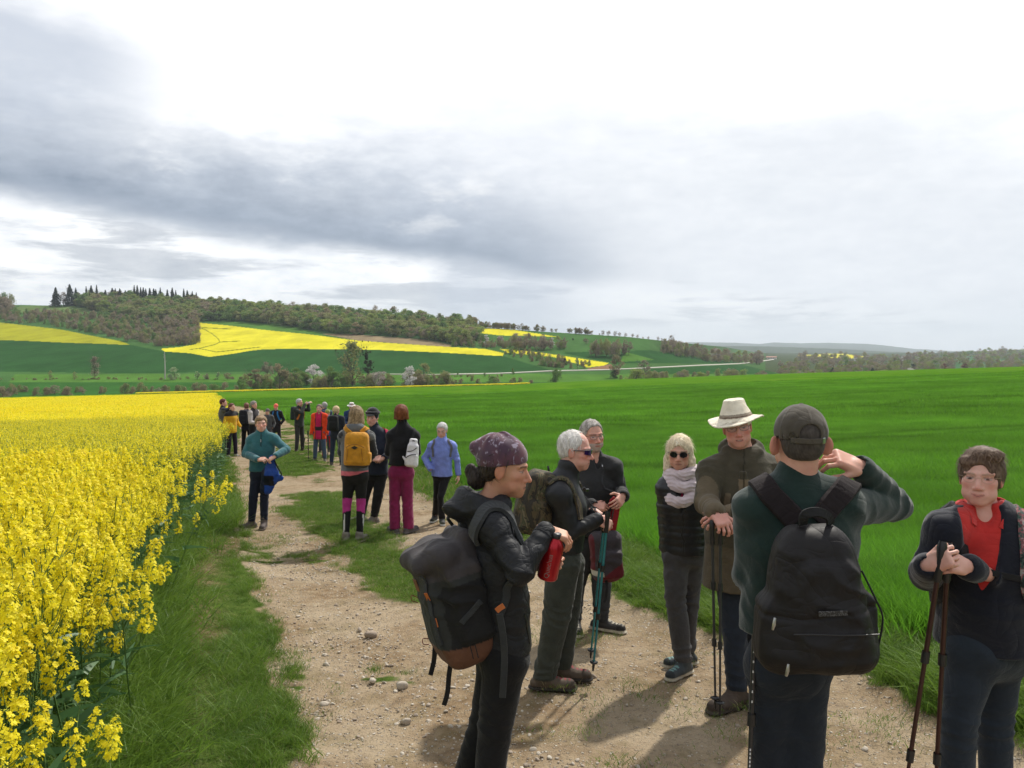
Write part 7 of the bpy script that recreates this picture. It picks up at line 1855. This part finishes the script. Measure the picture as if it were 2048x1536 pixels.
def f4():   # blonde woman with sunglasses and scarf
    g = Fig('blonde woman in sunglasses with pale pink scarf and black quilted vest', (1366, 1334), 868, yaw=-14, res=.007, hres=.004, hyaw=-16, pitch=-3, hs=1.04)
    g.set(hd=(1359, 905), nk=(1363, 950, .02), ups=(1365, 966, .02), shR=(1334, 977, .0), shL=(1400, 972, .05), chs=(1367, 1010), wst=(1367, 1056), pel=(1368, 1098), elR=(1328, 1042, .07), wrR=(1352, 1080, .20), elL=(1406, 1038, .10), wrL=(1384, 1082, .22),
          hpR=(1352, 1112, -.02), hpL=(1384, 1112, .04), knR=(1351, 1196, -.04), knL=(1378, 1192, .08))
    feet(g, R=(1368, 1304, -.04), L=(1374, 1290, .16)); g.J['toeR'] = dirs(-48)[0]; g.J['toeL'] = dirs(-72)[0]
    g.body(skin=np.array([.56, .31, .225]), woman=True, ruddy=.35, brow=(.3, .22, .15), nose=.95, jaw=.97, lipcol=(.36, .13, .12))
    Mv = cloth('black_quilted_nylon', (.010, .011, .014), .42, .0, 300, .05, wr=.3, spec=.5)
    g.jacket(cloth('black_knit', (.010, .010, .012), .85, .1), name='sweater', W=.150, D=.105, hem=1095, arm=(.056, .050, .042), collar='crew', fold=1., sh=.062)
    g.jacket(cloth('raspberry_top', (.30, .012, .055), .8, .2), name='top', W=.158, D=.122, hem=1090, sleeves=False, collar='crew', fold=.4, sh=.060)
    def op(S_): S_.cap(g.J['nk'] + g.f * .13 + UP * .06, g.J['chs'] + g.f * .15 - UP * .045, .075, .006, .01, mode='sub'); S_.cap(g.hp(0, -1, -10), g.hp(0, -1, 0), .080, .09, .012, mode='sub')
    g.jacket(Mv, name='vest', W=.178, D=.142, hem=1104, arm=(.070, .05, .04), sleeves=False, zip_=True, collar=None, fold=.5, sh=.074, puff=.006, extra=op)
    g.trousers(cloth('grey_jeans', (.062, .060, .062), .85, .1, 700, .3), r=(.094, .074, .060), fold=1.5, top=.56, seat=.112, hem=.06)
    g.shoes(M_shoe, (.42, .38, .30), (.055, .065, .070), boot=.06, accent=(.16, .28, .26))
    g.hair((.56, .43, .26), 'bob', .9, 5.5, -10.5, rough=.28, streak=.6, grey=(.88, .77, .58), wisps=900, wl=.055, vol=1.08, extra=lambda S_: [S_.cap(g.hp(sg * 6.6, -1.0, -5), g.hp(sg * 8.6, 1.0, -11.5), .038, .022, .02) for sg in (1, -1)])
    def sc(S_):
        n = g.J['nk']
        for k in range(3):
            a = n + UP * (.045 - .022 * k) + g.f * (.006 + .014 * k); r = .080 + .008 * k; pts = [a + g.l * r * math.cos(t) + g.f * (r + .012 * k) * math.sin(t) - UP * (.016 + .024 * k + .004 * k * k) * (math.sin(t) + 1) * 1.0 + UP * .008 * math.cos(t) * (-1) ** k for t in np.linspace(0, 2 * math.pi, 15)]
            for p_, q_ in zip(pts[:-1], pts[1:]): S_.cap(p_, q_, .030, .030, .026)
        def fl(p): q = g.loc(p); return .0022 * np.sin(q[:, 2] * 2.6 + np.sin(q[:, 0] * .5) * 2.5 + q[:, 0] * .5) + .0015 * vnoise(p, 30, 2)
        S_.disp.append(fl)
    hat_obj(g, 'scarf', sc, cloth('pale_pink_scarf', (.62, .52, .54), .9, .3, 500, .4), None, .005)
    g.glasses(M_blackp, M_lens, 2.5, 1.9, thin=.0015); g.done()
f4()

# ------------------------------------------------------------------ the walkers in the middle distance
M_navyt = cloth('navy_trousers', (.010, .014, .030), .8, .1)
def m1():
    g = Fig('woman in teal fleece pullover closing a blue bag at the left of the track', (514, 1050), 824, yaw=10, res=.012, hres=.0065, hyaw=20, pitch=6, hs=1.05)
    g.set(hd=(522, 848), nk=(524, 866), ups=(524, 874), shR=(503, 880, 0), shL=(548, 878, 0), chs=(524, 898), wst=(523, 920), pel=(522, 943), elR=(491, 908, -.05), wrR=(516, 919, -.28), elL=(573, 899, -.05), wrL=(551, 912, -.28),
          hpR=(514, 948), hpL=(532, 948), knR=(507, 992, -.05), knL=(529, 994, -.02))
    feet(g, R=(503, 1040, 0), L=(528, 1042, -.05)); g.J['toeR'] = dirs(-50)[0]; g.J['toeL'] = dirs(5)[0]
    g.hand('R', (.85, -.2, .05), (0, -.6, .8), (35, 45, 30)); g.hand('L', (-.75, -.2, -.45), (-.2, -.5, .8), (35, 40, 30))
    g.body(skin=np.array([.64, .37, .28]), woman=True, ruddy=.4, brow=(.3, .2, .13), nose=.9)
    def cf(V):
        C = np.tile([.030, .125, .145], (len(V), 1)); q = V - g.J['ups']; C[(np.abs(q @ g.l) < .010) & (q @ g.f > .04) & (q[:, 2] > -.13)] = (.02, .06, .07); return C
    g.jacket(cloth('teal_fleece', (.03, .12, .14), .95, .4, 600, .4, True), W=.178, D=.125, hem=942, arm=(.066, .060, .050), collar='high', fold=1.0, colfn=cf)
    g.trousers(M_navyt, r=(.088, .064, .052), fold=1.2); g.shoes(M_shoe, (.16, .13, .11), (.10, .08, .075), boot=.05)
    g.hair((.17, .105, .055), 'short', 1.1, 5.6, -6, rough=.3, streak=.5, grey=(.36, .25, .15), wisps=200, wl=.035, extra=lambda S_: S_.ell(g.hp(-2, 6.4, 6.8), np.array([5, 3, 3.4]) * g.hs * .01, g.frame(), .01)); 
    o = tubes_obj('zip_pull', [([g.J['ups'] + g.f * .135 - UP * .02, g.J['ups'] + g.f * .14 - UP * .06], .005)], M_metal); o.parent = g.root
    g.done()
    cc = P(541, 948, g.d - .22); q = lambda x, z, y=0: cc + np.array([x, y, z])
    S_ = Sculpt(); S_.cap(q(.02, .24), q(.0, -.02), .045, .13, .03, ((0, 1, 0), 2.2)); S_.cap(q(0, -.02), q(-.06, -.20), .13, .10, .03, ((0, 1, 0), 1.8)); S_.cap(q(.02, -.08), q(.14, -.06), .08, .05, .03, ((0, 1, 0), 1.8)); S_.rough(.008, 8); S_.fold(cc, (1, 0, .3), .25, .012, 60)
    def cf(V): d = V - cc; C = np.tile([.012, .055, .28], (len(V), 1)); C[(np.abs(d[:, 2] + .09 + .1 * d[:, 0]) < .075) & (d[:, 0] < .06)] = (.006, .008, .014); C[d[:, 0] < -.075] = (.008, .012, .03); return C
    b = sculpt_obj('cloth_bag', S_, .012, cloth('blue_nylon', (.02, .06, .3), .5, 0, 400, .2, True), None, cf); thing_mesh(b, 'royal blue and black soft bag held by the woman in the teal fleece', 'bag')
    o = tubes_obj('strap', [(polyline([q(.07, .2, -.03), q(.13, .08, -.04), q(.17, .0, -.03), q(.13, -.06, 0)], 12), .009)], M_web); o.parent = b; rebase(b, cc)
m1()

def m2():
    g = Fig('long haired woman in grey hoodie and black pink leggings seen from behind', (704, 1079), 810, yaw=186, res=.012, hres=.0065, hyaw=190, pitch=-3, hs=1.0)
    g.set(hd=(713, 831), nk=(711, 855), ups=(710, 864), shL=(688, 873, 0), shR=(738, 873, 0), chs=(711, 890), wst=(710, 915), pel=(709, 945), elL=(684, 905, .08), wrL=(698, 925, .28), elR=(747, 905, .08), wrR=(733, 925, .28), hpL=(699, 953), hpR=(722, 953), knL=(694, 1005, .03), knR=(722, 1006, .03))
    feet(g, L=(692, 1072, 0), R=(719, 1070, .02)); g.J['toeL'] = dirs(200)[0]; g.J['toeR'] = dirs(160)[0]
    g.body(woman=True)
    def cf(V):
        C = np.tile([.12, .125, .13], (len(V), 1)); a = np.minimum(np.minimum(segd(V, g.J['shL'], g.J['elL']), segd(V, g.J['elL'], g.J['wrL'])), np.minimum(segd(V, g.J['shR'], g.J['elR']), segd(V, g.J['elR'], g.J['wrR'])))
        C[(a < .085) & (np.abs((V - g.J['chs']) @ g.l) > .13)] = (.022, .023, .026); z = V[:, 2] - P(CX, 941, g.d)[2]; C[z < 0] = (.62, .14, .18); return C
    g.jacket(cloth('grey_hoodie', (.1, .1, .1), .9, .3, 600, .4, True), W=.172, D=.12, hem=949, arm=(.064, .056, .046), collar='hood', fold=.9, colfn=cf, hemtilt=(0, -.1))
    def lg(V):
        C = np.tile([.010, .010, .011], (len(V), 1))
        for n in 'LR':
            k = g.J['kn' + n]; d = V - k; near = np.hypot(d[:, 0], d[:, 1]) < .15; z = d[:, 2]; side = d @ g.l * (1 if n == 'L' else -1)
            C[near & (z < .075 - .2 * np.abs(side)) & (z > -.10 - .7 * np.maximum(side, 0) * 1)] = (.42, .035, .22)
            C[near & (np.abs(side - .028 + (z + .1) * .04) < .008) & (z < -.14) & (d @ g.f < 0)] = (.62, .62, .60)
        return C
    g.trousers(cloth('leggings', (.01, .01, .01), .7, .05, 800, .1, True), r=(.088, .058, .040), fold=.3, colfn=lg, hem=.06, seat=.116, top=.56)
    g.shoes(M_shoe, (.30, .26, .20), (.19, .17, .14), boot=.02)
    g.hair((.13, .085, .05), 'long', .9, 5, -10, rough=.35, streak=.8, grey=(.36, .26, .15), wisps=500, wl=.10, vol=1.05, extra=lambda S_: (S_.cap(g.hp(0, -5, -6), g.J['ups'] - g.f * .13 - UP * .03, .085, .05, .03, (g.f, 1.8)), S_.cap(g.hp(5, -4, -6), g.J['shL'] - g.f * .06 - UP * .04, .05, .02, .03)))
    js = g.js; g.done()
    cc = P(714, 900, g.d - .20); R2 = axes((.06, 1, 0), (.01, 0, 1)); q = lambda l, f, u: cc + R2[0] * l + R2[1] * f + R2[2] * u
    S_ = Sculpt(); S_.box(cc, (.162, .085, .232), R2, .07, .02, taper=-.08); S_.box(q(0, -.07, -.055), (.135, .045, .130), R2, .05, .008); S_.box(q(0, -.03, .13), (.125, .055, .07), R2, .045, .02); S_.box(q(-.155, .0, -.10), (.03, .05, .07), R2, .02, .01); S_.rough(.003, 9); S_.fold(q(0, -.1, -.05), R2[0], .15, .006, 60)
    def cf(V): d = (V - cc) @ R2.T; C = np.tile([.52, .235, .018], (len(V), 1)); C[d[:, 2] < -.19] = (.045, .040, .038); return C
    Mm = cloth('mustard_fabric', (.5, .25, .02), .75, .1, 500, .3, True, wr=.5, wrs=8)
    b = sculpt_obj('backpack', S_, .009, Mm, None, cf); thing_mesh(b, 'mustard yellow backpack with a dark diamond badge on the long haired woman', 'backpack')
    Mm2 = cloth('mustard_strap', (.52, .24, .02), .8, .1)
    jp = lambda x, y, dd: P(x, y, g.d + dd)
    for pts in ([jp(700, 872, -.2), jp(697, 862, -.16), jp(692, 854, -.08), jp(691, 853, .02), jp(691, 865, .12), jp(693, 890, .16)], [jp(726, 872, -.2), jp(730, 862, -.16), jp(735, 855, -.08), jp(736, 854, .02), jp(736, 865, .12), jp(734, 890, .16)]):
        strap('strap', js, pts, .065, Mm2, None, .005, .014).parent = b
    m = q(0, -.128, .045); rr = .034; o = mesh_obj('badge', [m + R2[0] * rr * 1.35, m + R2[2] * rr * .75, m - R2[0] * rr * 1.35, m - R2[2] * rr * .75], [(0, 1, 2, 3)], M_blackp); o.parent = b
    zipline('zip', [q(x, -.118 + abs(x) * .1, .085 - x * x * 3) for x in np.linspace(-.12, .12, 9)], simple('dark_mustard', (.28, .11, .01), .7), b, .004)
    for sg in (1, -1): zipline('zip', [q(sg * (.085 + .02 * k / 3), -.122, .03 - .05 * k) for k in range(4)], simple('dark_mustard', (.28, .11, .01), .7), b, .004)
    rebase(b, cc)
m2()

def m3():
    g = Fig('man in black flat cap and navy vest facing the long haired woman', (738, 1040), 812, yaw=-14, res=.013, hres=.0065, hyaw=-12, pitch=-2, hs=1.05)
    g.set(hd=(745, 835), nk=(750, 860), ups=(752, 868), shR=(728, 878, 0), shL=(776, 874, 0), chs=(753, 895), wst=(752, 920), pel=(752, 945), elL=(785, 905, -.02), wrL=(768, 915, -.26), elR=(722, 905, -.04), wrR=(745, 918, -.28), hpR=(741, 950), hpL=(762, 950), knR=(730, 990, .0), knL=(756, 990, -.05))
    feet(g, R=(722, 1030, .1), L=(748, 1034, -.05)); g.J['toeR'] = dirs(-60)[0]; g.J['toeL'] = dirs(-40)[0]
    g.hand('L', (-.8, -.3, -.2), (.1, -.7, .6), (25, 35, 25)); g.hand('R', (.9, -.2, 0), (0, -.6, .6), (40, 40, 30))
    g.body(skin=np.array([.60, .33, .26]), ruddy=.4, nose=1.1)
    g.jacket(cloth('navy_vest', (.010, .014, .028), .7, .1), W=.188, D=.15, hem=948, arm=(.070, .062, .052), collar='high', fold=1.1, sh=.078)
    g.trousers(M_blackcl, r=(.094, .074, .058), fold=1.2); g.shoes(M_shoe, (.12, .11, .10), (.14, .125, .11), boot=.06, size=1.05)
    g.hair((.10, .08, .07), 'short', .3, 3.5, -6); c = g.hs * .01; R = g.frame(); hp = g.hp
    def cap_(S_): S_.ell(hp(0, -1.2, 6.8), np.array([10.2, 11.2, 4.4]) * c, R); S_.cap(hp(0, -1, 2.6), hp(0, -1, 5.5), 8.4 * c, 9.2 * c, .5 * c); S_.ell(hp(0, 9.2, 4.2), np.array([6.2, 5.0, 1.0]) * c, R, .6 * c); S_.rough(.002, 20)
    hat_obj(g, 'flat_cap', cap_, cloth('black_wool', (.012, .012, .014), .95, .3)); js = g.js; g.done()
    b = ribbon('strap', *(lambda q: (q[0], q[1]))(project(js, polyline([P(771, 850, g.d + .03), P(775, 862, g.d - .08), P(776, 880, g.d - .15), P(775, 900, g.d - .14)], 14), .006)), .05, .012, cloth('crimson_strap', (.40, .02, .06), .8, .1))
    S_ = Sculpt(); cc = g.J['chs'] - g.f * .24; S_.box(cc, (.13, .08, .20), axes(g.f, UP), .06, .02); bp = sculpt_obj('backpack', S_, .014, M_web); thing_mesh(bp, 'backpack with a crimson shoulder strap on the man in the flat cap', 'backpack'); b.parent = bp; rebase(bp, cc)
m3()

def m4():
    g = Fig('auburn haired woman in black top and raspberry trousers seen from behind', (801, 1061), 810, yaw=176, res=.012, hres=.0065, hyaw=172, hs=1.02)
    g.set(hd=(803, 828), nk=(805, 852), ups=(806, 862), shL=(783, 872, 0), shR=(829, 872, 0), chs=(806, 892), wst=(804, 915), pel=(801, 938), elL=(777, 905, .06), wrL=(796, 902, .28), elR=(834, 904, .06), wrR=(815, 900, .28), hpL=(791, 948), hpR=(813, 948), knL=(789, 1000, .02), knR=(815, 1002, .02))
    feet(g, L=(790, 1056, 0), R=(817, 1054, .02)); g.J['toeL'] = dirs(215)[0]; g.J['toeR'] = dirs(150)[0]
    g.body(woman=True)
    g.jacket(cloth('black_fleece', (.009, .009, .011), .9, .15), W=.172, D=.125, hem=930, arm=(.064, .058, .046), collar='high', fold=.8, neck=.068)
    g.trousers(cloth('raspberry_trousers', (.20, .014, .070), .85, .15, 500, .3), r=(.094, .072, .072), fold=1.2, hem=.035, seat=.122, top=.56)
    g.shoes(M_shoe, (.10, .09, .09), (.08, .07, .07), boot=.0, size=1.05)
    g.hair((.085, .025, .012), 'bob', 1.5, 5, -6.0, rough=.35, streak=.6, grey=(.25, .085, .03), wisps=200, wl=.04, vol=1.08); js = g.js; g.done()
    cc = P(825, 906, g.d - .19); R2 = axes((.1, 1, 0), (.10, 0, 1)); q = lambda l, f, u: cc + R2[0] * l + R2[1] * f + R2[2] * u
    S_ = Sculpt(); S_.box(q(0, 0, -.03), (.085, .055, .165), R2, .045, .02, taper=-.12); S_.box(q(0, -.045, -.09), (.078, .035, .09), R2, .035, .006); S_.box(q(.005, .01, .15), (.055, .035, .05), R2, .025, .02); S_.ell(q(0, .0, .165), (.028, .09, .012), R2, .004, 'sub'); S_.cap(q(.06, .0, -.14), q(.13, .02, -.07), .022, .014, .02); S_.rough(.002, 10)
    b = sculpt_obj('backpack', S_, .009, cloth('white_leather', (.72, .70, .73), .4, 0, 300, .05, wr=.3)); thing_mesh(b, 'small white backpack slung on one side of the auburn haired woman', 'backpack')
    for z0, w_ in ((.055, .062), (-.035, .07)): zipline('zip', [q(w_ * s_, -.052 - (.03 if z0 < 0 else 0), z0 - .02 * (1 - s_ * s_) * (-1 if z0 < 0 else 1) - s_ * .03) for s_ in np.linspace(-1, 1, 7)], M_blackp, b, .006)
    strap('strap', js, [P(822, 880, g.d - .16), P(828, 864, g.d - .1), P(829, 856, g.d), P(828, 868, g.d + .1), P(826, 890, g.d + .14)], .03, M_web, None, .005, .006).parent = b
    rebase(b, cc)
m4()

def m5():
    g = Fig('grey haired woman in lavender jacket walking with one hand in her pocket', (878, 1042), 843, yaw=-6, res=.012, hres=.0065, hyaw=-8, pitch=-12, hs=1.08)
    g.set(hd=(884, 861), nk=(883, 880), ups=(883, 887), shR=(864, 892, 0), shL=(905, 892, 0), chs=(883, 908), wst=(884, 925), pel=(884, 945), elR=(850, 916, .05), wrR=(861, 938, -.08), elL=(914, 920, .0), wrL=(917, 950, .02), hpR=(876, 950), hpL=(892, 950), knR=(874, 992, .05), knL=(881, 994, -.12))
    feet(g, R=(870, 1024, .25), L=(884, 1038, -.05)); g.J['toeR'] = dirs(-15)[0]; g.J['toeL'] = dirs(10)[0]
    g.hand('L', (0, 0, -1), (.9, -.2, 0), (20, 25, 20))
    g.body(skin=np.array([.62, .36, .28]), woman=True, ruddy=.4)
    g.jacket(cloth('lavender_jacket', (.19, .25, .62), .6, .05, 300, .1, wr=.5), W=.178, D=.135, hem=952, arm=(.064, .058, .052), collar='high', fold=1.3, cuff=.99)
    g.trousers(M_blackcl, r=(.084, .060, .058), fold=1.2); g.shoes(M_shoe, (.5, .5, .48), (.05, .05, .05), boot=.02)
    g.hair((.42, .40, .38), 'short', 1.0, 5.6, -5.5, rough=.35, streak=.6, grey=(.62, .61, .59), wisps=150, wl=.03); g.glasses(M_metal, None, 2.3, 1.5, thin=.001)
    js = g.js; g.done(); S_ = Sculpt(); cc = g.J['chs'] - g.f * .2; S_.box(cc, (.12, .07, .18), axes(g.f, UP), .05, .02); Mg = cloth('grey_pack_fabric', (.12, .12, .13), .8, .1)
    bp = sculpt_obj('backpack', S_, .014, Mg); thing_mesh(bp, 'backpack with thin grey straps on the woman in the lavender jacket', 'backpack')
    for x0, x1, sg in ((867, 863, -1), (898, 903, 1)): strap('strap', js, [P(x0, 877, g.d + .06), P(x0 - sg, 882, g.d - .06), P(x1, 895, g.d - .14), P(x1 + sg * 1, 915, g.d - .13)], .035, Mg, None, .005, .008).parent = bp
    rebase(bp, cc)
m5()

# ------------------------------------------------------------------ the walkers at the far end of the group
def far(label, foot, top, yaw, jcol, tcol, hair, hcol, arms='down', hyaw=None, W=.18, hem=.47, dz=0, woman=False, d=None, H=None, shoe=(.08, .07, .06), jm=None, pitch=0, hat=None, jcf=None, collar='stand', bend=None, grey=None):
    g = Fig(label, foot, top, d=d, H=H, yaw=yaw, hyaw=hyaw, res=.024, hres=.013, pitch=pitch, hs=1.05, group=None)
    if arms: g.arms(arms)
    if bend: bend(g)
    g.body(woman=woman, ruddy=.4)
    cl = cloth('far_clothes', jcol, .85, .1, 300, .2, jcf is not None)
    g.jacket(cl, W=W, D=W * .72, hem=hem, arm=(.068, .060, .052), fold=.8, colfn=(lambda V: jcf(g, V)) if jcf else None, collar=collar)
    g.trousers(cloth('far_trousers', tcol, .85, .1, 300, .2), r=(.090, .070, .058), fold=.8); g.shoes(M_shoe, shoe, shoe)
    if hair: g.hair(hcol, hair, 1.1 if hair != 'curly' else 1.9, 5.2, -6, rough=.5, streak=.5, grey=grey)
    c = g.hs * .01; R = g.frame(); hp = g.hp
    if hat:
        kind, hc = hat
        def hf(S_):
            if kind == 'cap': S_.ell(hp(0, -1.2, 4.2), np.array([8.8, 10.4, 9.6]) * c, R); S_.plane(hp(0, 0, 2.0), -R[2], .4 * c); S_.ell(hp(0, 10.2, 2.8), np.array([6.2, 6.0, 1.]) * c, R, .5 * c)
            if kind == 'bucket': S_.cap(hp(0, -1, 3), hp(0, -1, 9), 9.2 * c, 7.2 * c, .5 * c); S_.plane(hp(0, 0, 12.5), R[2], 1 * c); S_.ell(hp(0, -1, 2.6), np.array([14.5, 15.0, 2.0]) * c, R, 1.5 * c)
            if kind == 'beanie': S_.ell(hp(0, -1.2, 4.0), np.array([8.9, 10.4, 10.5]) * c, R); S_.plane(hp(0, 0, 1.2), -R[2], .4 * c)
        hcf = (lambda V: np.where((np.sin(g.loc(V)[:, 2:3] * 1.6) > .2), [.10, .16, .03], [.35, .42, .12])) if kind == 'beanie' else None
        hat_obj(g, {'cap': 'cap', 'bucket': 'bucket_hat', 'beanie': 'beanie'}[kind], hf, cloth('hat_cloth', hc, .9, .1, 300, .2, kind == 'beanie'), hcf, .011)
    g.done(); return g

def far_pack(g, label, col, size=(.15, .09, .22), off=.2, fl=None, strapcol=None):
    cc = g.J['chs'] - g.f * off; R2 = axes(g.f, UP); S_ = Sculpt(); S_.box(cc, size, R2, .06, .02, taper=-.1); S_.box(cc - g.f * size[1] * .8 - UP * .05, (size[0] * .75, .04, size[2] * .45), R2, .03, .01)
    b = sculpt_obj('backpack', S_, .016, cloth('far_pack', col, .8, .05, 300, .2)); thing_mesh(b, label, 'backpack'); m = cloth('far_pack_strap', strapcol or col, .8, .05)
    for sg in (1, -1): strap('strap', g.js, [g.J['ups'] + g.l * sg * .085 - g.f * .15, g.J['ups'] + g.l * sg * .085 + UP * .07, g.J['ups'] + g.l * sg * .09 + g.f * .10, g.J['chs'] + g.l * sg * .12 + g.f * .13, g.J['wst'] + g.l * sg * .17 + g.f * .05], .06, m, None, .008, .012, 14).parent = b
    rebase(b, cc)

def point(g):
    g.J['elR'] = g.J['shR'] + UP * .03 + g.f * .26; g.J['wrR'] = P(463, 812, g.d + .1)
def hips(g):
    for n, sg in (('L', 1), ('R', -1)): g.J['el' + n] = g.J['sh' + n] - UP * .27 - g.f * .03 + g.l * sg * .08; g.J['wr' + n] = g.J['el' + n] - UP * .16 + g.f * .15
def photo(g):
    g.J['elR'] = g.J['shR'] - UP * .10 + g.f * .27; g.J['wrR'] = P(610, 808, g.d - .05); g.J['elL'] = g.J['shL'] - UP * .02 + g.f * .28; g.J['wrL'] = P(616, 806, g.d + .08)
    g.hand('R', (.9, 0, .3), (0, -1, .3), (30, 40, 30)); g.hand('L', (.9, 0, .3), (0, -.5, .8), (30, 40, 30))
def jb1(g, V):
    C = np.tile([.10, .095, .085], (len(V), 1)); a = np.minimum(np.minimum(segd(V, g.J['shR'], g.J['elR']), segd(V, g.J['elR'], g.J['wrR'])), np.minimum(segd(V, g.J['shL'], g.J['elL']), segd(V, g.J['elL'], g.J['wrL']))); C[a < .085] = (.025, .024, .034); C[V[:, 2] > g.J['ups'][2] + .02] = (.02, .02, .025); return C
def jb2(g, V):
    C = np.tile([.62, .33, .012], (len(V), 1)); C[V[:, 2] > g.J['ups'][2] - .05] = (.018, .018, .02); return C
def jb4(g, V):
    C = np.tile([.03, .025, .03], (len(V), 1)); a = np.minimum(np.minimum(segd(V, g.J['shR'], g.J['elR']), segd(V, g.J['elR'], g.J['wrR'])), np.minimum(segd(V, g.J['shL'], g.J['elL']), segd(V, g.J['elL'], g.J['wrL']))); C[a < .09] = (.52, .47, .46); return C
def jb9(g, V):
    q = V - g.J['chs']; x = np.abs(q @ g.l); fr = q @ g.f; C = np.tile([.72, .055, .012], (len(V), 1)); m = (fr > .03) & (x < .095); C[m] = (.50, .012, .085); C[(fr > .03) & (x > .08) & (x < .105)] = (.05, .02, .02)
    C[(fr > .03) & (x < .12) & (q[:, 2] < -.20) & (q[:, 2] > -.31)] = (.02, .018, .02); return C
far('dark red haired walker in grey vest pointing to the right beside the rapeseed', (447, 905), 798, 118, (.1, .1, .1), (.022, .014, .022), 'short', (.075, .020, .018), 'down', 100, W=.185, hem=.45, jcf=jb1, bend=point, grey=(.16, .05, .04))
g_ = far('woman in bright yellow jacket with black yoke standing by the pointing walker', (464, 913), 807, 62, (.6, .3, .01), (.020, .014, .030), 'short', (.09, .035, .03), None, 70, W=.19, hem=.46, jcf=jb2, woman=True, bend=hips, shoe=(.42, .38, .36), grey=(.2, .08, .06))
g3 = far('reddish haired walker with a big dark backpack seen from behind beyond the teal fleece', (494, 905), 806, 170, (.02, .02, .03), (.012, .012, .014), 'short', (.14, .06, .04), 'front', 185, grey=(.24, .12, .08))
far_pack(g3, 'black backpack with pale clips on the reddish haired walker', (.018, .018, .024), (.16, .10, .26))
far('curly grey haired woman with white sleeves smiling in profile', (508, 908), 803, 75, (.03, .03, .03), (.012, .012, .014), 'curly', (.20, .17, .15), 'front', 72, woman=True, jcf=jb4, grey=(.38, .34, .31))
far('person in grey cap and grey jacket partly hidden behind the teal fleece woman', (536, 880), 809, 12, (.075, .075, .078), (.09, .08, .085), 'short', (.1, .09, .08), 'pocket', -10, d=31, H=1.55, hat=('cap', (.13, .11, .11)))
g6 = far('walker in coral cap and long dark coat with blue pack straps', (553, 868), 800, -8, (.014, .013, .016), (.016, .012, .014), 'short', (.05, .04, .03), 'pocket', 2, d=32.5, H=1.72, hem=.33, hat=('cap', (.80, .16, .11)), pitch=-14)
far_pack(g6, 'backpack with bright blue straps on the walker in the coral cap', (.02, .12, .30), (.14, .08, .2), strapcol=(.02, .15, .38))
g7 = far('grey haired man in dark jacket holding a camera up to his eye', (599, 902), 798, 66, (.030, .034, .030), (.045, .042, .040), 'short', (.36, .35, .33), None, 78, W=.185, bend=photo, shoe=(.08, .05, .055), grey=(.55, .54, .52))
far_pack(g7, 'dark green backpack with orange trim on the man taking a photo', (.025, .032, .03), (.15, .10, .24), strapcol=(.55, .17, .03))
def camera_():
    c = P(615, 806, g7.d + .02); S_ = Sculpt(); S_.box(c, (.035, .06, .035), None, .01, .005); S_.cap(c + np.array([.02, 0, 0]), c + np.array([.07, 0, 0]), .028, .026, .004)
    o = sculpt_obj('camera', S_, .01, simple('blue_grey_plastic', (.18, .28, .38), .4)); tag(o, 'small blue grey camera held up by the grey haired man', 'camera'); rebase(o, c)
camera_()
g8 = far('grey haired man with dark pack straps looking away beyond the red jacket', (650, 905), 796, 200, (.05, .07, .12), (.04, .04, .05), 'short', (.32, .29, .28), 'down', 215, d=28.0, H=1.80, grey=(.50, .47, .45))
far_pack(g8, 'blue and black backpack of the grey haired man beyond the red jacket', (.03, .05, .10), (.14, .09, .22))
g9 = far('woman in open orange red jacket and pink shirt holding a pole', (640, 921), 809, -3, (.7, .05, .01), (.055, .085, .13), 'short', (.11, .075, .07), 'down', 2, W=.195, hem=.40, woman=True, jcf=jb9, grey=(.25, .18, .16), collar='open')
far('short person in green striped beanie, blue jacket and red trousers behind the red jacket', (656, 908), 812, 195, (.06, .08, .26), (.38, .015, .03), None, None, 'down', 200, d=25.6, H=1.58, hat=('beanie', (.2, .3, .08)))
g11 = far('blonde short haired walker in dark jacket and jeans turned away with one pole', (673, 929), 813, 172, (.022, .026, .036), (.020, .030, .055), 'curly', (.52, .38, .20), 'front', 165, woman=True, grey=(.68, .54, .34))
far_pack(g11, 'black backpack with grey cord on the blonde walker in jeans', (.012, .013, .013), (.14, .09, .22))
g12 = far('person in white bucket hat and navy jacket beyond the long haired woman', (704, 908), 796, 20, (.020, .045, .12), (.03, .03, .04), 'short', (.2, .17, .15), 'front', 15, d=27, H=1.78, hat=('bucket', (.80, .74, .72)), pitch=-8)
far_pack(g12, 'dark backpack of the person in the white bucket hat', (.02, .022, .03))
fb = (simple('far_pole_shaft', (.03, .025, .025), .4), M_blackp, M_blackp)
pole('walking_pole', P(616, 861, g9.d - .25), P(617, 919, g9.d - .3), fb, 'upright dark pole planted left of the woman in the orange red jacket', r=.014)
pole('walking_pole', P(655, 870, g11.d - .2), P(656, 928, g11.d - .3), fb, 'dark pole between the red jacket and the blonde walker', r=.013)
pole('walking_pole', P(610, 876, g7.d - .1), P(604, 898, g7.d - .1), fb, 'short slanting pole at the feet of the man taking a photo', r=.012)
